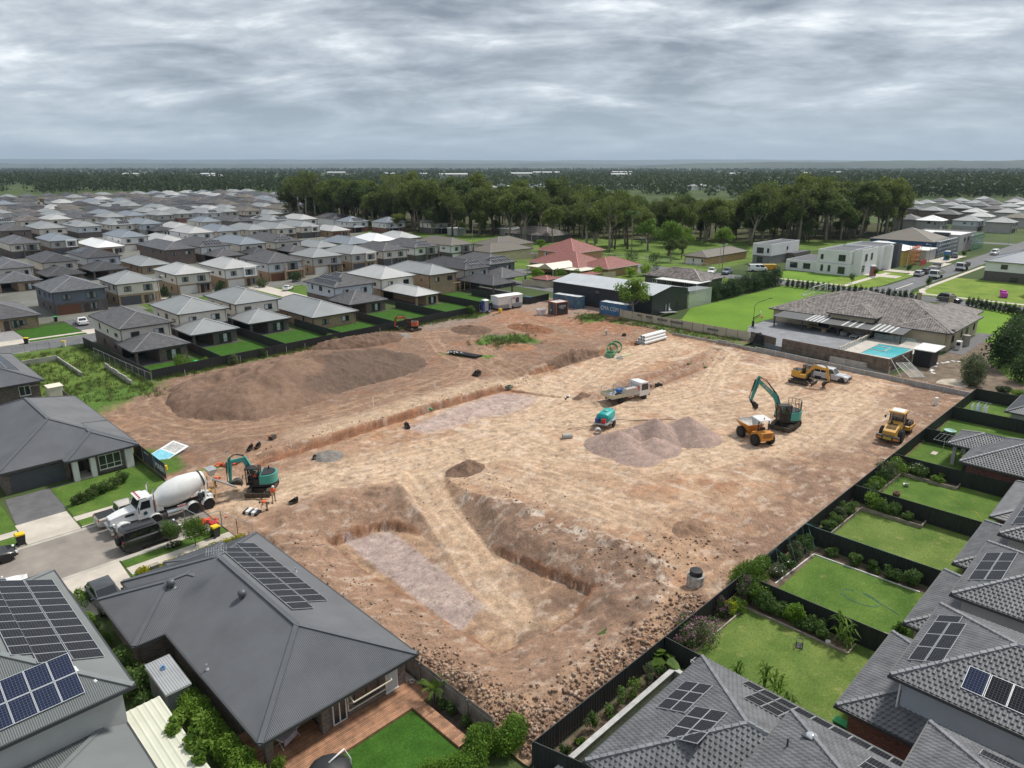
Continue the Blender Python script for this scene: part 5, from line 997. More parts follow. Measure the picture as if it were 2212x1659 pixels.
# ================================================================ back yards and houses on the right
def near_right():
 lotx=[38.4,50.0,62.1,74.3,86.4,98.5,110.7]
 steel_fence([(24.6,22.9),(38.4,22.9),(50.0,22.95),(62.1,23.0),(74.3,23.0),(86.4,23.0),(98.5,23.0),(110.7,22.95),(122.8,22.9)],1.8,'long dark steel fence between the dirt site and the right hand back yards',RIB,zb=lambda x,y:0.0)
 for i,x in enumerate(lotx):
  y1=(17.5,8,8,8,8,10,10)[i]
  steel_fence([(x,22.9),(x,y1)],1.8,f'dark green steel fence between two back yards, {ORD[i]} from the bottom of the picture',RIBG,group='back yard divider fences')
 steel_fence([(122.8,22.9),(122.8,4)],1.8,'dark steel fence at the far end of the back yards beside bushes',RIB)
 steel_fence([(24.7,22.8),(26.3,17)],1.8,'short dark steel fence beside the planted strip at bottom centre',RIB)
 slp=mat('timber sleeper',(.30,.255,.205),.9,.2,1.5,.4,7)
 def edging(pts,label,h=.16,w=.10,m=slp):
  mb=MB()
  for a,b in zip(pts[:-1],pts[1:]): mb.bar((a[0],a[1],h/2+.03),(b[0],b[1],h/2+.03),w,h)
  return solo('garden_edging',mb,[m],label,'garden edging')
 def bed(poly): sheet('garden_bed',poly,.045,mat('yard earth',(.12,.085,.058),.95,.3,1.5,.5))
 bed(rect(25,21.4,38.2,22.8));
 t=solo('block_wall',MB().box(24.6,21.05,0,37.0,21.3,.82).box(36.85,18.9,0,37.1,21.05,.82),[mat('split block wall',(.22,.21,.205),.9,.12,1.5,kind='block',kp=(.5,.49,.47))],'grey split block garden wall with pale joints between the planted strip and tiled roof','wall')
 m=MB(); m.box(24.6,21.0,.82,37.05,21.35,.9); m.box(36.8,18.9,.82,37.15,21.0,.9); part('capping',m,[mat('block capping',(.42,.41,.40),.9,.1,2)],t)
 T='slate'
 t=thing('house','slate tiled hip roof house with four black solar arrays, bottom right of centre','house')
 _,F=hip(t,25.0,-5,37.3,19.3,2.7,22.5,T,'tile',True,capw=.3); walls(t,25.6,-4.4,36.7,18.7,0,2.5,WALL['redb'])
 solar(t,F[2],3.3,.75,3,2,1.05,1.0); solar(t,F[2],5.7,2.85,3,2,1.05,1.05)
 solar(t,F[1],10.2,.35,10,1,1.05,1.0); solar(t,F[1],16.6,1.45,3,2,1.05,1.0)
 _,G=hip(t,20,-4,33.3,11.7,5.6,22.5,T,'tile',True,capw=.3,name='upper_roof'); walls(t,21,-3.4,32.7,11.1,2.6,5.42,WALL['grey'],'upper_wall')
 solar(t,G[1],6.2,.8,3,2,1.72,1.05)
 m=MB(); m.lathe([(.30,0),(.30,.10),(.22,.17),(.06,.21)],(31.4,9.9,6.33),18,0); part('skylight',m,[mat('acrylic dome',(.55,.58,.6),.15,.03,metal=.5)],t,True); m=MB(); m.cbox((31.5,9.8,6.29),(1.0,1.0,.05),0,0,R(20)); part('skylight_flashing',m,[FASC],t); m=MB(); m.cyl((30.2,10.6,5.9),(30.2,10.6,6.6),.05,.05,8); part('vent_pipe',m,[FASC],t)
 _,G2=hip(t,29.5,-8,37.7,6.1,5.62,22.5,T,'tile',True,capw=.3,name='front_upper_roof'); solar(t,G2[1],6.4,.7,3,1,1.72,1.05); walls(t,30.1,-7.4,37.1,5.5,2.6,5.44,WALL['grey'],'front_upper_wall')
 gp=[(26.6,22.1,.9,.35,'shrub'),(27.8,22.0,.5,.3,'bright'),(29.2,22.2,1.3,.4,'shrub'),(30.9,22.0,1.1,.5,'shrub'),(32.2,22.2,1.4,.45,'shrub'),(33.6,22.0,1.2,.6,'bright'),(35.2,22.1,1.6,.45,'olive'),(36.2,21.9,1.0,.5,'shrub'),(25.7,21.9,.5,.35,'bright')]
 for i,(x,y,h,r,lf) in enumerate(gp):
  bush('garden_plant',f'young leafy plant in the earth strip behind the block wall, {ORD[i] if i<8 else "ninth"} '+('from bottom' if i<8 else 'and smallest'),'plant',(x,y,.04),clump(np.random.default_rng(200+i),0,0,h*.55,r,r,h*.5,6),380,.15,lf,210+i,group='plants in the strip behind the block wall',stem=[([(0,0,-.05),(0,0,h*.7)],[.02,.01])])
 def bigleaf(x,y,h,label,n=9,s=.55,seed=1):
  g=np.random.default_rng(seed); t=thing('taro_plant',label,'plant',(x,y,.04)); st=MB(); lf=MB()
  for i in range(n):
   a=2*PI*i/n+g.normal()*.3; r_=.25+.45*g.random(); z=h*(.55+.5*g.random()); c=Vector((math.cos(a)*r_,math.sin(a)*r_,z)); st.tube([(0,0,0),(c.x*.5,c.y*.5,z*.7),c],[.03,.02,.015],5)
   d=Vector((math.cos(a),math.sin(a),-.35)).normalized(); sd=Vector((-math.sin(a),math.cos(a),0)); q=s*(.7+.5*g.random())
   lf.add([c-d*.25*q,c+sd*.5*q-d*.1*q,c+sd*.42*q+d*.5*q,c+d*1.1*q,c-sd*.42*q+d*.5*q,c-sd*.5*q-d*.1*q,c+d*.3*q+Vector((0,0,-.06))],[(6,0,1),(6,1,2),(6,2,3),(6,3,4),(6,4,5),(6,5,0)])
  part('stalks',st,[LEAF['bright']],t); part('leaves',lf,[LEAF['bright']],t)
 bigleaf(37.2,22.2,1.3,'large leafed taro plant in the fence corner behind the block wall',10,.75)
 m=MB()
 for z in(1.55,1.75): m.bar((37.6,20.3,z),(37.6,18.2,z),.04)
 for k in range(6): m.bar((37.55+.14*k,20.3,1.62),(37.55+.14*k,18.2,1.62),.012)
 m.bar((38.3,20.3,1.6),(38.3,18.2,1.6),.04); m.bar((37.6,20.3,1.6),(38.3,20.3,1.6),.04); m.bar((37.6,18.2,1.6),(38.3,18.2,1.6),.04); m.bar((38.3,19.2,0),(38.3,19.2,1.6),.05)
 solo('clothes_airer',m,[GALV],'white folding clothes line frame on the fence beside the slate tiled roof','clothes line')
 specs=[(39.1,49.1,11.2,7.0,40.2,50.1,8.9,'redb',mat('pale blue board',(.40,.43,.47),.8,.04,.5,kind='weather',bump=.4),'two-storey house, slate tiles, pale blue board upper wall, red brick below, bottom right'),
           (50.8,60.7,11.0,7.0,52.0,62.1,8.75,'beige',WALL['grey'],'two-storey house, slate tiles and black panels, second up from the bottom right'),
           (62.4,72.7,10.8,7.0,64.3,74.0,8.45,'tan',WALL['grey'],'two-storey house, slate tiles, third up the right hand edge'),
           (74.1,85.2,10.7,6.0,77.5,86.5,8.3,'redb',WALL['grey'],'two-storey house, dark slate tiles, fourth up the right hand edge')]
 for i,(a,b,yl,yb,ua,ub,yu,lw,uw,lab) in enumerate(specs):
  t=thing('house',lab,'house',(0,0,0)); fine=i<3
  hip(t,a,yb-6,b,yl,2.7,22.5,T,'tile',fine,capw=.3,name='lower_roof'); walls(t,a+.6,-6,b-.6,yl-.6,0,2.5,WALL[lw],'lower_wall')
  _,F=hip(t,ua,-9,ub,yu,5.6,22.5,T,'tile',fine,capw=.3); walls(t,ua+.6,-8.4,ub-.6,yu-.6,2.55,5.42,uw,'upper_wall')
  if i==0:
   solar(t,F[2],2.9,.4,3,1,1.72,.9); solar(t,F[2],2.9,1.28,3,1,1.72,.9); solar(t,F[2],1.9,.4,1,1,.95,1.4)
   solar(t,F[3],3.3,1.0,1,1,1.05,1.6,True); solar(t,F[3],4.4,1.0,3,1,1.05,1.6)
   m=MB(); m.cyl((ua+.45,yu-.5,0),(ua+.45,yu-.5,5.4),.05,.05,8); part('downpipe',m,[FRAMEW],t)
  else:
   solar(t,F[2],2.6,.45,3,1,1.72,1.0); solar(t,F[2],2.6,1.42,3,1,1.72,1.0); solar(t,F[3],4.2,.8,3,2,1.05,1.4)
 t=thing('house','single-storey red brick house with slate tiled roof beside the small fenced lawn, right edge','house'); hip(t,86.8,-2,97.9,16.4,2.7,22.5,T,'tile',True,capw=.3); hip(t,92.0,8,97.85,18.9,2.68,22.5,T,'tile',True,capw=.3,name='alfresco_roof'); walls(t,87.4,-1.4,97.3,15.8,0,2.5,WALL['redb'])
 for x in(92.4,96.9): m=MB(); m.box(x,18.0,0,x+.4,18.4,2.5); part('alfresco_column',m,[WALL['grey']],t)
 m=MB()
 for k in range(4): m.cyl((90.3+k*.95,16.3,0),(90.3+k*.95,16.3,1.3),.42,.42,12)
 solo('slimline_tank',m,[mat('black tank',(.02,.02,.022),.5,.05)],'row of black water tanks on the red brick wall behind the dark fence','water tank')
 t=thing('house','single-storey house with grey metal roof, farthest back yard on the right edge','house'); hip(t,110.4,-2,120.8,16.8,2.7,22.5,'dkmetal','corr',capw=.3); walls(t,111,-1.4,120.2,16.2,0,2.5,WALL['grey'])
 for p in (rect(38.6,21.6,49.8,22.8),rect(48.3,13.6,49.8,21.6)): bed(p)
 edging([(39.0,21.6),(48.2,21.6),(48.2,13.6),(49.7,13.6)],'timber edging round the garden bed of the lawn nearest the bottom')
 sh=lambda lab,x,y,h,r,n,lf,sd,s=.16,ex=None,g=None: bush('garden_shrub',lab,'shrub',(x,y,.04),clump(np.random.default_rng(sd),0,0,h*.52,r,r,h*.48,9)+[(0,0,h*.4,r*.7,r*.7,h*.4)],n,s,lf,sd,g,ex)
 sh('pink flowering shrub spilling over the fence corner beside the nearest lawn',41.8,22.4,2.3,1.5,4200,'shrub',301,.15,(LEAF['pink'],.30,-.1)); sh('pink blossoming bush low beside the lawn edge below the pink shrub',40.0,22.3,1.3,.9,1700,'shrub',302,.14,(LEAF['pink'],.35,-.1))
 sh('magenta flowered bush against the dark fence',46.0,22.4,1.5,.6,1100,'shrub',303,.14,(LEAF['purple'],.4,0)); sh('pale yellow leaved shrub by the fence beside a blue crate',46.6,22.0,1.3,.55,900,'lime',304,.16,(LEAF['yellow'],.4,.2)); sh('round green bush between the yellow shrub and vine',47.6,21.9,.9,.7,1000,'bright',305)
 for i,y in enumerate((20.4,19.2,18.0,16.9,15.9)): sh(f'leafy bean shrub along the bed by the divider fence, {ORD[i]} from the left',49.0,y,(1.5,1.4,1.5,1.2,1.1)[i],.75,1500,('shrub','shrub','hedge','shrub','shrub')[i],310+i,.17,None,'bean shrubs along the divider fence')
 def corn(x,y,h,label,seed):
  g=np.random.default_rng(seed); t=thing('corn_plant',label,'corn',(x,y,.04)); m=MB(); s=MB()
  for k in range(4):
   bx,by=g.normal(size=2)*.18; s.tube([(bx,by,0),(bx,by,h)],[.025,.012],5)
   for j in range(8):
    a=g.random()*6.3; z=h*(.2+.1*j); r1=.25+.2*g.random(); c=Vector((bx,by,z)); d=Vector((math.cos(a),math.sin(a),0)); w=Vector((-d.y,d.x,0))*.05
    p1=c+d*r1+Vector((0,0,.35)); p2=c+d*r1*2.3+Vector((0,0,.05)); m.add([c-w,c+w,p1+w*1.2,p1-w*1.2,p2],[(0,1,2,3),(3,2,4)])
  part('stalks',s,[LEAF['lime']],t); part('leaves',m,[LEAF['bright']],t)
 corn(49.2,14.6,2.3,'tall corn plant in the bed corner beside the divider fence',1); corn(48.7,13.9,1.9,'shorter corn plant at the front corner of the bed',2)
 for i,(x,y) in enumerate(((40.6,16.4),(40.2,15.2),(39.6,17.8),(39.4,14.2))): corn(x,y,1.9-.2*i,f'tasselled corn rising behind the solar roof at the near lawn edge, {("tallest","second tallest","third tallest","shortest")[i]}',5+i)
 m=MB(); fr=FRAMED
 for a in(-.3,.3):
  for b in(-.22,.22): m.bar((a,b,0),(a,b,.5),.04)
 for z in(.02,.5):
  for a,b in(((-.3,-.22),(.3,-.22)),((.3,-.22),(.3,.22)),((.3,.22),(-.3,.22)),((-.3,.22),(-.3,-.22))): m.bar((*a,z),(*b,z),.04)
 for k in range(5): m.bar((-.3+.12*k,-.22,0),(-.3+.12*k,-.22,.5),.015); m.bar((-.3+.12*k,.22,0),(-.3+.12*k,.22,.5),.015)
 m.box(-.3,-.22,.03,.3,.22,.06); solo('milk_crate',m,[fr],'black wire crate standing on the nearest right hand lawn','crate',(46.6,16.5,.03),.4)
 m=MB(); m.lathe([(.14,0),(.18,.3),(.16,.3),(.12,.03)],(48.3,15.1,.04),14); solo('bucket',m,[FRAMEW],'white bucket in the bed beside the corn','bucket')
 m=MB(); m.box(46.9,21.8,.04,47.4,22.3,.5); m.box(46.95,21.85,.5,47.35,22.25,.52); solo('blue_crate',m,[mat('blue crate',(.16,.30,.42),.6)],'blue plastic crate in the bed beside the yellow shrub','crate')
 m=MB(); m.box(39.7,10.6,.0,40.2,11.4,1.0); m.box(39.65,10.55,1.0,40.25,11.45,1.08,1); solo('wheelie_bin',m,[FRAMED,mat('green bin lid',(.02,.36,.10),.5)],'wheelie bin with green lid between the solar roof and brick wall','wheelie bin')
 t=thing('garden_bench','old white slatted bench frame among plants by the divider fence','bench',(49.2,20.8,.04),PI/2); m=MB(); m.box(-.7,-.2,.75,.7,.2,.8); part('slats',m,[FRAMEW],t)
 for a in(-.65,.65): m=MB(); m.bar((a,-.18,0),(a,-.18,.75),.04); m.bar((a,.18,0),(a,.18,.75),.04); part('leg_frame',m,[GALV],t)
 bush('creeper','big leafy creeper smothering the fence corner between the two nearest lawns','creeper',(51.6,22.7,.04),clump(np.random.default_rng(9),0,0,1.5,2.3,1.2,1.0,13)+clump(np.random.default_rng(10),-1.6,-1.2,1.2,1.4,1.2,.8,7),8200,.17,'bright',330)
 sh('purple bougainvillea against the divider fence under the creeper',49.0,22.2,1.9,.8,1700,'shrub',331,.14,(LEAF['purple'],.35,.0))
 for p in (rect(50.2,21.0,61.8,22.8),rect(60.6,12,61.8,21.0)): bed(p)
 edging([(53.2,21.5),(60.3,21.2),(60.5,12.4)],'white edging along the garden bed of the second lawn',.1,.08,FRAMEW); edging([(52.6,12.6),(52.6,9),(53.6,9)],'timber edging by the house of the second lawn')
 for i,(x,y,h,r,lf) in enumerate(((54.6,22.0,1.0,.7,'olive'),(56.4,22.1,1.2,.7,'shrub'),(58.2,22.2,1.6,.7,'olive'),(60.2,22.0,1.9,.9,'shrub'),(61.2,20.0,.8,.5,'shrub'),(61.2,17.8,1.0,.6,'shrub'),(61.1,16.4,.9,.6,'shrub'),(61.1,14.8,1.2,.8,'shrub'),(61.0,13.2,1.4,.7,'shrub'),(52.9,11.6,1.1,.5,'bright'))):
  sh(f'mixed green shrub bordering the second lawn up, {ORD[i]} along the bed',x,y,h,r,1300,lf,340+i,.16,(FRAMEW,.04,.2) if i in(0,1) else None,'shrubs round the second lawn')
 m=MB(); g=np.random.default_rng(4)
 pts=[Vector((52+1.3*k,22.9,1.85+.25*math.sin(k*2))) for k in range(9)]+[Vector((62.0,22-1.1*k,1.85)) for k in range(9)]
 for a,b in zip(pts[:-1],pts[1:]): m.bar(a,b,.014)
 for k in range(10): a=pts[int(g.integers(0,9))]; b=Vector((a.x+g.normal()*1.2,21.2+g.normal()*.3,.4+.4*g.random())); m.bar(a,b,.012)
 solo('bird_netting',m,[mat('blue green netting cord',(.06,.20,.20),.8)],'blue green netting cords strung between the fence corner and plants','netting')
 m=MB(); m.tube([(56.6,16.2,.05)]+[(56.2+.9*math.cos(a),15.6+1.5*math.sin(a),.05) for a in np.linspace(.6,6.4,22)]+[(56.0,12.6,.05)],.022,5); solo('garden_hose',m,[MATS['blue green netting cord']],'coiled green hose lying on the second lawn','hose')
 for (x0,yard) in((62.4,'third'),(74.6,'fourth')):
  bed(rect(x0,21.5,x0+11.6,22.8)); bed(rect(x0+10.2,15.8,x0+11.6,21.5))
  m=MB()
  for a,b in(((x0+2.5,21.5),(x0+10.2,21.4)),((x0+10.2,21.4),(x0+10.2,15.8)),((x0+10.2,15.8),(x0+11.6,15.8))): m.bar((*a,.2),(*b,.2),.09,.4)
  solo('sleeper_planter',m,[slp],f'grey timber sleeper planter around the {yard} lawn up from the bottom','planter')
  for i in range(7):
   if yard=='third': x,y,h,r=[(66.2,22.2,1.0,.7),(67.6,22.2,1.1,.7),(69.2,22.2,1.2,.8),(71.0,22.2,1.3,.8),(73.2,20.6,1.9,1.0),(73.3,19.0,1.8,.9),(73.3,17.2,1.0,.5)][i]
   else: x,y,h,r=[(77.0,22.1,1.2,.8),(78.6,22.2,1.6,.9),(80.4,22.2,1.8,.9),(82.4,22.3,2.2,1.1),(84.4,22.0,2.0,1.1),(85.5,20.0,1.5,.9),(85.5,17.8,1.1,.7)][i]
   sh(f'vegetable shrub in the planter of the {yard} lawn up, {ORD[i]} along the bed',x,y,h,r,1500,('shrub','shrub','olive','shrub','bright','shrub','shrub')[i] if yard=='third' else ('shrub','bright','shrub','olive','bright','shrub','bright')[i],360+i+(20 if yard=='fourth' else 0),.17,(FRAMEW,.05,.2) if yard=='fourth' and i in(4,5) else None,f'shrubs in the {yard} lawn planter')
 m=MB(); m.lathe([(.3,0),(.38,.25),(.36,.45),(.3,.45),(.28,.2)],(78.7,20.0,.03),16); solo('clay_pot',m,[mat('dark clay',(.14,.075,.05),.8,.2,3)],'round brown clay pot on the fourth lawn','pot',smooth=True)
 t=thing('garden_chair','fallen white garden chair on the fourth lawn','chair',(82.0,20.0,.03),.5); m=MB(); m.cbox((0,0,.25),(.45,.45,.04),0,0,R(50)); part('seat',m,[FRAMEW],t); m=MB(); m.cbox((.35,0,.1),(.5,.45,.04),0,0,R(-8)); part('backrest',m,[FRAMEW],t)
 for k,(a,b) in enumerate((((-.2,.2,.1),(-.55,.2,.3)),((-.2,-.2,.1),(-.55,-.2,.3)),((.1,.2,.4),(-.2,.2,.75)),((.1,-.2,.4),(-.2,-.2,.75)))): m=MB(); m.bar(a,b,.03); part('leg',m,[FRAMEW],t)
 m=MB(); m.tube([(79,12,.05),(80.5,13,.05),(82,15.2,.05),(83,16.2,.05)],.02,5); solo('garden_hose',m,[mat('yellow hose',(.5,.42,.05),.6)],'yellow hose lying across the fourth lawn','hose')
 def hoist(x,y,label,wash=False):
  t=thing('clothes_line',label,'clothes line',(x,y,.03)); m=MB(); m.bar((0,0,0),(0,0,1.75),.06); part('pole',m,[GALV],t); m=MB()
  for s in(-1.5,1.5): m.bar((s,-.9,1.75),(s,.9,1.75),.035)
  for k in range(5): m.bar((-1.5,-.9+.45*k,1.75),(1.5,-.9+.45*k,1.75),.012)
  part('line_frame',m,[GALV],t)
  if wash:
   for k in range(5):
    w=solo('hung_sheet',MB().box(-1.3+(k%2)*.9,-.88+.44*k,.55,.1+(k%2)*1.2,-.86+.44*k,1.74),[mat('white washing',(.74,.76,.8),.9,.05) if k!=2 else mat('blue washing',(.42,.55,.72),.9,.05)],f'{"pale blue" if k==2 else "white"} washing hanging on the far clothes line, {ORD[k]} from the left','washing',(x,y,.03),0,'washing on the far clothes line')
 hoist(96.4,20.2,'fixed clothes line on a pole above the small fenced lawn'); hoist(114.5,20.4,'clothes line loaded with white washing in the farthest yard',True)
 t=thing('garden_bench','dark outdoor bench by the fence corner with pots','bench',(101.2,21.9,.03)); m=MB(); m.box(-.8,-.25,.4,.8,.25,.46); part('seat',m,[FRAMED],t); m=MB(); m.box(-.8,.22,.46,.8,.28,.95); part('backrest',m,[FRAMED],t)
 for a in(-.7,.7): m=MB(); m.box(a-.04,-.2,0,a+.04,.2,.4); part('leg',m,[FRAMED],t)
 m=MB(); m.lathe([(.4,0),(.75,.25),(.7,.28),(.38,.06)],(104.5,21.5,.03),14); solo('paddling_pool',m,[mat('pale green plastic',(.35,.55,.5),.5)],'pale green tub lying in the yard behind the roller','tub')
 m=MB(); m.box(94.2,20.4,.03,95.4,21.0,.09); solo('concrete_slab',m,[CONC],'small concrete slab on the small fenced lawn','slab')
 bigleaf(61.2,10.6,1.0,'broad leafed plant at the house end of the second lawn',6,.5,3)
near_right()
# ================================================================ vehicles and machines
TYRE=mat('tyre rubber',(.022,.021,.020),.85,.2,6,.3,20); RIM=mat('alloy rim',(.42,.43,.44),.35,.05,4,metal=.7); BLK=mat('black plastic',(.02,.02,.021),.55,.1); CHROME=mat('bright metal',(.65,.66,.67),.18,.03,4,metal=.9); REDL=mat('red lamp',(.5,.02,.015),.25); LAMP=mat('clear lamp',(.75,.76,.78),.15); CARGLASS=glassmat('car glass',(.014,.016,.018),.05)
def paint(n,c,dirt=.05): return mat('paint '+n,c,.3+dirt*1.5,dirt,1.2,coat=.5 if dirt<.08 else .2,col2=None if dirt<.08 else tuple(.62*a+.38*b for a,b in zip(c,(.24,.16,.11))))
STEELD=mat('worn dark steel',(.075,.062,.05),.65,.3,3,.3,10,metal=.3); TRACKM=mat('muddy track steel',(.10,.077,.057),.85,.3,4,.5,14); YELR=mat('reflective yellow',(.62,.55,.06),.5)
WHEELS={}
def wheel(parent,x,y,r,w,rim=RIM,lug=False,name='wheel'):
 k=(r,w,rim.name,lug)
 if k not in WHEELS:
  t=MB(); n=24
  t.lathe([(r*.62,-w/2),(r*.92,-w/2),(r,-w*.36),(r,w*.36),(r*.92,w/2),(r*.62,w/2)],(0,0,0),n,0,'y')
  if lug:
   for i in range(18):
    for s in(-1,1):
     a=2*PI*(i+.5*(s>0))/18; t.cbox((r*1.01*math.cos(a),s*w*.22,r*1.01*math.sin(a)),(.09,w*.5,.05),0,0,-a+PI/2,0)
  h=MB(); h.lathe([(.04,-w*.30),(r*.30,-w*.36),(r*.56,-w*.40),(r*.63,-w*.48),(r*.63,w*.48),(r*.56,w*.40),(r*.3,w*.36),(.04,w*.3)],(0,0,0),18,0,'y')
  for i in range(5):
   a=2*PI*i/5
   for s in(-1,1): h.cbox((r*.36*math.cos(a),s*w*.43,r*.36*math.sin(a)),(r*.5,.02,r*.12),1,0,-a,0)
  WHEELS[k]=(t.mesh('tyre',[TYRE],35),h.mesh('rim',[rim,rim],35))
 e=bpy.data.objects.new(name,WHEELS[k][0]); COL.objects.link(e); e.parent=parent; e.location=(x,y,r); e.data=WHEELS[k][0]
 put('rim',WHEELS[k][1],e); return e
def ring(x,w,zb,zt,tw=.86,c=.10):
 m=zb+(zt-zb)*.45
 return [(x,-w*.86,zb),(x,-w*.97,zb+.06),(x,-w,m),(x,-w*.985,zt-c),(x,-w*tw,zt),(x,w*tw,zt),(x,w*.985,zt-c),(x,w,m),(x,w*.97,zb+.06),(x,w*.86,zb)]
def car(name,label,cat,loc,rz,col,kind='sedan',group=None,scale=1,rimm=RIM):
 K=dict(sedan=(4.7,1.82,1.45,.95,.90,(.95,-.1,-1.0,-1.75),.33),hatch=(4.3,1.8,1.5,.98,.95,(.85,.0,-1.45,-2.0),.33),suv=(4.75,1.9,1.72,1.06,1.05,(.85,.25,-1.7,-2.25),.37),boxy=(4.75,1.95,1.95,1.25,1.24,(.75,.50,-2.1,-2.25),.42),ute=(5.3,1.86,1.78,1.1,1.08,(.95,.35,-.75,-.95),.38),wagonute=(5.3,1.88,1.85,1.1,1.1,(1.0,.35,-2.35,-2.55),.39),van=(5.0,1.9,2.0,1.15,1.05,(2.1,1.15,-2.35,-2.42),.34))[kind]
 L,Wd,H,belt,hood,(wf,rf,rb,wb),r=K; w=Wd/2; f=L/2
 t=thing(name,label,cat,loc,rz,group); t.scale=(scale,)*3; b=MB(); zb=.28
 xs=[(-f,.84,zb+.12,belt-.22 if kind!='van' else belt),(-f+.10,.95,zb,belt-.03),(-f+.5,1,zb-.02,belt),(wb,1,zb-.04,belt),(wf,1,zb-.04,belt),(wf+(f-wf)*.45,.99,zb-.02,hood-.02),(f-.22,.93,zb,hood-.13),(f-.03,.82,zb+.08,hood-.28),(f,.74,zb+.14,hood-.36)]
 b.loft([ring(x,w*a,z0,z1) for x,a,z0,z1 in xs])
 wr=w*.76; wbel=w*.90
 base=[(wf,-wbel*.9,belt-.04),(wb,-wbel,belt-.04),(wb,wbel,belt-.04),(wf,wbel*.9,belt-.04)]; mid=[(rf+.05,-wr*1.02,H-.07),(rb-.04,-wr*1.02,H-.07),(rb-.04,wr*1.02,H-.07),(rf+.05,wr*1.02,H-.07)]; top=[(rf-.10,-wr*.88,H),(rb+.10,-wr*.88,H),(rb+.10,wr*.88,H),(rf-.10,wr*.88,H)]
 b.loft([base,mid,top])
 part('body',b,[col],t,40)
 def lerp(p,q,u): return Vector(p)+(Vector(q)-Vector(p))*u
 g=MB()
 def pane(a,bq,c,d,o,u0=.08,u1=.92,v0=.12,v1=.92):
  a,bq,c,d=map(Vector,(a,bq,c,d)); q=[]
  for (u,v) in((u0,v0),(u1,v0),(u1,v1),(u0,v1)): q.append(lerp(lerp(a,bq,u),lerp(d,c,u),v)+Vector(o))
  g.add(q,[(0,1,2,3)],0)
 e=.012
 pane(base[3],base[0],mid[0],mid[3],(e,0,e),.06,.94); pane(base[1],base[2],mid[2],mid[1],(-e,0,e*.6),.08,.92)
 spl=(.05,.36,.39,.66,.69,.95) if kind in('suv','boxy','wagonute') else ((.06,.48,.53,.95) if kind in('sedan','hatch','ute') else (.70,.96))
 for s,(p0,p1,p2,p3) in((-1,(base[1],base[0],mid[0],mid[1])),(1,(base[2],base[3],mid[3],mid[2]))):
  for i in range(0,len(spl),2): pane(p0,p1,p2,p3,(0,s*e,e*.4),spl[i],spl[i+1],.14,.90)
  if kind=='van': pane(p0,p1,p2,p3,(0,s*e,e*.4),.40,.64,.2,.85)
 part('windows',g,[CARGLASS],t)
 ax=f-.85 if kind!='van' else f-.75; ar=-f+.95 if kind not in('ute','wagonute') else -f+1.15
 for x in(ax,ar):
  for s in(-1,1): a=MB(); a.lathe([(r*1.0,-.02),(r*1.22,-.02),(r*1.22,.02),(r*1.0,.02)],(x,s*(w-.03),r+.01),18,0,'y'); part('wheel_arch',a,[BLK],t)
 for x in(ax,ar):
  for s in(-1,1): wheel(t,x,s*(w-.13),r,.23,rimm)
 for s in(-1,1):
  m=MB(); m.cbox((f-.12,s*w*.66,hood-.26),(.16,.34,.14),0,s*-.35); part('headlight',m,[LAMP],t)
  m=MB(); m.cbox((-f+.06,s*w*.78,belt-.18),(.10,.22,.20)); part('tail_light',m,[REDL],t)
  m=MB(); m.cbox((wf-.28,s*(w+.09),belt+.06),(.12,.2,.14)); part('mirror',m,[col if kind!='boxy' else BLK],t)
 m=MB(); m.cbox((f-.02,0,hood-.42),(.06,w*1.0,.22)); m.cbox((f-.06,0,zb+.14),(.10,w*1.6,.14)); part('grille',m,[BLK],t)
 m=MB(); m.cbox((-f+.01,0,zb+.16),(.10,w*1.7,.2)); part('rear_bumper',m,[BLK if kind in('boxy','suv') else col],t)
 if kind=='boxy':
  sp=wheel(t,-f-.12,.1,.40,.22,BLK,False,'spare_wheel'); sp.rotation_euler=(0,0,PI/2); sp.location=(-f-.12,.1,.98)
  m=MB()
  for s in(-1,1): m.bar((rf-.2,s*wr*.8,H+.05),(rb+.2,s*wr*.8,H+.05),.04)
  part('roof_rail',m,[BLK],t)
 if kind=='ute':
  m=MB(); m.box(-f+.08,-w*.80,belt+.005,wb-.12,w*.80,belt+.03); part('tonneau_cover',m,[BLK],t)
 if kind=='wagonute':
  m=MB(); m.tube([(f-.05,-w*.9,.5),(f+.18,-w*.8,.55),(f+.18,w*.8,.55),(f-.05,w*.9,.5)],.07,6); m.tube([(f+.16,-.45,.55),(f+.2,-.42,.98),(f+.2,.42,.98),(f+.16,.45,.55)],.035,6); part('bull_bar',m,[BLK],t)
  m=MB(); m.box(-.82,-wr*.9,H+.005,-.78,wr*.9,H+.02); part('canopy_seam',m,[BLK],t)
 return t
WHITE_P=paint('white',(.74,.74,.73),.02); BLACK_P=paint('black',(.012,.012,.013),.05); SILV=paint('silver',(.48,.49,.50),.05); SAND_P=paint('sand',(.50,.47,.42)); DGREY=paint('dark grey',(.05,.053,.057)); BLUEG=paint('blue grey',(.16,.19,.23))
car('four_wheel_drive','boxy black four wheel drive with spare wheel on its tailgate, parked beside the mixer','car',(18.2,66.6,.012),0,BLACK_P,'boxy',scale=1.1)
car('utility','light sand coloured utility with black tray cover parked behind the concrete mixer','utility',(18.3,73.25,.012),0,SAND_P,'ute',scale=1.08)
car('parked_car','black sedan cut off by the left edge of the picture beside a yellow lidded bin','car',(6.1,72.75,.012),0,BLACK_P,'sedan',scale=1.1); car('parked_car','dark grey car nosed into the driveway beside the big dark roof','car',(12.1,58.7,.03),-PI/2,DGREY,'hatch',scale=1.1); car('parked_car','white car half hidden by leaves beyond the solar roof at left','car',(6.0,66.3,.012),0,WHITE_P,'sedan')
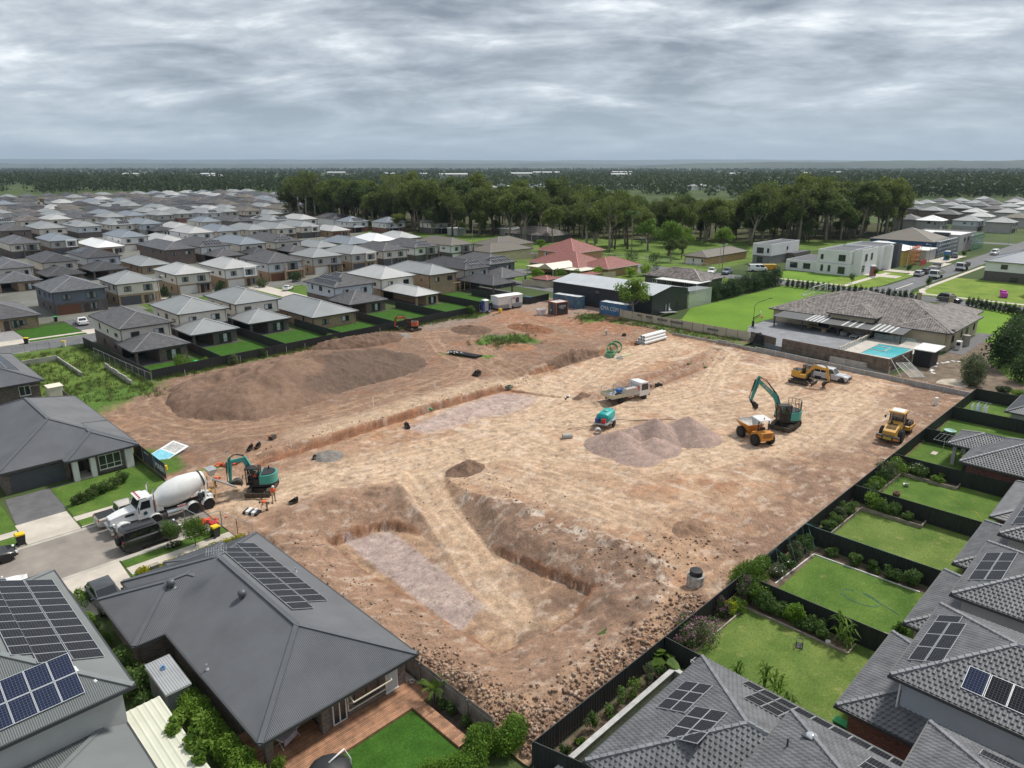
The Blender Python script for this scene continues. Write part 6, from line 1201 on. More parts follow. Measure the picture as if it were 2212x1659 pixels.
car('parked_car','white sedan parked in the dark driveway of the slate blue house','car',(42.6,180.2,.04),R(84),WHITE_P,'sedan',scale=1.15); car('parked_car','white car half hidden behind the single-storey grey roof, by the brown garage','car',(98.5,190,.04),R(40),WHITE_P,'sedan')
car('four_wheel_drive','silver four wheel drive with canopy and bull bar behind the yellow excavator','car',(117.5,42.6,.14),-PI/2+.06,SILV,'wagonute',scale=1.12)
car('van','white delivery van beside the orange skip near the white cube house','van',(230.5,112.3,.02),R(-45),WHITE_P,'van',scale=1.25); car('utility','white utility beside a grey one behind the conifer hedge','utility',(214.5,120.5,.02),R(200),WHITE_P,'ute',scale=1.15); car('utility','blue grey utility beside the white one behind the conifer hedge','utility',(217.5,116.5,.02),R(190),BLUEG,'ute',scale=1.15)
car('parked_car','silver car on the far side street, first behind the blue toilet','car',(257.8,70.0,.03),0,SILV,'suv',scale=1.12); car('parked_car','black car on the far side street, parked ahead of the silver one','car',(265.0,70.0,.03),0,DGREY,'suv',scale=1.12)
car('parked_car','black car waiting on the road by the tiled gateway','car',(212.6,49.5,.03),R(-113),BLACK_P,'suv',scale=1.25); car('parked_car','blue grey car beside the blue scaffold mesh, far right','car',(321,76,.03),R(20),BLUEG,'suv',scale=1.15); car('van','white van at the far end of the right hand side street','van',(343,67,.03),R(180),WHITE_P,'van',scale=1.15)
def small_truck(label,loc,rz,body,boxc=None,kind='tipper',scale=1,name='truck'):
 t=thing(name,label,'truck',loc,rz); t.scale=(scale,)*3
 c=MB(); pr=[(1.15,.55),(2.75,.55),(2.78,1.25),(2.55,2.2),(1.25,2.25),(1.15,2.1)]; c.extr(pr,-.98,.98); part('cab',c,[body],t,30)
 g=MB(); g.quad((2.79,-.88,1.28),(2.79,.88,1.28),(2.585,.80,2.12),(2.585,-.80,2.12));
 for s in(-1,1): g.quad((1.45,s*.99,1.25),(2.55,s*.99,1.25),(2.45,s*.99,2.05),(1.45,s*.99,2.05))
 part('windows',g,[CARGLASS],t); m=MB(); m.box(-3.2,-.42,.62,2.4,-.28,.85); m.box(-3.2,.28,.62,2.4,.42,.85); m.box(2.72,-.98,.42,2.86,.98,.72); part('chassis',m,[BLK],t)
 for s in(-1,1):
  wheel(t,2.0,s*.84,.39,.24,RIM); wheel(t,-1.75,s*.80,.39,.40,RIM); m=MB(); m.cbox((2.83,s*.75,.86),(.05,.28,.18)); part('headlight',m,[LAMP],t); m=MB(); m.bar((2.6,s*1.0,1.9),(2.75,s*1.2,1.75),.03); m.cbox((2.76,s*1.2,1.65),(.06,.18,.35)); part('mirror',m,[BLK],t)
 if kind=='tray':
  m=MB(); m.box(-3.35,-1.12,.92,1.02,1.12,1.02); part('tray_floor',m,[GALV],t)
  for (a,b,c_,d) in((-3.35,-1.14,1.0,-1.10),(-3.35,1.10,1.0,1.14),(-3.39,-1.12,-3.34,1.12)): m=MB(); m.box(a,b,.96,c_,d,1.40); m.box(a-.005,b-.005,1.16,min(c_,-1.2)+.005,d+.005,1.26,1); part('drop_side',m,[GALV,YELR],t)
  for x in(-3.3,-1.3):
   m=MB(); m.bar((x,-1.1,1.0),(x,-1.1,2.05),.05); m.bar((x,1.1,1.0),(x,1.1,2.05),.05); m.bar((x,-1.1,2.05),(x,1.1,2.05),.05); part('ladder_rack',m,[GALV],t)
  m=MB()
  for y in(-1.0,-.5,0,.5,1.0): m.bar((1.05,y,1.0),(1.05,y,2.3),.04)
  for z in(1.4,1.85,2.3): m.bar((1.05,-1.0,z),(1.05,1.0,z),.05)
  part('headboard',m,[GALV],t); m=MB(); m.extr([(-1.25,1.04),(.9,1.04),(.9,1.55),(.75,1.82),(-1.1,1.82),(-1.25,1.55)],-1.08,-.45); part('tool_box',m,[mat('checker plate',(.50,.45,.41),.45,.05,3,metal=.3)],t)
  m=MB(); m.box(.82,-1.1,1.3,.98,-.9,1.9); part('fuel_can',m,[REDL],t); g=random.Random(3); m=MB()
  for k in range(9): m.cbox((g.uniform(-3,-1.5),g.uniform(-.8,.8),1.08),(g.uniform(.4,1.2),g.uniform(.15,.4),.10),k%3,g.uniform(-.4,.4))
  part('load',m,[GALV,FRAMEW,STEELD],t); m=MB(); m.cbox((-.9,.5,1.25),(.6,.5,.4)); part('cool_box',m,[mat('blue cool box',(.03,.16,.45),.5)],t)
 else:
  m=MB()
  for (a,b,c_,d) in((-3.3,-1.15,1.0,-1.08),(-3.3,1.08,1.0,1.15),(-3.35,-1.1,-3.28,1.1),(.93,-1.1,1.0,1.1)): m.box(a,b,.95,c_,d,1.9 if kind=='tipper' else 1.35)
  m.box(-3.3,-1.1,.9,1.0,1.1,1.0); part('tipper_body',m,[boxc or GALV],t); m=MB(); m.box(-3.1,-.95,1.0,.8,.95,1.55); part('load',m,[mat('mixed rubble load',(.30,.27,.24),.9,.35,3)],t)
 return t
small_truck('white flatbed tray truck with tool box and yellow stripe standing on the dirt',(84.9,60.15,zt(84.9,60.15)-.02),R(-13),WHITE_P,kind='tray',scale=1.22)
small_truck('white tipper truck nearest the corner of the right hand side street',(256,64.6,.03),R(180),WHITE_P,kind='tipper',scale=1.25); small_truck('white tipper truck farther along the side street, by the red bricked house',(283,63.9,.03),R(180),WHITE_P,boxc=STEELD,kind='tipper',scale=1.25); small_truck('dark truck parked against the kerb behind the black car',(274,70.0,.03),0,BLUEG,kind='low',scale=1.15)
def beam(mb,pts,wd,hs,mi=0):
 rings=[]; n=len(pts)
 for i,(x,z) in enumerate(pts):
  a=pts[max(i-1,0)]; b=pts[min(i+1,n-1)]; dx,dz=b[0]-a[0],b[1]-a[1]; l=math.hypot(dx,dz); nx,nz=-dz/l,dx/l; h=hs[i]/2; w=(wd[i] if isinstance(wd,(list,tuple)) else wd)/2
  rings.append([(x-nx*h,-w,z-nz*h),(x-nx*h,w,z-nz*h),(x+nx*h,w,z+nz*h),(x+nx*h,-w,z+nz*h)])
 mb.loft(rings,mi)
def bucket_mesh(w=.8,s=.8,teeth=True):
 m=MB(); pr=[(0,0),(.15,-.45),(.5,-.78),(.95,-.72),(1.15,-.45)]
 pr=[(x*s,z*s) for x,z in pr]; th=.05
 inn=[(x*.94+.03*s,z*.90-.0) for x,z in pr]
 n=len(pr); v=[]
 for y in(-w/2,w/2):
  for p in pr: v.append((p[0],y,p[1]))
 for i in range(n-1): m.add([v[i],v[i+1],v[n+i+1],v[n+i]],[(0,1,2,3)]);
 for i in range(n-1): a,b=inn[i],inn[i+1]; m.add([(a[0],-w/2+th,a[1]),(b[0],-w/2+th,b[1]),(b[0],w/2-th,b[1]),(a[0],w/2-th,a[1])],[(3,2,1,0)])
 for y,o in((-w/2,0),(w/2,1)):
  m.add([(p[0],y,p[1]) for p in pr],[tuple(range(n))]); yy=y+(th if y<0 else -th); m.add([(p[0],yy,p[1]) for p in inn],[tuple(range(n))])
  for i in range(n-1): m.add([(pr[i][0],y,pr[i][1]),(pr[i+1][0],y,pr[i+1][1]),(inn[i+1][0],yy,inn[i+1][1]),(inn[i][0],yy,inn[i][1])],[(0,1,2,3)])
 if teeth:
  for k in range(4): y=-w/2+.08+(w-.16)*k/3; m.bar((pr[-1][0]-.05,y,pr[-1][1]-.02),(pr[-1][0]+.12*s,y,pr[-1][1]+.14*s),.08,.05)
 m.bar((-.02,-w*.18,.05),(-.02,w*.18,.05),.14*s,.2*s); m.bar((.25*s,-w*.18,-.02),(.25*s,w*.18,-.02),.12*s,.2*s)
 return m
def excavator(label,loc,rz,trk,col,cabc,boom,arm,bang,s=1,rail=False,blade=True,cabtop=None,stripe=False,word=None,body='round'):
 t=thing('excavator',label,'excavator',loc,rz); t.scale=(s,)*3
 u=R(trk)
 for sd in(-1,1):
  m=MB(); Lt,hh,wt=2.9,.62,.45; y=sd*.92; n=34; per=[]
  for i in range(n):
   q=i/n*(2*(Lt-hh)+PI*hh); a=Lt-hh
   if q<a: x,z,an=-a/2+q,0.0,0
   elif q<a+PI*hh/2: f_=(q-a)/(hh/2); x,z,an=a/2+math.sin(f_)*hh/2,hh/2-math.cos(f_)*hh/2,-f_
   elif q<2*a+PI*hh/2: x,z,an=a/2-(q-a-PI*hh/2),hh,PI
   else: f_=(q-2*a-PI*hh/2)/(hh/2); x,z,an=-a/2-math.sin(f_)*hh/2,hh/2+math.cos(f_)*hh/2,PI-f_
   per.append((x,z,an))
  for x,z,an in per: m.cbox((x,y,z+.03),(.24,wt,.055),0,0,an)
  m.extr([(-Lt/2+.3,.12),(Lt/2-.3,.12),(Lt/2-.12,.32),(Lt/2-.3,.54),(-Lt/2+.3,.54),(-Lt/2+.12,.32)],y-.13,y+.13)
  m.xf(Matrix.Rotation(u,4,'Z')); part('crawler_track',m,[TRACKM],t)
 m=MB(); m.box(-.9,-.72,.25,.9,.72,.6); m.cyl((0,0,.5),(0,0,.86),.55,.5,18); m.xf(Matrix.Rotation(u,4,'Z')); part('undercarriage',m,[STEELD],t)
 if blade:
  m=MB(); m.cbox((1.95,0,.36),(.10,2.35,.52),0,0,R(8)); m.bar((.8,-.5,.4),(1.95,-.6,.35),.14); m.bar((.8,.5,.4),(1.95,.6,.35),.14); m.xf(Matrix.Rotation(u,4,'Z')); part('dozer_blade',m,[STEELD],t)
 pr=[(1.0,-1.05),(1.05,-.3),(1.05,.2)]+[(-.55+.98*math.cos(a)*-1*-1,1.08*math.sin(a)) for a in np.linspace(PI*.42,PI*1.58,13)]
 pr=[(1.0,-1.08),(1.0,1.08)]+[(-.45+1.05*math.cos(a),1.08*math.sin(a)) for a in np.linspace(PI*.5,PI*1.5,13)]
 m=MB(); m.prism(pr,.86,1.06,1); b=MB();
 hp=[(-.02,-1.08),(.95,-1.08),(.95,-.25),(-.02,-.25)]
 tail=[(.05,1.08)]+[(-.45+1.05*math.cos(a),1.08*math.sin(a)) for a in np.linspace(PI*.5,PI*1.5,13)]+[(.05,-1.08)]
 b.prism(tail,1.062,1.95); b.prism([(.052,-1.08),(.95,-1.08),(.95,-.30),(.052,-.30)],1.062,1.55); part('turntable_deck',m,[BLK,BLK],t); part('body',b,[col],t,40)
 m=MB(); m.prism([(-.1,.9)]+[(-.45+.86*math.cos(a),.9*math.sin(a)) for a in np.linspace(PI*.55,PI*1.45,11)]+[(-.1,-.9)],1.952,2.02); m.cyl((-.6,-.5,2.0),(-.6,-.5,2.35),.07,.07,8); part('engine_cover',m,[cabtop or BLK],t)
 c=MB(); x0,x1,y0,y1,z0,z1=-.02,1.30,.12,1.06,1.07,2.75; e=.07
 for (x,y) in((x0,y0),(x1-e,y0),(x0,y1-e),(x1-e,y1-e),(.58,y1-e)): c.box(x,y,z0,x+e,y+e,z1-.09)
 c.box(x0-.03,y0-.02,z1-.09,x1+.05,y1+.02,z1); c.box(x0,y0,z0-.005,x1,y1,z0+.06); c.box(x0,y1-.05,z0+.06,.6,y1,z0+.55); c.box(x0,y0,z0+.06,x1,y0+.05,z0+.6); part('cab_frame',c,[cabc],t)
 g=MB()
 for q in(((x1-.02,y0+.07,z0+.06),(x1-.02,y1-.07,z0+.06),(x1-.02,y1-.07,z1-.1),(x1-.02,y0+.07,z1-.1)),((x0+.02,y0+.07,z0+.5),(x0+.02,y1-.07,z0+.5),(x0+.02,y1-.07,z1-.1),(x0+.02,y0+.07,z1-.1)),((.1,y0+.02,z0+.6),(x1-.1,y0+.02,z0+.6),(x1-.1,y0+.02,z1-.1),(.1,y0+.02,z1-.1))): g.quad(*q)
 if not word or word!='open': g.quad((.66,y1-.02,z0+.1),(x1-.08,y1-.02,z0+.1),(x1-.08,y1-.02,z1-.1),(.66,y1-.02,z1-.1)); g.quad((.06,y1-.02,z0+.58),(.57,y1-.02,z0+.58),(.57,y1-.02,z1-.1),(.06,y1-.02,z1-.1))
 part('cab_glass',g,[CABGL],t); m=MB(); m.box(.15,.35,z0+.06,.65,.85,z0+.5); m.box(.12,.35,z0+.5,.25,.85,z0+1.15); part('seat',m,[BLK],t)
 m=MB(); m.bar((1.25,1.1,2.2),(1.45,1.35,2.2),.03); m.cbox((1.45,1.37,2.1),(.05,.16,.3)); part('mirror',m,[BLK],t)
 yb=-.12; o=Matrix.Translation((0,yb,0))
 m=MB(); beam(m,boom,[.30]+[.34]*(len(boom)-2)+[.26],[.32]+[.58]*(len(boom)-2)+[.30]); m.xf(o); part('boom',m,[col],t)
 if stripe:
  d=Vector((boom[-1][0]-boom[-2][0],0,boom[-1][1]-boom[-2][1])); L=d.length; d/=L; nrm=Vector((-d.z,0,d.x))
  an=math.atan2(d.z,d.x); p=Vector((boom[-2][0],0,boom[-2][1]))+d*L*.5
  for y,fl in((yb+.178,1),(yb-.178,0)):
   q=Matrix.Translation((p.x,y,p.z))@Matrix.Rotation(-an,4,'Y')@Matrix.Rotation(PI/2,4,'X')@(Matrix.Rotation(PI,4,'Y') if fl else Matrix())
   kt=text(t,'KOBELCO',.34,(0,0,0),(0,0,0),WHITE_P); kt.matrix_local=q
   m=MB(); e=Vector((0,y-p.y,0)); m.bar(p+e-d*L*.28-nrm*.22,p+e+d*L*.3-nrm*.2,.012,.05); part('stripe',m,[YELR],t)
 m=MB(); A=boom[-1]; dx,dz=arm[0]-A[0],arm[1]-A[1]; l=math.hypot(dx,dz); k0=(A[0]-dx/l*.45,A[1]-dz/l*.45); beam(m,[k0,(A[0]+dx*.12,A[1]+dz*.12),arm],[.22,.26,.2],[.22,.44,.20]); m.xf(o); part('arm',m,[col],t)
 m=MB(); km=boom[len(boom)//2]
 for y in(-.26,.26): m.bar((1.0,yb+y,1.25),(km[0]*.85+.1,yb+y,km[1]*.85-.1),.10);
 m.bar((km[0],yb,km[1]+.36),((km[0]+k0[0])/2,yb,(km[1]+k0[1])/2+.42),.12); m.bar(((km[0]+k0[0])/2,yb,(km[1]+k0[1])/2+.42),(k0[0],yb,k0[1]),.07)
 nx,nz=-dz/l,dx/l; sg=1 if nx*1+0>0 else -1; off=.30*sg
 m.bar((A[0]+nx*off,yb,A[1]+nz*off),(A[0]+dx*.55+nx*off,yb,A[1]+dz*.55+nz*off),.11); m.bar((A[0]+dx*.55+nx*off,yb,A[1]+dz*.55+nz*off),(arm[0]-dx*.10+nx*off,yb,arm[1]-dz*.10+nz*off),.06); m.bar((arm[0]-dx*.10+nx*off,yb,arm[1]-dz*.10+nz*off),(arm[0],yb,arm[1]-.15),.06)
 part('hydraulic_rams',m,[STEELD],t)
 b=bucket_mesh(.85,.85); part('bucket',b,[STEELD],t,False,(arm[0],yb,arm[1]-.02),(0,R(bang),0))
 m=MB(); m.tube([(km[0]*.6,yb+.2,km[1]*.6+.5),(km[0],yb+.22,km[1]+.42),(k0[0]*.7+km[0]*.3,yb+.2,k0[1]*.7+km[1]*.3+.45),(A[0],yb+.16,A[1]+.25),(A[0]+dx*.5,yb+.16,A[1]+dz*.5)],.03,5); part('hoses',m,[BLK],t)
 if rail:
  m=MB(); arc=[(-.45+.95*math.cos(a),.98*math.sin(a)) for a in np.linspace(PI*.5,PI*1.5,9)]
  for z in(2.45,3.0):
   for p,q in zip(arc[:-1],arc[1:]): m.bar((*p,z),(*q,z),.04)
  for p in arc: m.bar((*p,1.95),(*p,3.0),.04)
  part('guard_rail',m,[BLK],t)
 m=MB(); m.cyl((.3,.6,2.75),(.3,.6,2.9),.07,.05,10); part('beacon',m,[mat('amber beacon',(.7,.25,.02),.3)],t)
 return t
def alphaglass(n,c,a):
 m=bpy.data.materials.new(n); MATS[n]=m; m.use_nodes=True; b=m.node_tree.nodes['Principled BSDF']; b.inputs['Base Color'].default_value=(*c,1); b.inputs['Roughness'].default_value=.05; b.inputs['Alpha'].default_value=a; b.inputs['Specular IOR Level'].default_value=.8; return m
CABGL=alphaglass('cab glass',(.02,.025,.025),.55); TEAL=paint('teal',(.014,.36,.31),.08); YEL=paint('machine yellow',(.62,.33,.03),.12); ORG=paint('machine orange',(.55,.085,.02),.12); CABG=paint('cab charcoal',(.035,.037,.04)); ORY=paint('dumper orange',(.68,.27,.02),.08)
excavator('teal excavator with raised boom and guard rail loading the orange dumper',(90.5,37.8,zt(90.5,37.8)-.02),R(138),45,TEAL,BLK,[(.65,1.5),(1.4,3.4),(3.55,5.35)],(4.1,3.1),95,1.25,rail=True,stripe=True)
excavator('teal excavator beside the concrete mixer, worker in orange in its cab',(31.0,69.6,zt(31,69.6)-.02),R(143),84,TEAL,BLK,[(.6,1.5),(1.5,3.35),(2.9,3.1)],(3.0,.95),150,1.12,word='open')
excavator('yellow excavator with grey cab parked before the silver four wheel drive',(112.3,45.3,zt(112.3,45.3)-.02),R(-88),0,YEL,CABG,[(.6,1.4),(1.8,2.9),(3.6,2.7)],(4.0,1.05),105,1.1)
excavator('small orange excavator with black cab standing by the black fence',(91.2,121.9,zt(91.2,121.9)-.02),R(140),130,ORG,BLK,[(.6,1.3),(1.6,2.9),(3.3,2.8)],(3.8,.9),120,.98,cabtop=None)
def mixer_truck():
 t=thing('concrete_mixer','white concrete mixer truck with huge tilted white drum parked at the street end','concrete truck',(20.6,70.55,.012),PI-.03); Wp=WHITE_P; t.scale=(1.08,1.05,1.12)
 m=MB(); m.box(-4.9,-.45,.75,4.2,-.3,1.05); m.box(-4.9,.3,.75,4.2,.45,1.05); part('chassis',m,[STEELD],t)
 h=MB(); h.loft([[(2.1,-.85,1.05),(2.1,.85,1.05),(2.1,.80,1.95),(2.1,-.80,1.95)],[(3.4,-.72,1.05),(3.4,.72,1.05),(3.4,.66,1.80),(3.4,-.66,1.80)],[(4.35,-.58,1.0),(4.35,.58,1.0),(4.32,.52,1.58),(4.32,-.52,1.58)]]); part('bonnet',h,[Wp],t,35)
 for s in(-1,1):
  f=MB(); pts=[(3.35+.72*math.cos(a),.55+.72*math.sin(a)) for a in np.linspace(R(5),R(175),9)]
  for (a,b) in zip(pts[:-1],pts[1:]): f.add([(a[0],s*.55,a[1]),(b[0],s*.55,b[1]),(b[0],s*1.2,b[1]-.05),(a[0],s*1.2,a[1]-.05)],[(0,1,2,3)])
  f.add([(p[0],s*1.2,p[1]-.05) for p in pts]+[(2.63,s*1.2,.78),(4.1,s*1.2,.75)],[tuple(range(9))]); part('front_fender',f,[Wp],t)
  m=MB(); m.cbox((4.12,s*.86,1.12),(.16,.34,.26)); part('headlight',m,[REDL if 0 else LAMP],t)
  m=MB(); m.cbox((2.75,s*.80,1.62),(.75,.02,.20)); part('bonnet_vent',m,[BLK],t)
 m=MB(); m.box(4.28,-1.2,.45,4.5,1.2,.85); part('bumper',m,[CHROME],t); m=MB(); m.box(4.34,-.46,.95,4.39,.46,1.52); part('grille',m,[CHROME],t)
 c=MB(); c.extr([(.75,1.0),(2.12,1.0),(2.14,1.95),(1.78,2.78),(.75,2.85)],-1.02,1.02); part('cab',c,[Wp],t,30)
 g=MB(); g.quad((2.15,-.9,1.98),(2.15,.9,1.98),(1.83,.85,2.70),(1.83,-.85,2.70)); part('windscreen',g,[CARGLASS],t)
 for s in(-1,1):
  g=MB(); g.quad((1.0,s*1.028,1.9),(1.95,s*1.028,1.9),(1.70,s*1.028,2.62),(1.0,s*1.028,2.62)); part('side_window',g,[CARGLASS],t)
  m=MB(); m.cyl((1.5,s*1.03,1.5),(1.5,s*1.036,1.5),.18,.18,16); part('door_emblem',m,[mat('dark teal emblem',(.02,.09,.11),.4)],t)
  m=MB(); m.bar((1.95,s*1.05,2.5),(2.1,s*1.3,2.4),.03); m.cbox((2.1,s*1.32,2.05),(.08,.2,.6)); part('mirror',m,[CHROME],t)
  m=MB(); m.tube([(.62,s*.95,1.0),(.62,s*.95,2.5)],.13,8); m.tube([(.62,s*.95,2.5),(.62,s*.95,3.3),(.5,s*.95,3.5)],.06,8); part('exhaust_stack',m,[CHROME],t)
 m=MB(); m.box(1.2,-1.0,2.86,2.0,1.0,2.93)
 for y in(-.8,-.4,0,.4,.8): m.cbox((1.75,y,2.98),(.14,.12,.1),1)
 part('roof_visor',m,[Wp,REDL],t)
 d=MB(); prof=[(.25,-.1),(.62,0),(1.02,.75),(1.18,1.55),(1.18,2.55),(.92,3.75),(.66,4.5),(.60,4.62)]
 d.lathe(prof,(0,0,0),28,0,'x'); ang=R(13); M=Matrix.Translation((.30,0,1.90))@Matrix.Rotation(PI,4,'Z')@Matrix.Rotation(-ang,4,'Y'); d.xf(M)
 part('drum',d,[mat('drum white',(.72,.72,.70),.35,.05,.8)],t,28)
 m=MB(); b=MB().lathe([(.72,4.28),(.80,4.28),(.80,4.40),(.72,4.40)],(0,0,0),28,0,'x'); b.xf(M); m.merge(b); part('roller_ring',m,[STEELD],t,28)
 m=MB(); m.box(-.2,-.5,1.05,.5,.5,1.75); m.bar((-3.9,-.85,1.05),(-4.2,-.45,2.9),.16); m.bar((-3.9,.85,1.05),(-4.2,.45,2.9),.16); m.bar((-4.3,-.5,2.55),(-4.3,.5,2.55),.2); m.box(-4.6,-.9,.8,-4.2,.9,1.3); part('drum_pedestal',m,[Wp],t)
 m=MB(); m.loft([[(-5.4,-.65,3.55),(-4.55,-.6,3.55),(-4.55,.6,3.55),(-5.4,.65,3.55)],[(-5.1,-.3,2.85),(-4.75,-.3,2.85),(-4.75,.3,2.85),(-5.1,.3,2.85)]]); part('hopper',m,[GALV],t)
 m=MB()
 pr=[(-.25,0),(-.16,-.14),(.16,-.14),(.25,0)]
 for a,b_ in((Vector((-4.9,0,2.6)),Vector((-6.9,.75,1.35))),):
  r=[]
  for p in(a,b_): r.append([(p.x,p.y+q[0],p.z+q[1]) for q in pr])
  for i in range(3): m.quad(r[0][i],r[0][i+1],r[1][i+1],r[1][i])
  for i in range(3): m.quad(*[(v[0],v[1],v[2]-.02) for v in (r[1][i],r[1][i+1],r[0][i+1],r[0][i])])
 part('chute',m,[GALV],t); m=MB(); m.bar((-4.75,-.95,.9),(-4.75,-.75,2.6),.08); m.bar((-4.85,.95,.9),(-4.85,.75,2.6),.08); m.box(-4.95,-1.0,.7,-4.65,-.5,1.2); part('ladder',m,[YEL],t)
 for x in(.75,-2.65,-4.1):
  for s in(-1,1):
   f=MB(); pts=[(x+.66*math.cos(a),.55+.66*math.sin(a)) for a in np.linspace(R(12),R(168),9)]
   for (a,b) in zip(pts[:-1],pts[1:]): f.add([(a[0],s*.62,a[1]),(b[0],s*.62,b[1]),(b[0],s*1.24,b[1]),(a[0],s*1.24,a[1])],[(0,1,2,3)])
   part('mudguard',f,[Wp],t)
 for x in(3.35,.75,-2.65,-4.1):
  for s in(-1,1): wheel(t,x,s*.98,.52,.34,CHROME)
 for s in(-1,1): m=MB(); m.cyl((-.3,s*.85,.78),(-1.6,s*.85,.78),.32,.32,16); part('fuel_tank',m,[CHROME],t)
 m=MB(); m.box(-2.0,1.1,.75,-1.2,1.13,1.35); m.box(-1.99,1.131,1.15,-1.21,1.135,1.33,1); part('warning_sign',m,[FRAMEW,REDL],t); text(t,'DANGER',.16,(-1.6,1.142,1.24),(R(90),0,R(180)),FRAMEW)
 m=MB(); m.tube([(-3.3,1.0+.3*math.cos(a),1.5+.35*math.sin(a)) for a in np.linspace(0,6.3,16)],.05,6); m.tube([(-3.5,1.0+.28*math.cos(a),1.5+.33*math.sin(a)) for a in np.linspace(0,6.3,16)],.05,6); part('coiled_hose',m,[BLK],t)
mixer_truck()
def dumper():
 t=thing('site_dumper','orange articulated dumper with white canopy waiting under the teal excavator bucket','dumper',(83.3,38.7,zt(83.3,38.7)-.02),R(60)); t.scale=(1.2,)*3
 m=MB(); sk=[[(-.2,-.95,1.25),(2.1,-1.1,1.5),(2.1,1.1,1.5),(-.2,.95,1.25)]];
 o=[[(.1,-.6,.85),(1.2,-.6,.75),(1.2,.6,.75),(.1,.6,.85)],[(-.15,-1.0,1.75),(2.35,-1.1,1.75),(2.35,1.1,1.75),(-.15,1.0,1.75)]]
 m.loft(o,0,False); m.add(o[0],[(3,2,1,0)]); i_=[[(.2,-.5,.95),(1.15,-.5,.85),(1.15,.5,.85),(.2,.5,.95)],[(-.08,-.93,1.751),(2.25,-1.03,1.751),(2.25,1.03,1.751),(-.08,.93,1.751)]]
 m2=MB(); m2.loft([i_[1],i_[0]],1,False); m2.add(i_[0],[(0,1,2,3)],1)
 for a in range(4): b=(a+1)%4; m.add([o[1][a],o[1][b],i_[1][b],i_[1][a]],[(0,1,2,3)])
 part('skip',m,[ORY],t); part('skip_lining',m2,[CHROME,mat('scoured steel',(.50,.47,.43),.4,.15,2,metal=.4)],t)
 m=MB(); m.box(-2.0,-.62,.55,-.3,.62,1.15); m.prism([(-2.25,-.72),(-1.3,-.72),(-1.3,.72),(-2.25,.72)],.75,1.55); part('engine_body',m,[ORY],t); m=MB()
 for z in(1.0,1.12,1.24,1.36): m.box(-2.262,-.5,z,-2.245,.5,z+.05)
 part('engine_grille',m,[BLK],t); m=MB(); m.box(-.5,-.4,.5,1.4,.4,.78); part('chassis',m,[ORY],t)
 for x,yy in((1.15,.95),(-1.45,.9)):
  for s in(-1,1): wheel(t,x,s*yy,.60,.48,ORY,True)
 m=MB(); m.box(-1.25,-.3,1.2,-.75,.3,1.35); m.box(-1.3,-.3,1.35,-1.18,.3,1.85); part('seat',m,[BLK],t); m=MB(); m.bar((-.35,0,1.1),(-.5,0,1.75),.05); m.lathe([(.18,0),(.21,.02),(.18,.04)],(-.55,0,1.75),14); part('steering_wheel',m,[BLK],t)
 m=MB()
 for s in(-1,1): m.bar((-1.4,s*.62,1.5),(-1.4,s*.62,2.72),.09)
 part('roll_bar',m,[BLK],t); m=MB(); m.loft([[(-1.75,-.75,2.72),(-.1,-.75,2.78),(-.1,.75,2.78),(-1.75,.75,2.72)],[(-1.7,-.7,2.80),(-.15,-.7,2.86),(-.15,.7,2.86),(-1.7,.7,2.80)]]); part('canopy',m,[WHITE_P],t)
 m=MB(); m.cyl((-1.4,0,2.85),(-1.4,0,3.0),.07,.06,10); part('beacon',m,[MATS['amber beacon']],t)
dumper()
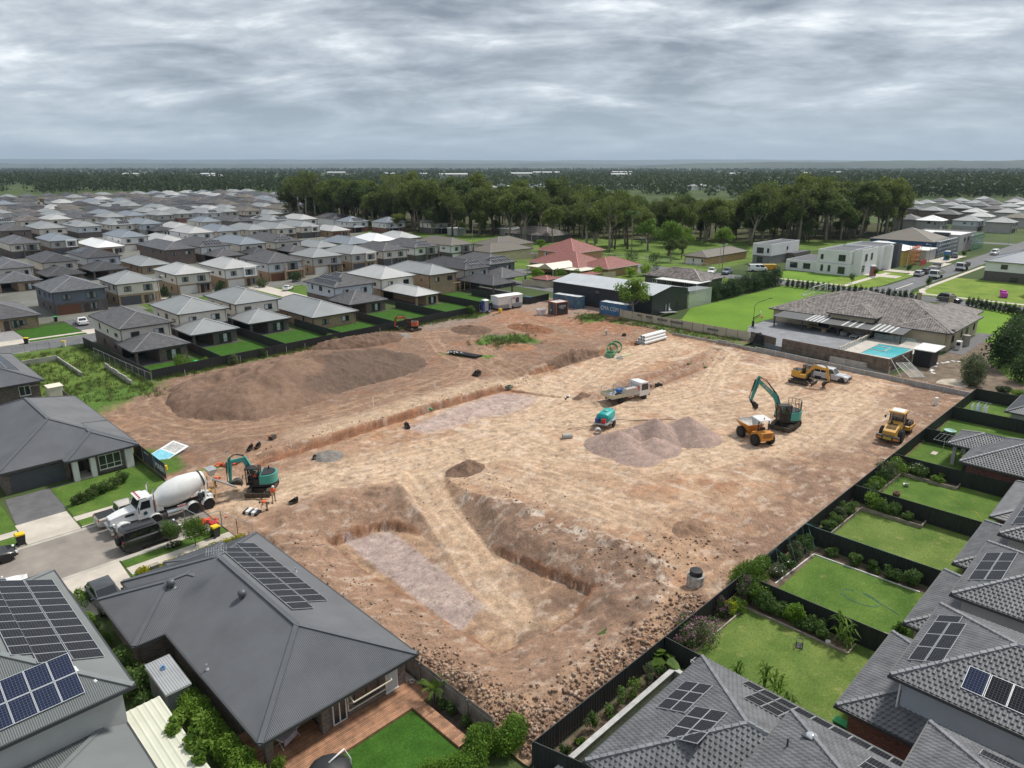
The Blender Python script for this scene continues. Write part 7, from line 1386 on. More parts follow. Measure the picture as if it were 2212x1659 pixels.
def roller():
 t=thing('roller','yellow padfoot roller with white cab roof working along the dark fence','roller',(96.9,26.05,zt(96.9,26.05)-.02),R(3)); t.scale=(1.17,)*3
 m=MB(); m.loft([[(-.3,-.75,1.0),(-.3,.75,1.0),(-.3,.70,2.05),(-.3,-.70,2.05)],[(-1.6,-.78,.95),(-1.6,.78,.95),(-1.6,.68,1.85),(-1.6,-.68,1.85)],[(-2.75,-.72,.85),(-2.75,.72,.85),(-2.7,.62,1.45),(-2.7,-.62,1.45)]]); part('bonnet',m,[YEL],t,30)
 m=MB()
 for k in range(6): m.box(-2.2+.18*k-.03,-.5,1.62+.055*k+.02,-2.2+.18*k+.05,.5,1.66+.06*k+.02)
 part('bonnet_louvres',m,[STEELD],t); m=MB(); m.cyl((-1.2,.2,1.9),(-1.2,.2,2.3),.14,.10,10); part('air_intake',m,[BLK],t)
 m=MB(); m.box(-3.15,-1.15,.6,-2.72,1.15,1.05); part('counterweight',m,[CABG],t); m=MB(); m.box(-3.165,-.38,.68,-3.148,.38,.92); part('number_board',m,[YELR],t); text(t,'C01-C58',.17,(-3.172,0,.80),(R(90),0,R(-90)),BLK)
 for s in(-1,1): m=MB(); m.box(-3.165,s*.85-.25,.7,-3.15,s*.85+.25,.9); part('hazard_board',m,[mat('hazard orange',(.6,.22,.03),.5)],t)
 for s in(-1,1): wheel(t,-1.35,s*.92,.74,.52,YEL,True)
 c=MB(); x0,x1,w=-.35,1.0,.72
 for (x,y) in((x0,-w),(x1-.09,-w),(x0,w-.09),(x1-.09,w-.09)): c.box(x,y,1.2,x+.09,y+.09,2.95)
 c.box(x0,-w,1.05,x1,w,1.35); part('cab_frame',c,[BLK],t); g=MB(); g.quad((x0-.01,-w+.1,1.45),(x0-.01,w-.1,1.45),(x0-.01,w-.1,2.9),(x0-.01,-w+.1,2.9)); g.quad((x1,-w+.1,1.45),(x1,w-.1,1.45),(x1,w-.1,2.9),(x1,-w+.1,2.9))
 for s in(-1,1): g.quad((x0+.1,s*w,1.4),(x1-.1,s*w,1.4),(x1-.1,s*w,2.9),(x0+.1,s*w,2.9))
 part('cab_glass',g,[CABGL],t); m=MB(); m.box(x0-.2,-w-.1,2.95,x1+.2,w+.1,3.12); m.box(x0+.02,-w+.1,3.12,x1-.02,w-.1,3.16,1); part('cab_roof',m,[YEL,mat('faded white roof',(.62,.64,.66),.5,.05)],t)
 for s in(-1,1): m=MB(); m.bar((x0,s*w,2.6),(x0-.1,s*(w+.35),2.55),.03); m.cbox((x0-.1,s*(w+.38),2.4),(.05,.18,.3)); part('mirror',m,[BLK],t)
 m=MB(); m.lathe([(.2,-1.05),(.72,-1.05),(.72,1.05),(.2,1.05)],(2.65,0,.76),26,0,'y')
 for i in range(16):
  for j in range(7): a=2*PI*(i+.5*(j%2))/16; m.cbox((2.65+.76*math.cos(a),-.9+.3*j,.76+.76*math.sin(a)),(.10,.15,.13),0,0,-a)
 part('padfoot_drum',m,[STEELD],t)
 for s in(-1,1): m=MB(); m.extr([(1.3,.7),(3.6,.62),(3.85,.8),(3.6,1.0),(1.3,1.15)],s*1.14-.05,s*1.14+.05); part('drum_frame',m,[YEL],t)
 m=MB(); m.box(3.62,-1.08,.62,3.85,1.08,.95); m.box(1.2,-1.08,.7,1.55,1.08,1.1); part('cross_frame',m,[YEL],t)
roller()
def water_cart():
 t=thing('water_cart','teal water tank on a silver trailer with hoses, beside the gravel heap','water trailer',(73.6,55.5,zt(73.6,55.5)),R(18)); t.scale=(1.32,)*3; m=MB()
 for y in(-.7,.7): m.bar((-1.6,y,.62),(1.2,y,.62),.08,.1)
 m.bar((-1.6,-.7,.62),(-1.6,.7,.62),.08,.1); m.bar((1.2,-.7,.62),(2.6,0,.62),.07,.1); m.bar((1.2,.7,.62),(2.6,0,.62),.07,.1); m.box(-1.6,-.75,.66,1.2,.75,.70); part('trailer_frame',m,[GALV],t)
 b=MB(); pr=[(.0,.0),(.62,.04),(.68,.4),(.58,.72),(.3,.86),(-.3,.86),(-.58,.72),(-.68,.4),(-.62,.04)]
 b.loft([[(x,y*k,.72+z*k2) for y,z in pr] for x,k,k2 in((-1.15,.85,.9),(-1.05,1,1),(1.0,1,1),(1.1,.85,.9))]); part('water_tank',b,[mat('teal poly tank',(.008,.33,.31),.4,.04)],t,45)
 m=MB(); m.lathe([(.3,0),(.3,.08),(.22,.12)],(0,0,1.57),16); part('tank_lid',m,[TEAL],t)
 for s in(-1,1):
  wheel(t,.0,s*.88,.36,.24,RIM); m=MB(); m.box(-.48,s*.88-.14,.78,.48,s*.88+.14,.82); m.bar((-.48,s*.88,.8),(-.6,s*.88,.55),.05,.26); m.bar((.48,s*.88,.8),(.6,s*.88,.55),.05,.26); part('mudguard',m,[GALV],t)
 m=MB(); m.cbox((-1.4,-.3,.95),(.35,.4,.42)); part('red_pump',m,[REDL],t); m=MB(); m.cbox((-1.4,.4,.95),(.35,.4,.42)); part('blue_pump',m,[mat('blue pump',(.03,.05,.2),.4)],t)
 m=MB(); h=zt(73,54); m.tube([(71.9,55.6,h+.5),(70.0,57.6,h+.06),(68.7,58.2,h+.05),(69.2,57.2,h+.05),(71.5,55.8,h+.4)],.03,5); solo('hose_loop',m,[BLK],'black hose looped on the dirt left of the water trailer','hose')
 m=MB(); m.tube([(75.4,55.6,h+.5),(77.5,54.2,h+.08),(81.0,51.2,h+.05),(82.5,49.8,h+.05)],.03,5); m.tube([(75.4,55.4,h+.5),(77.8,53.8,h+.08),(80.6,51.0,h+.05)],.025,5); solo('hose_line',m,[BLK],'long dark hoses trailing right from the water trailer','hose')
water_cart()
# ================================================================ heaps and loose things on the site
def heap(name,label,cat,x0,x1,y0,y1,fn,cfn,st=.22,zb=None):
 xs=np.arange(x0,x1,st); ys=np.arange(y0,y1,st); x,y=np.meshgrid(xs,ys); h=fn(x,y); C=cfn(x,y,h)
 base=np.vectorize(zt)(x,y) if zb is None else zb
 return tag(put(name,gridmesh(name,xs,ys,base+h-.04,[SOIL],C,h>.0),None),label,cat)
def cone(x,y,cx,cy,r,h,ax=1,ay=1,p=1.0): d=np.hypot((x-cx)/ax,(y-cy)/ay)/r; return h*np.clip(1-d,-1,1)
def smax(*a,k=.35):
 o=a[0]
 for b in a[1:]: t=np.clip(.5+.5*(o-b)/k,0,1); o=b*(1-t)+o*t+k*t*(1-t)
 return o
def big(x,y):
 n=fbm(x,y,.35,4,201)-.5; n2=fbm(x,y,1.3,3,202)-.5
 d=polydist(x,y,[(34,108),(34,100),(36,94),(40,90),(47,90.5),(57.4,93.6),(68,93.5),(76,96.5),(78,102),(75,108),(66,112),(56,117),(45,117.5),(38,115)])+2.2*n
 top=3.9+6.0*(fbm(x,y,.13,3,205)-.45)+1.6*(fbm(x,y,.4,3,206)-.5)-1.2*sstep(64,78,x)-1.2*(1-sstep(38,50,x))
 e=np.clip(-d*.6,0,9); h=top*(1-np.exp(-e/top*1.35)); h=np.where(d<0,h,-d*.3); return h+.8*n*np.clip(h,0,1)+.34*n2*np.clip(h*2,0,1)
def bigc(x,y,h):
 m=fbm(x,y,.3,4,203)[...,None]; C=np.zeros(x.shape+(3,))+BROWN*1.05*(.8+.45*m)
 d=sstep(.8,-1.2,polydist(x,y,[(51,93),(50.5,97.5),(55.5,98.5),(57.5,102),(63,104.5),(73,106),(80,100),(76,92),(60,90)])+2.4*(fbm(x,y,.4,3,204)-.5)); return mixc(C,d*.85,DARK*1.12)
heap('soil_stockpile','huge brown soil stockpile, darker on its right half, before the black fence','soil heap',30,82,88,120,big,bigc,.25)
def clod(x,y):
 n=fbm(x,y,.9,3,211)-.5; d=polydist(x,y,[(66,122.6),(70,118.5),(76,115),(83,115),(86.5,118),(85,121.5),(78,123.4),(70,124)])+1.4*n; e=np.clip(-d*.7,0,9); return np.where(d<0,2.1*(1-np.exp(-e/2.1*1.3)),-d*.4)+(.7*n+.5*(fbm(x,y,2.2,2,212)-.5))*np.clip(-d,0,1)
heap('soil_heap','long heap of dark cloddy soil along the black fence left of the orange excavator','soil heap',63,89,113,124.4,clod,lambda x,y,h:np.zeros(x.shape+(3,))+BROWN*.82*(.7+.6*fbm(x,y,1.2,3,213)[...,None]))
def grav(x,y):
 n=fbm(x,y,.5,3,221)-.5; h=smax(cone(x,y,68.6,49.6,4.6,2.2,.9,1),cone(x,y,71.6,49.9,3.4,1.7),cone(x,y,74.6,48.2,4.3,2.7),cone(x,y,78,45.4,4.6,2.8,.9,1),cone(x,y,71.3,46.3,3.8,1.5),cone(x,y,67.6,46.2,3.4,1.0),k=.05); return h-.6*np.exp(-(((x-71.8)/1.5)**2+((y-47.8)/1.1)**2))+.12*n
heap('gravel_heap','wide pinkish grey gravel heap with several peaks beside the orange dumper','gravel heap',61,85,39,57,grav,lambda x,y,h:np.zeros(x.shape+(3,))+arr((.36,.262,.222))*(.85+.35*fbm(x,y,2.5,3,222)[...,None]),.16)
sp=lambda lab,cx,cy,r,h,c,ax=1,ay=1,s=0,rough=.8,st=.15: heap('soil_heap',lab,'soil heap',cx-r*ax-1,cx+r*ax+1,cy-r*ay-1,cy+r*ay+1,lambda x,y:cone(x,y,cx,cy,r,h,ax,ay)+rough*h*(fbm(x,y,1.2,3,230+s)-.5)*np.clip(cone(x,y,cx,cy,r,2,ax,ay),0,1),lambda x,y,hh:np.zeros(x.shape+(3,))+c*(.7+.6*fbm(x,y,1.5,3,240+s)[...,None]),st)
sp('small round heap of dark brown clods in the middle of the pad above the pit',50.2,57.9,2.3,1.15,BROWN*.95,1.2,.8,1,1.0); sp('small grey rubble heap beside the trench near the mixer',41.0,72.8,2.0,.75,GREY*.85,1,1,2,.4)
sp('low dark earth mound left of the grassy patch',100.5,113,3.6,1.1,BROWN*.8,1.2,1.4,3); sp('long low reddish earth mound behind the grassy patch',110.3,104.6,4.5,1.0,RED*.8,.8,1.5,4); sp('ragged earth bank heap above the second trench',96.5,80.8,3.4,1.1,BROWN,2.2,.7,5,1.1); sp('small tan dirt mound below the grassy patch',95.6,93.8,3.2,.7,CLAY*.9,1,1.2,6); sp('small dark rubble pile beside the pit bank, right',56.5,31.5,2.4,.55,TAN*.9,1.1,.8,7,1.6); sp('earth spoil behind the flatbed tray truck',81.0,65.8,1.6,.8,BROWN*.9,1.3,.7,8,1.1); sp('grey stone patch beside the orange excavator bucket',86.6,119.5,2.2,.35,GREY*.9,1,1.3,9,.3)
# loose rocks and clods too many to count
def rocks():
 g=np.random.default_rng(77); pts=[]
 def band(n,f,s0,s1):
  for _ in range(n): x,y=f(); pts.append((x,y,s0*.5+(s1-s0*.5)*g.random()**6))
 band(3600,lambda:(24.7+abs(g.normal())*1.6,g.uniform(23.3,36)),.05,.20); band(3600,lambda:(g.uniform(24.6,46),23.3+abs(g.normal())*1.5),.05,.22); band(900,lambda:(47.6+g.normal()*2.2,g.uniform(31,57)),.04,.15); band(700,lambda:(g.uniform(45,58),30+g.normal()*2.5),.05,.2); band(500,lambda:(g.uniform(36,84),78.6+g.normal()*.5),.05,.16); band(500,lambda:(26+g.random()*4,g.uniform(36,58)),.04,.15); band(900,lambda:(g.uniform(26,120),g.uniform(26,118)),.03,.12); band(500,lambda:(g.uniform(80,122),63+g.normal()*1.6),.05,.14)
 ico=[(0,0,1),(.9,0,.2),(.28,.85,.2),(-.72,.53,.1),(-.72,-.53,.25),(.28,-.85,.1),(0,0,-.6)]; fs=[(0,1,2),(0,2,3),(0,3,4),(0,4,5),(0,5,1),(6,2,1),(6,3,2),(6,4,3),(6,5,4),(6,1,5)]
 n=len(pts); B=np.array(ico); V=np.zeros((n,7,3))
 for i,(x,y,s) in enumerate(pts):
  a=g.random()*6.3; c,q=math.cos(a),math.sin(a); b=B*(s*(.7+.6*g.random(3)))*(.8+.4*g.random((7,1))); V[i]=np.stack([b[:,0]*c-b[:,1]*q+x,b[:,0]*q+b[:,1]*c+y,b[:,2]+zt(x,y)+s*.25],1)
 me=bpy.data.meshes.new('loose_rocks'); F=np.array(fs); T=(F[None]+7*np.arange(n)[:,None,None]).reshape(-1,3)
 me.vertices.add(n*7); me.vertices.foreach_set('co',V.astype(np.float32).ravel()); me.loops.add(T.size); me.loops.foreach_set('vertex_index',T.astype(np.int32).ravel()); me.polygons.add(len(T)); me.polygons.foreach_set('loop_start',np.arange(0,T.size,3,dtype=np.int32))
 me.polygons.foreach_set('material_index',np.repeat(g.integers(0,3,n),10).astype(np.int32)); me.update(calc_edges=True)
 for m in (mat('brown clod',(.29,.185,.125),.95,.3,2),mat('tan stone',(.40,.295,.22),.95,.25,2),mat('dark clod',(.20,.13,.09),.95,.3,2)): me.materials.append(m)
 tag(put('loose_rocks',me),kind='stuff')
rocks()
g=np.random.default_rng(3)
pts=[(x,yfence(x)-abs(g.normal())*.9-.2) for x in g.uniform(38,110,520)]+[(x,y) for x,y in zip(g.uniform(23,37,900),g.uniform(106,156,900)) if y>116-.4*(x-24)]+[(x,y) for x,y in zip(g.uniform(127,132.5,260),g.uniform(66,96,260))]+[(x,y) for x,y in zip(g.normal(98.5,3.2,220),g.normal(100,2.6,220))]+[(x,y) for x,y in zip(g.normal(129,2.6,160),g.normal(102.5,2.2,160))]+[(x,y) for x,y in zip(g.normal(110,2.6,150),g.normal(124.6,1.5,150))]
grass_tufts('weed_clumps',[(x,y,zt(x,y) if x>24.3 and y<yfence(x) else .03) for x,y in pts],.42,LEAF['weed'],5)
def container(label,loc,rz,Lc,col,trim=None,words=()):
 t=thing('shipping_container',label,'container',loc,rz); h,w=2.59,2.44; m=MB()
 def corr(a,b):
  a=Vector(a); b=Vector(b); d=(b-a); L=d.length; d/=L; n=Vector((d.y,-d.x,0)); k=int(L/.07); o=len(m.v)
  for i in range(k+1): s=(.0,.0,-.04,-.04)[i%4]; p=a+d*(L*i/k)+n*s; m.v.append((p.x,p.y,.15)); m.v.append((p.x,p.y,h-.12))
  for i in range(k): q=o+2*i; m.f.append((q,q+2,q+3,q+1)); m.m.append(0)
 corr((.08,.04,0),(Lc-.08,.04,0)); corr((Lc-.08,w-.04,0),(.08,w-.04,0)); corr((Lc-.04,.08,0),(Lc-.04,w-.08,0)); corr((.04,w-.08,0),(.04,.08,0)); part('side_wall',m,[col],t)
 r=MB(); r.box(.05,.05,h-.1,Lc-.05,w-.05,h-.03); part('roof',r,[mat('dusty roof',(.52,.53,.52),.7,.25,.8)],t)
 f=MB()
 for x in(0,Lc-.12):
  for y in(0,w-.12): f.box(x,y,0,x+.12,y+.12,h)
 for y in(-.004,w-.12+.004):
  for z in(0,h-.12): f.box(.12,y,z,Lc-.12,y+.12,z+.14)
 for x in(-.004,Lc-.116):
  for z in(0,h-.12): f.box(x,.12,z,x+.12,w-.12,z+.14)
 part('frame',f,[trim or col],t); d=MB()
 for y in(.35,.85,1.55,2.05): d.bar((-.03,y,.1),(-.03,y,h-.1),.05)
 for y in(.6,1.8): d.box(-.02,y-.5,.2,.01,y+.5,h-.15,1)
 part('door_bars',d,[GALV,col],t)
 for s,sz,x,z,f_ in words: text(t,s,sz,((x,-.02,z) if f_=='s' else (-.04,x,z)),ROT[f_],WT)
 return t
CK=mat('black container',(.035,.04,.045),.5,.12,1.2); CB=mat('faded blue container',(.075,.14,.20),.65,.25,.8); CB2=mat('blue container',(.065,.16,.30),.55,.12,.8); COR=mat('container orange',(.55,.15,.05),.5,.08)
def place(o,x,y,rz=0,s=1): o.scale=(s,s,max(s,1.18)); o.location=(x,y,zt(x,y)-.03); o.rotation_euler=(0,0,rz); return o
place(container('black container with orange frame and white lettering in front of the blue one',(0,0,0),0,3.0,CK,COR,(('CBOX',.62,1.5,1.75,'s'),('CONTAINERS',.16,1.5,1.35,'s'),('CB',.4,1.5,1.0,'w'))),124.6,109.8,R(-8),1.25)
place(container('rusty faded blue container with dusty roof beside the dark shed wall',(0,0,0),0,8.2,CB),134.4,119.6,R(-86)); place(container('blue container with white lettering half behind the sand coloured fence',(0,0,0),0,8.0,CB2,None,(('CMA CGM',1.15,3.0,1.35,'s'),)),134.2,104.4,R(-90))
def site_shed():
 t=thing('site_shed','white portable site shed with grey base band, open door and barred window','site shed',(119.4,124.1,zt(119.4,124.1)),R(-7)); t.scale=(1.05,1.05,1.2); L,w,h=7.2,3.0,2.75
 m=MB(); m.box(0,0,.35,L,w,1.15); part('grey_band',m,[mat('shed grey',(.30,.31,.32),.6,.05)],t); m=MB(); m.box(.005,.005,1.15,L-.005,w-.005,h); part('wall',m,[mat('shed white',(.74,.73,.70),.6,.04)],t)
 m=MB(); m.prism([(-.1,-.1),(L+.1,-.1),(L+.1,w+.1),(-.1,w+.1)],h,h+.1); m.loft([[(-.1,-.1,h+.1),(L+.1,-.1,h+.1),(L+.1,w+.1,h+.1),(-.1,w+.1,h+.1)],[(0,w/2-.1,h+.28),(L,w/2-.1,h+.28),(L,w/2+.1,h+.28),(0,w/2+.1,h+.28)]]); part('roof',m,[MATS['shed white']],t)
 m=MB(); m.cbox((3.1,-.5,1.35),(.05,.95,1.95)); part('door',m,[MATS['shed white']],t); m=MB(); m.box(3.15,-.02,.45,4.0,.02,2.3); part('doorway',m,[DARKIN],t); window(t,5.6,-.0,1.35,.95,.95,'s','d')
 m=MB()
 for k in range(5): m.bar((5.2+.2*k,-.12,1.35),(5.2+.2*k,-.12,2.3),.02)
 part('window_bars',m,[GALV],t); m=MB(); m.box(4.2,-.03,2.1,4.8,-.008,2.4); part('sign_plate',m,[REDL],t); text(t,'HIRE',.16,(4.5,-.04,2.25),ROT['s'],WT)
 m=MB(); m.box(.2,.2,.1,L-.2,w-.2,.35); part('base_frame',m,[STEELD],t)
 for x in(3.4,4.2): wheel(t,x,.05,.32,.2)
site_shed()
def portaloo(label,x,y,rz,c1,c2,trailer=False,s=1):
 t=thing('portable_toilet',label,'portable toilet',(x,y,zt(x,y)+(.45 if trailer else 0)),rz); t.scale=(s,)*3; m=MB(); m.box(-.55,-.55,0,.55,.55,2.15); part('cabin',m,[c1],t); m=MB(); m.box(-.48,-.575,.1,.40,-.55,2.0); part('door',m,[c2],t); m=MB(); m.loft([[(-.6,-.6,2.15),(.6,-.6,2.15),(.6,.6,2.15),(-.6,.6,2.15)],[(-.4,-.4,2.35),(.4,-.4,2.35),(.4,.4,2.35),(-.4,.4,2.35)]]); part('roof',m,[FRAMEW],t)
 if trailer:
  m=MB(); m.box(-.9,-.75,-.12,.9,.75,-.03); m.bar((.9,-.5,-.08),(2.0,0,-.08),.07); m.bar((.9,.5,-.08),(2.0,0,-.08),.07)
  for a in(-.7,.7): m.bar((.88,a,-.03),(.88,a,.9),.04); m.bar((-.88,a,-.03),(-.88,a,1.3),.04)
  m.bar((.88,-.7,.9),(.88,.7,.9),.04); part('trailer_frame',m,[GALV],t)
  for s_ in(-1,1): wheel(t,0,s_*.85,.28,.18,RIM).location=(0,s_*.85,-.17)
BLU=mat('toilet blue',(.03,.05,.28),.5,.05); portaloo('blue and grey portable toilet on a trailer beside the white site shed',115.7,124.9,R(-10),BLU,mat('toilet grey',(.35,.37,.40),.5,.05),True,1.2)
portaloo('blue and red portable toilet on the path by the big white house',247.2,80.8,R(-60),mat('bright toilet blue',(.03,.16,.42),.5,.05),mat('toilet red',(.5,.10,.05),.5),False,1.5); portaloo('blue portable toilet across the street beside the scaffolded houses',311,76,0,MATS['bright toilet blue'],MATS['bright toilet blue'],False,1.5)
def bin_(label,x,y,body,lid,rz=0,z=.03,s=1,group=None):
 t=thing('wheelie_bin',label,'wheelie bin',(x,y,z),rz,group); t.scale=(s,)*3; m=MB(); m.loft([[(-.22,-.25,.05),(.22,-.25,.05),(.22,.25,.05),(-.22,.25,.05)],[(-.29,-.33,.95),(.29,-.33,.95),(.29,.33,.95),(-.29,.33,.95)]]); part('body',m,[body],t)
 m=MB(); m.loft([[(-.31,-.36,.95),(.31,-.36,.95),(.31,.37,.95),(-.31,.37,.95)],[(-.29,-.32,1.04),(.29,-.32,1.04),(.29,.3,1.08),(-.29,.3,1.08)]]); part('lid',m,[lid],t)
 for s_ in(-1,1): m=MB(); m.cyl((s_*.24,.28,.1),(s_*.30,.28,.1),.1,.1,12); part('bin_wheel',m,[BLK],t)
BLACKB=mat('bin charcoal',(.022,.024,.024),.5,.05); YL=mat('yellow bin lid',(.80,.52,.01),.45,.03); RDL=mat('red bin lid',(.45,.02,.03),.45,.03); GRL=mat('green bin lid',(.02,.36,.10),.5)
bin_('black wheelie bin with bright yellow lid at the verge beside the black sedan',9.4,74.55,BLACKB,YL,R(90),s=1.15); bin_('yellow lidded bin on the verge under the round street tree, in front',23.0,63.2,BLACKB,YL,R(100),s=1.1); bin_('red lidded bin behind the yellow lidded one on the verge',23.2,64.0,BLACKB,RDL,R(90),s=1.1); bin_('yellow lidded bin on the far kerb of the estate street',29.2,167.3,BLACKB,YL,R(60),s=1.15); bin_('pale bin with yellow lid on the near kerb of the estate street',33.8,159.0,FRAMEW,YL,R(40),s=1.15); bin_('green lidded bin beside the slate blue house garage',39.2,187.5,BLACKB,GRL,0,s=1.15); bin_('yellow bin standing before the white site shed',117.9,121.9,YL,YL,R(20),zt(117.9,121.9)); bin_('green lidded bin in the yard of the first black fence house',46.4,126.0,BLACKB,GRL,0); bin_('green lidded bin beside the garage of the house across the street',9.7,88.0,BLACKB,GRL,0)
def skip():
 t=thing('rubbish_skip','white rubbish skip with pink lettering left of the black container','skip',(123.2,113.4,zt(123,113)),R(-20)); m=MB(); a=[(-.7,-.6,.1),(.7,-.6,.1),(.7,.6,.1),(-.7,.6,.1)]; b=[(-1.05,-.8,1.45),(1.05,-.8,1.45),(1.05,.8,1.45),(-1.05,.8,1.45)]; m.loft([a,b],0,False); m.add(a,[(3,2,1,0)]); i_=[(x*.93,y*.93,z) for x,y,z in b]; j=[(x*.9,y*.9,1.0) for x,y,z in b]; m.loft([i_,j],0,False); m.add(j,[(0,1,2,3)])
 for k in range(4): m.add([b[k],b[(k+1)%4],i_[(k+1)%4],i_[k]],[(0,1,2,3)])
 part('body',m,[FRAMEW],t); text(t,'SKIPS',.42,(0,-.765,.95),(R(78),0,0),mat('pink lettering',(.65,.06,.25),.5))
skip()
t=thing('orange_skip','open orange skip bin beside the white van on the verge','skip',(236.8,111.2,.03),R(-45)); m=MB(); m.loft([[(-1.6,-1,.1),(1.6,-1,.1),(1.6,1,.1),(-1.6,1,.1)],[(-2.3,-1.15,1.9),(2.3,-1.15,1.9),(2.3,1.15,1.9),(-2.3,1.15,1.9)]],0); part('body',m,[mat('skip orange',(.62,.28,.02),.6,.1)],t); m=MB(); m.box(-2.2,-1.05,1.902,2.2,1.05,1.95); part('load',m,[mat('skip rubbish',(.42,.34,.12),.9,.3,2)],t)
m=MB(); m.box(-.9,-.7,0,.9,.7,1.5); t=solo('rubbish_cage',m,[CK],'black rubbish cage with a blue tarpaulin lid behind the white site shed','cage',(132.4,126.3,zt(132,126)),R(-20)); m=MB(); m.cbox((0,0,1.62),(1.95,1.5,.12),0,0,R(14)); part('tarpaulin',m,[mat('blue tarpaulin',(.05,.18,.42),.6,.15,2)],t)
# pipes, buckets and drainage pieces
WP=mat('white plastic pipe',(.72,.72,.71),.4,.03)
def pipe(name,label,a,b,r,m,group=None,hollow=True,n=18):
 a=Vector(a); b=Vector(b); mb=MB(); d=(b-a); L=d.length; q=d.to_track_quat('Z','Y').to_matrix().to_4x4(); q=Matrix.Translation(a)@q
 k=MB(); prof=[(r*.86,0),(r,0),(r,L),(r*.86,L)]; v=[]
 for (rr,h) in prof:
  for i in range(n): t=2*PI*i/n; v.append(q@Vector((rr*math.cos(t),rr*math.sin(t),h)))
 f=[]
 for j in range(4):
  for i in range(n): i2=(i+1)%n; j2=(j+1)%4; f.append((j*n+i,j*n+i2,j2*n+i2,j2*n+i))
 mb.add(v,f); return solo(name,mb,[m],label,'pipe',group=group,smooth=40)
k=0
for row,(n,z) in enumerate(((4,.30),(3,.86),(2,1.42))):
 for i in range(n):
  y=79.9-.62*i-.31*row-.1*row; x0=114.9+.25*row; x1=x0+7.2+(.5 if (row,i)==(0,3) else 0); b=zt(118,78.6)-.02
  pipe('white_pipe',f'white plastic pipe in the stack by the retaining wall, {("bottom","middle","top")[row]} layer, {ORD[i]} from the back',(x0,y,z+b),(x1,y-.1,z+b),.30,WP,'stacked white pipes'); k+=1
BP=mat('black poly pipe',(.018,.018,.02),.4,.06)
for i in range(3): b=zt(84.5,97); pipe('black_pipe',f'black drain pipe wrapped in white sheet on the grass, {("nearest","middle","farthest")[i]} of three',(83.5+.5*i,100.8,b+.28),(84.9+.55*i,93.9,b+.28),.24,BP,'black pipes on the grass')
m=MB(); b=zt(84,100);
for i in range(7): m.cbox((83.4+.25*i,100.2-.5*i,b+.56+.06*(i%2)),(.9,.25,.05),0,.4*i,.2*math.sin(i*2),.15)
solo('plastic_wrapping',m,[WT],'torn white plastic wrapping over the black pipes','wrapping')
GC=mat('green pipe coil',(.16,.36,.20),.5,.15,4)
for i,(x,y,r,h,tilt) in enumerate(((103.4,77.6,.8,.8,8),(105.0,78.3,1.0,.8,52),(106.9,78.9,1.1,.8,58))):
 m=MB()
 for kk in range(6): rr=r; m.tube([(rr*math.cos(a),rr*math.sin(a),-h/2+h*kk/5) for a in np.linspace(0,2*PI,19)],.075,6)
 o=solo('pipe_coil',m,[GC],f'coil of green ribbed drain pipe by the second trench, {("lying flat","standing in the middle","standing at the back")[i]}','pipe coil',(x,y,zt(x,y)+(.4 if tilt<20 else r*.9)),0,'green pipe coils',True); o.rotation_euler=(R(tilt),0,R(-45))
m=MB()
for kk in range(4): m.tube([(.55*math.cos(a)+.1*kk,.55*math.sin(a),.05+.06*kk) for a in np.linspace(0,6.3,17)],.05,6)
solo('pipe_coil',m,[mat('grey conduit',(.38,.39,.38),.5)],'loose coil of grey conduit beside the green coils','pipe coil',(103.6,75.6,zt(103.6,75.6)),0,None,True)
m=MB()
for i in range(5): m.box(0,.12*i,.0+.02*(i%2),2.6,.12*i+.10,.08+.02*(i%2),i%2)
solo('plank_bundle',m,[mat('lime plastic',(.50,.58,.12),.6),WP],'bundle of yellow green planks and white lengths by the pipe coils','planks',(105.5,76.2,zt(106,76.5)),R(-8))
def bucket_on_ground(label,x,y,rz,w=.9,s=.95,rx=0,group=None):
 o=solo('excavator_bucket',bucket_mesh(w,s),[STEELD],label,'bucket',(x,y,zt(x,y)+.62*s),rz,group); o.rotation_euler=(0,R(rx),rz)
bucket_on_ground('rusty excavator bucket lying on the brown yard by a white stake',78.1,86.2,R(200),1.2,1.1); bucket_on_ground('narrow excavator bucket standing at the trench edge',54.0,74.4,R(250),.6,.9); bucket_on_ground('toothed excavator bucket resting right of the tray truck',94.3,60.8,R(220),1.2,1.1); bucket_on_ground('brown excavator bucket beside the standing worker',32.0,63.9,R(170),.8,.75); bucket_on_ground('left one of twin rusty buckets near the trench',35.0,80.5,R(215),.5,.8,0,'twin buckets'); bucket_on_ground('right one of twin rusty buckets near the trench',35.9,80.3,R(215),.5,.8,0,'twin buckets'); bucket_on_ground('small rusty bucket near the white pipe stack',117.4,84.6,R(200),.8,.7); bucket_on_ground('small bucket by the grey rubble heap',39.6,73.5,R(230),.45,.55)
t=thing('trench_roller','dark pedestrian compactor beside the twin buckets','compactor',(38.2,81.4,zt(38.2,81.4)),.5); m=MB(); m.cbox((0,0,.3),(.9,.6,.4)); part('body',m,[STEELD],t); m=MB(); m.tube([(-.4,.2,.5),(-1.1,.2,.85),(-1.1,-.2,.85),(-.4,-.2,.5)],.03,6); part('handle',m,[COR],t)
for s_ in(-1,1): m=MB(); m.cyl((.25*s_,-.32,.2),(.25*s_,.32,.2),.2,.2,14); part('drum',m,[TRACKM],t)
CP=mat('concrete pipe',(.40,.40,.38),.85,.08,2)
pipe('concrete_pipe','short concrete pipe lying on pale spilt cement by the gravel heap',(65.7,56.4,zt(66,56)+.3),(66.7,55.6,zt(66,56)+.3),.36,CP); pipe('concrete_pipe','round concrete pipe end beside the water trailer wheel',(70.1,54.0,zt(70,54)+.33),(70.6,54.5,zt(70,54)+.33),.42,CP)
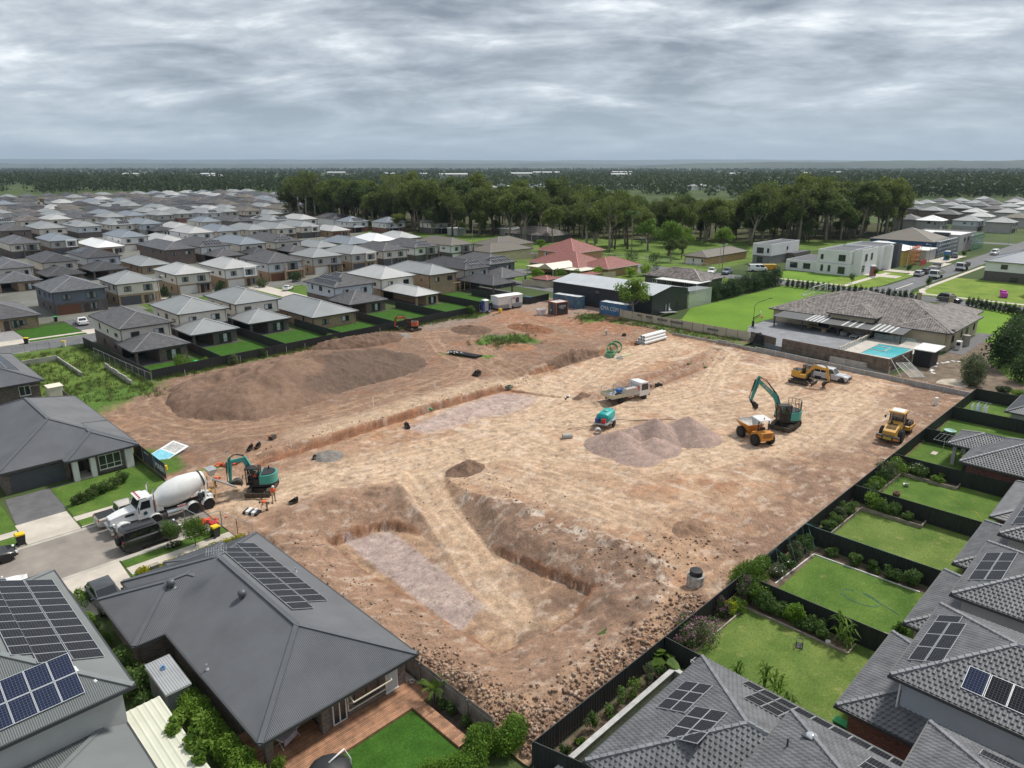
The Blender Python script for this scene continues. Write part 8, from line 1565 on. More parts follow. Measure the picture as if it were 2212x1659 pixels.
m=MB(); m.lathe([(.72,0),(.72,.75),(.68,.75),(.68,.8),(.72,.8),(.72,1.0)],(0,0,0),24); m.lathe([(.55,1.0),(.5,1.25),(.55,1.3),(.52,1.42),(.3,1.45)],(0,0,0),24,1); solo('manhole_riser',m,[mat('dirty riser',(.36,.34,.31),.8,.3,3),BP],'grey manhole riser with black rings standing by the dark fence','manhole',(47.6,25.9,zt(47.6,25.9)),0,None,35)
m=MB(); m.box(-.5,-.45,-.2,.5,-.3,.15); m.box(-.5,.3,-.2,.5,.45,.15); m.box(-.5,-.3,-.2,-.35,.3,.15); m.box(.35,-.3,-.2,.5,.3,.15); m.box(-.35,-.3,-.2,.35,.3,-.12,1); solo('drain_pit',m,[mat('green grey pit',(.13,.16,.12),.8,.2),DARKIN],'square drain pit frame at the bend of the trench','drain pit',(75.7,76.4,zt(75.7,76.4)+.5),.2)
m=MB()
for i,(x,y,a) in enumerate(((0,0,0),(.6,.2,.6),(1.0,-.1,1.3),(1.5,.1,.2))): m.cyl((x,y,.12),(x+.5*math.cos(a),y+.5*math.sin(a),.2),.11,.11,10,i%2)
solo('pipe_fittings',m,[BP,WP],'scatter of black and white pipe fittings at the end of the short trench','pipe fittings',(78.3,66.8,zt(78.3,66.8)),.3)
t=thing('survey_post','white capped plastic riser standing in the red dirt left of the pipe stack','pipe riser',(115.2,87.6,zt(115.2,87.6))); m=MB(); m.cyl((0,0,0),(0,0,1.0),.2,.2,14); part('pipe',m,[CP],t); m=MB(); m.cyl((0,0,1.0),(0,0,1.12),.22,.22,14); part('cap',m,[WP],t)
m=MB(); m.box(-.25,-.2,0,.25,.2,1.15); m.bar((-.9,0,0),(-.9,0,.7),.04); solo('white_utility_box',m,[WP],'white utility box on the dirt near the far fence corner','utility box',(115.4,26.2,zt(115.4,26.2)),.2)
for i,(x,y,h) in enumerate(((66.5,83.6,1.4),(54.6,83.0,1.5),(81.7,85.2,.8),(38.8,77.9,1.2),(42,119.4,1.5),(52.6,121.6,1.5),(58,122.1,1.4),(62,122.4,1.5),(66,122.6,1.3),(84,123.4,1.4))):
 m=MB(); m.cbox((0,0,h/2),(.07,.07,h),0,.3,.04*(i%3-1)); solo('survey_stake',m,[WT if i<4 else GALV],('white painted stake in the brown yard, '+('second from left','third from left','rightmost, shortest','leftmost, by the trench')[i]) if i<4 else f'thin steel stake before the black fence, {ORD[i-4]} from left','stake',(x,y,zt(x,y)-.05),0,'stakes on the site')
# temporary fencing, signs and clutter by the mixer
BAN=mat('dark banner',(.045,.05,.055),.7,.08)
t=thing('banner_fence','dark banner covered fence with white lettering and a blue roundel by the mixer','fence',(24.55,0,0));
for k_,(a,b_) in enumerate(((80.0,83.6),(83.7,87.3),(87.4,90.6))):
 m=MB(); m.quad((-.02,a,.15),(-.02,b_,.15),(-.02,b_,1.95),(-.02,a,1.95)); m.quad((.02,b_,.15),(.02,a,.15),(.02,a,1.95),(.02,b_,1.95)); part('banner',m,[BAN],t)
 for y in(a,b_): m=MB(); m.bar((0,y,0),(0,y,2.05),.05); part('post',m,[GALV],t)
text(t,'MABN',1.05,(-.04,81.7,1.0),ROT['w'],WT); m=MB(); m.cyl((-.03,83.2,1.25),(-.045,83.2,1.25),.38,.38,20); part('roundel',m,[mat('roundel blue',(.03,.12,.33),.5)],t)
for k_ in range(3): text(t,'DEVELOPMENTS',.2,(-.04,85.9+.0*k_,1.5-.3*k_),ROT['w'],WT) if k_==0 else None
t=thing('fallen_sign','large white and pale blue sign panel lying tilted on the dirt by the banner fence','sign',(27.4,87.2,zt(27.4,87.2)+.35),R(20)); t.rotation_euler=(R(8),R(-10),R(20)); m=MB(); m.box(-2.0,-1.3,0,2.0,1.3,.05); part('panel',m,[WT],t); m=MB(); m.box(-1.9,-1.2,.052,-.1,1.2,.056); part('blue_print',m,[mat('pale blue print',(.22,.55,.66),.6)],t); m=MB(); m.box(.1,-1.0,.052,1.8,1.0,.056); part('grey_print',m,[mat('grey print',(.45,.44,.42),.6,.25,4)],t)
m=MB(); m.quad((-2.6,-1.6,-.1),(2.8,-1.8,-.1),(2.8,1.2,-.1),(-2.6,1.4,-.1)); part('mesh_panel',m,[MESHM],t)
m=MB(); m.cyl((0,0,0),(0,0,.5),.24,.22,12); solo('yellow_drum',m,[YL],'small yellow drum beside the fallen sign','drum',(25.4,82.6,zt(25.4,82.6)))
OM=mat('orange safety mesh',(.75,.10,.03),.7,.1)
for lab,x,y,s_ in (('crumpled orange safety mesh on the dirt behind the mixer chute',31.6,78.7,1.0),('orange mesh bundled at the foot of the wire fence by the bins',23.6,66.6,.7),('small scrap of orange mesh at the fence end by the dark roof',24.6,59.6,.4)):
 gg=np.random.default_rng(int(x*10)); m=MB()
 for i in range(34): m.cbox((gg.normal()*.7*s_,gg.normal()*.35*s_,.1+abs(gg.normal())*.18*s_),(.6*s_,.3*s_,.03),0,gg.random()*6,gg.normal()*.5,gg.normal()*.5)
 solo('safety_mesh',m,[OM],lab,'safety mesh',(x,y,zt(x,y) if x>24.4 else .05))
wire_fence([(22.3,65.2),(24.2,64.6),(24.6,62.0),(25.2,60.0)],1.8,'steel mesh temporary fence panels beside the wheelie bins',name='temporary_fence'); wire_fence([(21.9,67.8),(22.3,65.2)],1.8,'mesh fence panel before the mixer rear wheels',name='temporary_fence')
wire_fence([(24.6,59.4),(24.75,53),(24.75,45),(24.75,38)],1.5,'low pipe and mesh fence along the dirt bank beside the dark roof',name='temporary_fence'); wire_fence([(96.2,104),(97,102.9),(98.5,101.0)],1.3,'galvanised mesh gate panel leaning by the grassy patch',name='mesh_gate')
m=MB()
for i in range(5): m.box(-.5+.05*i,-.7+.35*i,0,.45+.05*i,-.4+.35*i,.25+.1*(i%2),i%2)
solo('drain_trays',m,[BLK,WT],'black plastic drain trays and white bags beside the bending worker','trays',(27.6,65.0,zt(27.6,65)),.6)
for i,c in enumerate((WT,GREY)): pass
for lab,x,y,r,n,c in (('grey stones spilt on the street end under the mixer rear wheels',23.4,66.2,1.7,420,GALV),):
 gg=np.random.default_rng(8); m=MB()
 for i in range(n): a=gg.random()*6.3; q=r*math.sqrt(gg.random()); s_=.04+.06*gg.random(); m.cbox((q*math.cos(a)*1.3,q*math.sin(a)*.8,s_*.4),(s_,s_*.8,s_*.7),0,gg.random()*3)
 tag(part('spilt_stones',m,[mat('bluestone',(.27,.27,.26),.9,.3,5)],None,False,(x,y,.03)),kind='stuff')
# ================================================================ people
SKIN=mat('skin',(.42,.25,.17),.6,.05); HIVIS=mat('orange shirt',(.80,.13,.03),.75,.06); HIVG=mat('green shirt',(.22,.70,.05),.75,.06); KHAKI=mat('khaki trousers',(.28,.24,.18),.85,.08); NAVY=mat('navy trousers',(.03,.035,.06),.85,.08); BOOT=mat('work boots',(.13,.08,.045),.8,.1); HAIR=mat('dark hair',(.03,.02,.015),.8); TEALS=mat('teal shirt',(.02,.30,.20),.75)
def skinned(name,verts,edges,m,parent,sub=1):
 me=bpy.data.meshes.new(name); me.from_pydata([v[0] for v in verts],edges,[]); me.materials.append(m); o=put(name,me,parent); md=o.modifiers.new('Skin','SKIN'); md.use_smooth_shade=True
 for i,(p,r) in enumerate(verts): me.skin_vertices[0].data[i].radius=(r,r); me.skin_vertices[0].data[i].use_root=(i==0)
 s=o.modifiers.new('Sub','SUBSURF'); s.levels=sub; s.render_levels=sub; return o
def person(label,loc,rz,J,shirt,trouser,hat=None,tool=None,cat='person'):
 t=thing('person',label,cat,loc,rz); V=Vector; pel,ch,nk,hd=map(V,(J['pelvis'],J['chest'],J['neck'],J['head']))
 vs=[];es=[]
 def add(p,r,a=None): vs.append((tuple(p),r));
 def chain(a,pts):
  for p,r in pts:
   vs.append((tuple(p),r)); es.append((a,len(vs)-1)); a=len(vs)-1
  return a
 vs.append((tuple(pel),.13)); c=chain(0,[((pel+ch)/2,.125),(ch,.14)]); n=chain(c,[(nk,.065)]); chain(n,[(hd-V((0,0,.03))*0+(hd-nk)*-.25,.075),(hd,.095),(hd+(hd-nk).normalized()*.09,.075)])
 sh=[];tr=[]
 for s in(0,1):
  S,E,Wr=[V(q) for q in J['arm'][s]]; a=chain(c,[(S,.062),((S+E)/2,.05),(E,.042),((E+Wr)/2,.036),(Wr,.027)])
  d=(Wr-E).normalized(); u=d.cross(V((0,0,1))); u=u.normalized() if u.length>.1 else V((0,1,0)); pa=chain(a,[(Wr+d*.055,.032)])
  cv=d.cross(u)
  for k,(off,L) in enumerate(((-.03,.068),(-.01,.078),(.01,.072),(.03,.058))):
   b=Wr+d*.075+u*off; chain(pa,[(b,.010),(b+d*L*.5+cv*.012,.009),(b+d*L*.8+cv*.038,.008)])
  chain(pa,[(Wr+d*.05-u*.045,.011),(Wr+d*.085-u*.062+cv*.01,.009)])
  H,K,A,T=[V(q) for q in J['leg'][s]]; chain(0,[(H,.09),((H+K)/2,.078),(K,.058),((K+A)/2,.055),(A,.04),(T,.038)])
 skinned('body',vs,es,SKIN,t,1)
 v=[(tuple(pel+(ch-pel)*.12),.155),(tuple((pel+ch)/2),.152),(tuple(ch),.165),(tuple(ch+(nk-ch)*.55),.10)]; e=[(0,1),(1,2),(2,3)]
 for s in(0,1):
  S,E,Wr=[V(q) for q in J['arm'][s]]; i=len(v); v+= [(tuple(S),.082),(tuple((S+E)/2),.07),(tuple(E+(Wr-E)*.15),.06)]; e+= [(2,i),(i,i+1),(i+1,i+2)]
 skinned('shirt',v,e,shirt,t,1)
 v=[(tuple(pel),.15)]; e=[]
 for s in(0,1):
  H,K,A,T=[V(q) for q in J['leg'][s]]; i=len(v); v+= [(tuple(H),.11),(tuple((H+K)/2),.098),(tuple(K),.08),(tuple(K+(A-K)*.9),.066)]; e+= [(0,i),(i,i+1),(i+1,i+2),(i+2,i+3)]
 skinned('trousers',v,e,trouser,t,1)
 for s in(0,1):
  A,T=[V(q) for q in J['leg'][s][2:]]; m=MB(); m.bar(A+V((-.05,0,-.03)),T+V((.05,0,-.01)),.10,.11); part('boot',m,[BOOT],t)
 up=(hd-nk).normalized(); q=up.to_track_quat('Z','Y').to_matrix().to_4x4(); f=V((1,0,0)); f=(f-up*f.dot(up)).normalized(); l=up.cross(f)
 m=MB(); m.ball(hd+f*.088-up*.005,.022,(1,.8,1),8); part('nose',m,[SKIN],t)
 for s in(-1,1): m=MB(); m.ball(hd+f*.082+l*.034*s+up*.025,.012,(1,1,.8),8); part('eye',m,[BLK],t); m=MB(); m.ball(hd+l*.092*s,.024,(.7,.4,1),8); part('ear',m,[SKIN],t)
 m=MB(); m.cbox(hd+f*.085-up*.05,(.01,.045,.010)); part('mouth',m,[mat('lips',(.30,.11,.09),.5)],t)
 m=MB(); b=MB().lathe([(.108,-.02),(.11,.03),(.09,.08),(.045,.115),(.01,.122)],(0,0,0),14); b.xf(Matrix.Translation(hd+up*.02-f*.012)@q); m.merge(b); part('hair',m,[HAIR],t,True)
 if hat:
  m=MB(); b=MB().lathe([(.165,.0),(.128,.012),(.125,.05),(.105,.10),(.055,.135),(.01,.142)],(0,0,0),16); b.xf(Matrix.Translation(hd+up*.045+f*.01)@q); m.merge(b); part('hard_hat',m,[hat],t,True)
 if tool:
  m=MB(); a,b=map(V,tool); m.cyl(a,b,.018,.018,8); d=(b-a).normalized(); part('shovel_handle',m,[mat('ash handle',(.45,.33,.2),.7)],t); m=MB(); m.bar(b-d*.05,b+d*.28,.2,.03); part('shovel_blade',m,[STEELD],t)
 return t
STAND=dict(pelvis=(0,0,.95),chest=(.0,0,1.28),neck=(.02,0,1.50),head=(.05,0,1.63),arm=[[(0,.19,1.42),(.06,.26,1.14),(.28,.14,1.02)],[(0,-.19,1.42),(.02,-.27,1.14),(.2,-.2,.92)]],leg=[[(0,.10,.9),(.03,.12,.5),(0,.14,.09),(.14,.16,.04)],[(0,-.10,.9),(.02,-.13,.5),(-.04,-.15,.09),(.1,-.18,.04)]])
BEND=dict(pelvis=(-.12,0,.92),chest=(.22,0,1.08),neck=(.42,0,1.10),head=(.54,0,1.06),arm=[[(.28,.19,1.10),(.38,.22,.82),(.48,.12,.58)],[(.28,-.19,1.10),(.40,-.22,.82),(.52,-.1,.58)]],leg=[[(-.12,.10,.88),(-.02,.13,.48),(-.1,.15,.09),(.05,.17,.04)],[(-.12,-.10,.88),(.0,-.13,.48),(-.05,-.15,.09),(.1,-.17,.04)]])
SIT=dict(pelvis=(0,0,.10),chest=(.02,0,.45),neck=(.04,0,.66),head=(.07,0,.79),arm=[[(.02,.19,.58),(.15,.26,.34),(.38,.2,.30)],[(.02,-.19,.58),(.15,-.26,.34),(.38,-.2,.30)]],leg=[[(.02,.1,.08),(.42,.13,.12),(.5,.14,-.28),(.64,.15,-.32)],[(.02,-.1,.08),(.42,-.13,.12),(.5,-.14,-.28),(.64,-.15,-.32)]])
import copy
person('person in a white hard hat and orange shirt standing with a shovel beside the blade',(30.5,66.2,zt(30.5,66.2)),R(-100),STAND,HIVIS,KHAKI,WT,((.22,-.18,1.1),(.55,-.35,.1)))
person('person in an orange shirt and dark cap bending over the black drain trays',(28.9,64.6,zt(28.9,64.6)),R(160),BEND,HIVIS,KHAKI,BLK); person('person in an orange shirt stooping behind the mixer hopper',(27.6,74.0,zt(27.6,74)),R(-40),BEND,HIVIS,NAVY,HIVIS)
person('person in a green shirt bending in the trench',(60.6,77.3,zt(60.6,77.3)),R(-120),BEND,TEALS,KHAKI,MATS['hazard orange'] if 0 else GRL)
def seated(lab,base,rz,off,s,shirt):
 c,q=math.cos(rz),math.sin(rz); x=base[0]+s*(off[0]*c-off[1]*q); y=base[1]+s*(off[0]*q+off[1]*c); person(lab,(x,y,base[2]+s*off[2]),rz,SIT,shirt,NAVY)
seated('person in an orange shirt sitting in the open cab of the teal excavator',(31.0,69.6,zt(31,69.6)),R(143),(.42,.6,1.50),1.12,HIVIS); seated('person in a bright green shirt seated in the cab of the raised boom excavator',(90.5,37.8,zt(90.5,37.8)),R(138),(.42,.6,1.50),1.25,HIVG); seated('person in a red orange shirt driving the orange dumper',(83.3,38.7,zt(83.3,38.7)),R(60),(-1.0,0,1.32),1.2,HIVIS)
# ================================================================ buildings behind and to the right of the site
def hipblock(t,x0,y0,x1,y1,ze,pit,style,wallm,ins=.5,fine=False,z0=0,name='roof',wname='wall',gm=None,wall=True):
 _,F=hip(t,x0,y0,x1,y1,ze,pit,style,None,fine,name=name,gm=gm)
 if wall: walls(t,x0+ins,y0+ins,x1-ins,y1-ins,z0,ze-.18,wallm,wname)
 return F
def mid():
 t=thing('shed','long dark steel shed with pale grey ribbed roof behind the containers','shed'); DK=mat('dark shed sheet',(.026,.03,.033),.6,.06,.8,kind='boards',kp=.25,bump=.5)
 m=MB(); e,r_=5.2,6.5; m.add([(139.8,93.4,0),(155.4,93.4,0),(155.4,93.4,e),(147.6,93.4,r_),(139.8,93.4,e)],[(0,1,2,3,4)]); m.add([(139.8,124.4,0),(155.4,124.4,0),(155.4,124.4,e),(147.6,124.4,r_),(139.8,124.4,e)],[(4,3,2,1,0)]); m.quad((139.8,93.4,0),(139.8,93.4,e),(139.8,124.4,e),(139.8,124.4,0)); m.quad((155.4,93.4,0),(155.4,124.4,0),(155.4,124.4,e),(155.4,93.4,e)); part('wall',m,[DK],t)
 m=MB(); a=math.atan((r_-e)/7.8)
 for F in(Face((139.55,124.6,e+.02),(0,-1,0),(1,0,0),31.4,8.05,a,0,0),Face((155.65,93.2,e+.02),(0,1,0),(-1,0,0),31.4,8.05,a,0,0)): roofface(m,F,'corr',0,pitch=.76)
 part('roof',m,[mat('zincalume',(.44,.46,.48),.42,.05,.4)],t); m=MB(); m.box(139.45,93.2,e-.15,139.6,124.6,e+.03); m.box(139.7,93.2,0,139.79,93.4,e); part('gutter',m,[FASC],t)
 for y in(109.5,101.5): window(t,139.8,y,3.4,1.3,1.1,'w','d')
 window(t,151.5,93.4,1.6,1.2,1.2,'s','d'); window(t,146.6,93.4,.2,2.2,2.3,'s','dc')
 m=MB(); m.loft([[(142.5,91.5,.9),(148.5,91.5,.3),(148.5,92.9,.3),(142.5,92.9,.9)],[(142.5,91.5,1.0),(148.5,91.5,.4),(148.5,92.9,.4),(142.5,92.9,1.0)]]); solo('entry_ramp',m,[GALV],'pale metal ramp leading up to the dark shed door','ramp')
 t=thing('garden_chair','white plastic chair on the ramp at the dark shed','chair',(146.0,92.2,.75)); m=MB(); m.box(-.25,-.25,.4,.25,.25,.44); part('seat',m,[FRAMEW],t); m=MB(); m.box(-.25,.2,.44,.25,.25,.95); part('backrest',m,[FRAMEW],t)
 for a_ in(-.22,.18):
  for b in(-.22,.18): m=MB(); m.box(a_,b,0,a_+.04,b+.04,.4); part('leg',m,[FRAMEW],t)
 t=thing('netted_cage','white netted garden enclosure beside the dark shed','garden cage'); NET=alphaglass('white netting',(.75,.77,.77),.42); m=MB()
 m.quad((155.9,93.2,0),(166.7,93.2,0),(166.7,93.2,4.1),(155.9,93.2,4.3)); m.quad((166.7,93.2,0),(166.7,97.5,0),(166.7,97.5,4),(166.7,93.2,4.1)); m.quad((155.9,93.2,4.3),(166.7,93.2,4.1),(166.7,97.5,4),(155.9,97.5,4.4)); part('netting',m,[NET],t); m=MB()
 for x in(156,159.5,163,166.7): m.bar((x,93.25,0),(x,93.25,4.2),.08)
 part('poles',m,[FRAMEW],t)
 t=thing('tan_fence','sand coloured panel fence with grey patches between the retaining wall and green lawn','fence'); m=MB(); po=MB()
 pts=[(135.6,101.2),(133.6,97),(133.0,86),(132.9,65)]
 for (ax,ay),(bx,by) in zip(pts[:-1],pts[1:]):
  n=max(1,round(math.hypot(bx-ax,by-ay)/2.6))
  for k in range(n): p=Vector((ax+(bx-ax)*k/n,ay+(by-ay)*k/n,.4)); q=Vector((ax+(bx-ax)*(k+1)/n,ay+(by-ay)*(k+1)/n,.4)); z=1.8; m.bar(p+Vector((0,0,z/2)),q+Vector((0,0,z/2)),.05,z); po.bar(p-Vector((.06,0,0)),p+Vector((-.06,0,z+.1)),.07)
 part('panels',m,[TANF],t); part('post',po,[mat('timber post',(.26,.20,.14),.9,.2)],t); m=MB()
 for y,w,z in((84.5,2.6,1.35),(88.5,1.6,1.5),(91.5,1.0,1.5),(80.5,3.2,1.3),(72,2.6,1.1)): m.box(132.86,y,z,132.90,y+w,z+.5)
 part('patch',m,[mat('grey patch',(.17,.155,.14),.9,.1)],t)
 t=thing('retaining_wall','grey concrete panel retaining wall along the far edge of the dirt site','wall'); m=MB(); RW=mat('grey concrete panel',(.33,.325,.31),.85,.1,.7,.2,5); n=27; po=MB()
 for k in range(n):
  f0,f1=k/n,(k+1)/n; X=lambda f:126.9-3.9*max(0,f-.25)/.75; y0,y1=79-55.9*f0,79-55.9*f1; h=(.72,.72,.72,.70,.70,1.05,.78,.78,.8)[k] if k<9 else (1.05 if k<16 else .95); m.add([(X(f0)-.06,y0-.03,-.2),(X(f1)-.06,y1+.03,-.2),(X(f1)-.06,y1+.03,h),(X(f0)-.06,y0-.03,h),(X(f0)+.1,y0-.03,-.2),(X(f1)+.1,y1+.03,-.2),(X(f1)+.1,y1+.03,h),(X(f0)+.1,y0-.03,h)],[(3,2,1,0),(4,5,6,7),(3,7,6,2),(0,4,7,3),(1,2,6,5)])
  po.bar((X(f0)-.02,y0,-.2),(X(f0)-.02,y0,h+.05),.14)
 part('panels',m,[RW],t); part('post',po,[mat('pale post',(.48,.44,.38),.8,.08)],t)
 TF=mat('brown paling timber',(.16,.125,.10),.9,.22,1.2,.5,8,kind='boards',kp=.14)
 def tfence(pts,h,z0,label,wm=TF):
  t=thing('timber_fence',label,'fence'); m=MB(); po=MB()
  for (ax,ay),(bx,by) in zip(pts[:-1],pts[1:]):
   L=math.hypot(bx-ax,by-ay); n=max(1,round(L/2.4)); up=Vector((0,0,h)); d=Vector((bx-ax,by-ay,0))/L; nn=Vector((-d.y,d.x,0))
   if nn.x>0 or (abs(nn.x)<.1 and nn.y>0): nn=-nn
   m.bar((ax,ay,z0+h/2),(bx,by,z0+h/2),.05,h)
   for k in range(n+1): p=Vector((ax,ay,z0))+d*(L*k/n)+nn*.08; po.bar(p,p+up*.98,.12)
   for z in(.25,.6,.9): po.bar(Vector((ax,ay,z0+h*z))+nn*.05,Vector((bx,by,z0+h*z))+nn*.05,.06,.1)
  part('palings',m,[wm],t); part('frame_rails',po,[mat('fence rail timber',(.20,.155,.115),.9,.2,2)],t); return t
 tfence([(129.3,56.5),(127.5,37.0),(137,36.3)],2.3,.55,'tall brown timber fence screening the pool from the dirt site'); tfence([(132.6,64.6),(130.8,58.5)],1.9,.5,'short brown timber fence between the torn cloth and the pool fence')
 m=MB(); gg=np.random.default_rng(2)
 m.add([(131.4,63.6,.5),(130.7,61.2,.5),(131.2,61.4,2.2),(131.6,63.0,2.5),(131.9,62.2,2.7),(132.3,60.9,.5)],[(0,1,2,3),(1,5,4,2),(3,2,4)]); solo('shade_cloth',m,[mat('black shade cloth',(.015,.015,.016),.9,.2)],'torn black shade cloth draped over a frame at the end of the tan fence','shade cloth')
 t=thing('leaning_panels','wire mesh panels propped with timber braces against the corner of the pool fence','mesh panel'); m=MB(); m.quad((126.9,33.2,.55),(128.6,31.6,.55),(129.6,34.6,2.3),(127.9,36.0,2.3)); part('mesh',m,[MESHM],t); m=MB()
 for a,b in(((126.9,33.2,.55),(128.6,31.6,.55)),((128.6,31.6,.55),(129.6,34.6,2.3)),((129.6,34.6,2.3),(127.9,36,2.3)),((127.9,36,2.3),(126.9,33.2,.55)),((127.8,32.4,.55),(128.7,35.3,2.3)),((126.3,34.4,.4),(127.6,36.8,2.9)),((130.4,32.2,.4),(131.6,36.2,2.9))): m.bar(a,b,.08)
 part('frame',m,[GALV],t)
 slab('terrace',[(129.6,47),(152.4,47),(152.4,70.6),(143,70.4),(133.2,66),(130.2,58)],0,1.0,mat('blue grey paving',(.19,.195,.21),.7,.12,.5)); PD=mat('pool deck stone',(.46,.42,.37),.8,.1,1)
 for q in (rect(127.8,44.0,152.2,46.9),rect(127.8,36.9,134.4,43.95),rect(144.2,36.9,152.2,43.95),rect(134.45,36.9,144.15,38.3)): slab('pool_deck',q,0,1.42,PD)
 slab('pool_water',rect(134.45,38.35,144.15,43.95),0,1.36,mat('pool water',(.10,.48,.52),.06,.08,.5,.06,3)); m=MB()
 for q in((138.6,41.2,138.78,43.9),(141.9,41.2,142.08,43.9),(138.78,41.2,141.9,41.38)): m.box(q[0],q[1],1.0,q[2],q[3],1.46)
 solo('spa_wall',m,[PD],'raised white edged spa in the corner of the pool','spa')
 t=thing('glass_pool_fence','wavy topped cream and glass fence between the terrace and the pool','fence'); m=MB(); g=MB()
 for k in range(12): x=132+k*1.25; g.quad((x+.05,46.95,1.0),(x+1.2,46.95,1.0),(x+1.2,46.95,2.2),(x+.05,46.95,2.2)); m.bar((x,47,1.0),(x,47,2.3),.1); m.bar((x,47,2.25+.08*math.sin(x*2)),(x+1.25,47,2.25+.08*math.sin((x+1.25)*2)),.16,.22)
 g2=MB()
 for k in range(4): g2.quad((147.8,38.8+k*1.9,1.45),(147.8,40.6+k*1.9,1.45),(147.8,40.6+k*1.9,2.65),(147.8,38.8+k*1.9,2.65))
 GG=alphaglass('pool fence glass',(.45,.6,.58),.35); part('glass_panels',g,[GG],t); part('glass_panels',g2,[GG],t); part('frame',m,[mat('cream capping',(.55,.50,.40),.8,.05)],t)
 t=thing('bungalow','sprawling brown tiled cream bungalow with terrace verandah and pool, right of centre','house'); BW=mat('cream bungalow wall',(.50,.43,.31),.85,.05,.6)
 F=hipblock(t,152.4,34.0,175.0,70.0,3.7,19,'brownt',BW,.6,True,0); hipblock(t,151.8,34.4,166,44.2,3.68,19,'brownt',BW,.7,True,0,'wing_roof','wing_wall'); hipblock(t,152.0,60,164,70.3,3.72,19,'brownt',BW,.7,True,0,'end_roof','end_wall')
 hipblock(t,166,35.6,182.4,46,3.66,19,'brownt',BW,.6,True,0,'rear_roof','rear_wall'); hipblock(t,167,50,183,66,3.7,19,'brownt',BW,.6,True,0,'far_roof','far_wall')
 hipblock(t,151.4,47.6,166.5,57.4,4.7,19,'brownt',BW,.6,True,0,'raised_roof','raised_wall'); m=MB()
 fv=Face((146.6,66.8,3.25),(0,-1,0),(1,0,0),26.0,6.2,R(4),0,0); roofface(m,fv,'corr',0,pitch=.4); part('verandah_roof',m,[mat('black verandah sheet',(.045,.047,.05),.5,.05)],t); m=MB()
 for a0 in(6.8,7.6,8.4,9.2,10.0,14.2,15.6,17,19.8,20.7,21.6,22.5,23.4): m.add([fv.p(a0,.2,.06),fv.p(a0+.42,.2,.06),fv.p(a0+.42,6.0,.06),fv.p(a0,6.0,.06)],[(0,1,2,3)])
 part('clear_sheets',m,[mat('translucent roof sheet',(.55,.56,.55),.4,.04)],t); m=MB()
 for y in(66.5,60.5,53,47.2,41.2): m=MB(); m.box(146.7,y-.1,.9,146.95,y+.1,3.25); part('post',m,[POSTM],t)
 m=MB(); m.box(152.95,45,1.05,153.0,59.5,3.2); part('glass_doors',m,[GLASS],t); m=MB(); m.cyl((158.5,40.5,5.0),(158.5,40.5,6.3),.18,.18,10); m.cbox((158.5,40.5,5.25),(1.0,1.0,.08),0,0,R(-19)); part('flue',m,[GALV],t)
 for x,w in((156,1.6),(162,.8),(166,1.6),(171.5,1.0)): window(t,x,34.6,1.4,w,1.3,'s','d')
 m=MB(); m.lathe([(.1,0),(.45,.12),(.5,.16)],(154.6,34.3,4.0),14); m.bar((154.6,34.3,3.7),(154.6,34.3,4.0),.05); part('satellite_dish',m,[FRAMED],t)
 t=thing('water_tank','round grey water tank standing against the bungalow side wall','tank',(160.6,33.3,.9)); m=MB(); m.lathe([(.7,-.9),(.7,1.3),(.2,1.4)],(0,0,0),18); part('tank',m,[mat('tank grey',(.34,.31,.27),.7,.06)],t,35)
 m=MB(); m.box(155.6,33.0,.03,157,33.9,1.7); m.cyl((155.59,33.4,1.2),(155.56,33.4,1.2),.35,.35,16,1); solo('air_conditioner',m,[FRAMEW,FRAMED],'white air conditioner box at the bungalow corner','air conditioner')
 t=thing('dark_playhouse','black walled cubby with white sheet roof beside the pool fence','cubby'); walls(t,137.3,33.2,141.8,36.0,0,3.0,mat('black board',(.015,.016,.018),.6,.05)); m=MB(); m.loft([[(136.9,32.6,3.0),(143.2,32.6,3.0),(143.2,36.3,3.0),(136.9,36.3,3.0)],[(136.9,32.6,3.15),(143.2,32.6,3.15),(143.2,36.3,3.15),(136.9,36.3,3.15)]]); part('roof',m,[mat('white sheet roof',(.66,.66,.64),.5,.03)],t)
 m=MB(); gg=np.random.default_rng(6)
 for i in range(17): f=i/16; x=134+12*f+gg.normal()*.3; y=31.2+3*math.sin(f*2.6)-1.6*f+gg.normal()*.3; m.cbox((x,y,.05),(.7,.45,.05),0,gg.random()*3)
 solo('stepping_stones',m,[FRAMEW],'trail of pale stepping stones curving past the black cubby','stepping stones'); slab('round_slab',[(129.5+3.6*math.cos(a),27.6+2.2*math.sin(a)) for a in np.linspace(0,6.28,20)],0,.1,mat('stained slab',(.40,.34,.27),.9,.15,.8)); slab('paving',rect(152,31.6,176,34.4),0,.05,CONCD)
 def seat(lab,x,y,rz,w,c): t=thing('outdoor_seat',lab,'seat',(x,y,1.0),rz); m=MB(); m.box(-w/2,-.4,.15,w/2,.4,.45); part('seat',m,[c],t); m=MB(); m.box(-w/2,.25,.45,w/2,.42,.9); part('backrest',m,[c],t); [part('armrest',MB().box(s*w/2-.1,-.4,.45,s*w/2+.1,.4,.68),[c],t) for s in(-1,1)]
 RT=mat('grey rattan',(.30,.30,.30),.8,.1); DKC=mat('dark cushion',(.05,.05,.055),.9); seat('dark sofa under the verandah beside the posts',150.2,54.6,R(-90),2.4,DKC); seat('grey armchair at the left of the low table under the verandah',147.9,52.2,R(-20),1.0,RT); seat('grey two seat sofa behind the low table under the verandah',149.6,50.0,R(-90),2.2,RT); seat('grey armchair nearest the pool fence under the verandah',147.2,48.4,R(190),1.0,RT)
 m=MB(); m.box(-.7,-.45,.3,.7,.45,.36)
 for a_ in(-.6,.6):
  for b in(-.35,.35): m.box(a_-.04,b-.04,0,a_+.04,b+.04,.3)
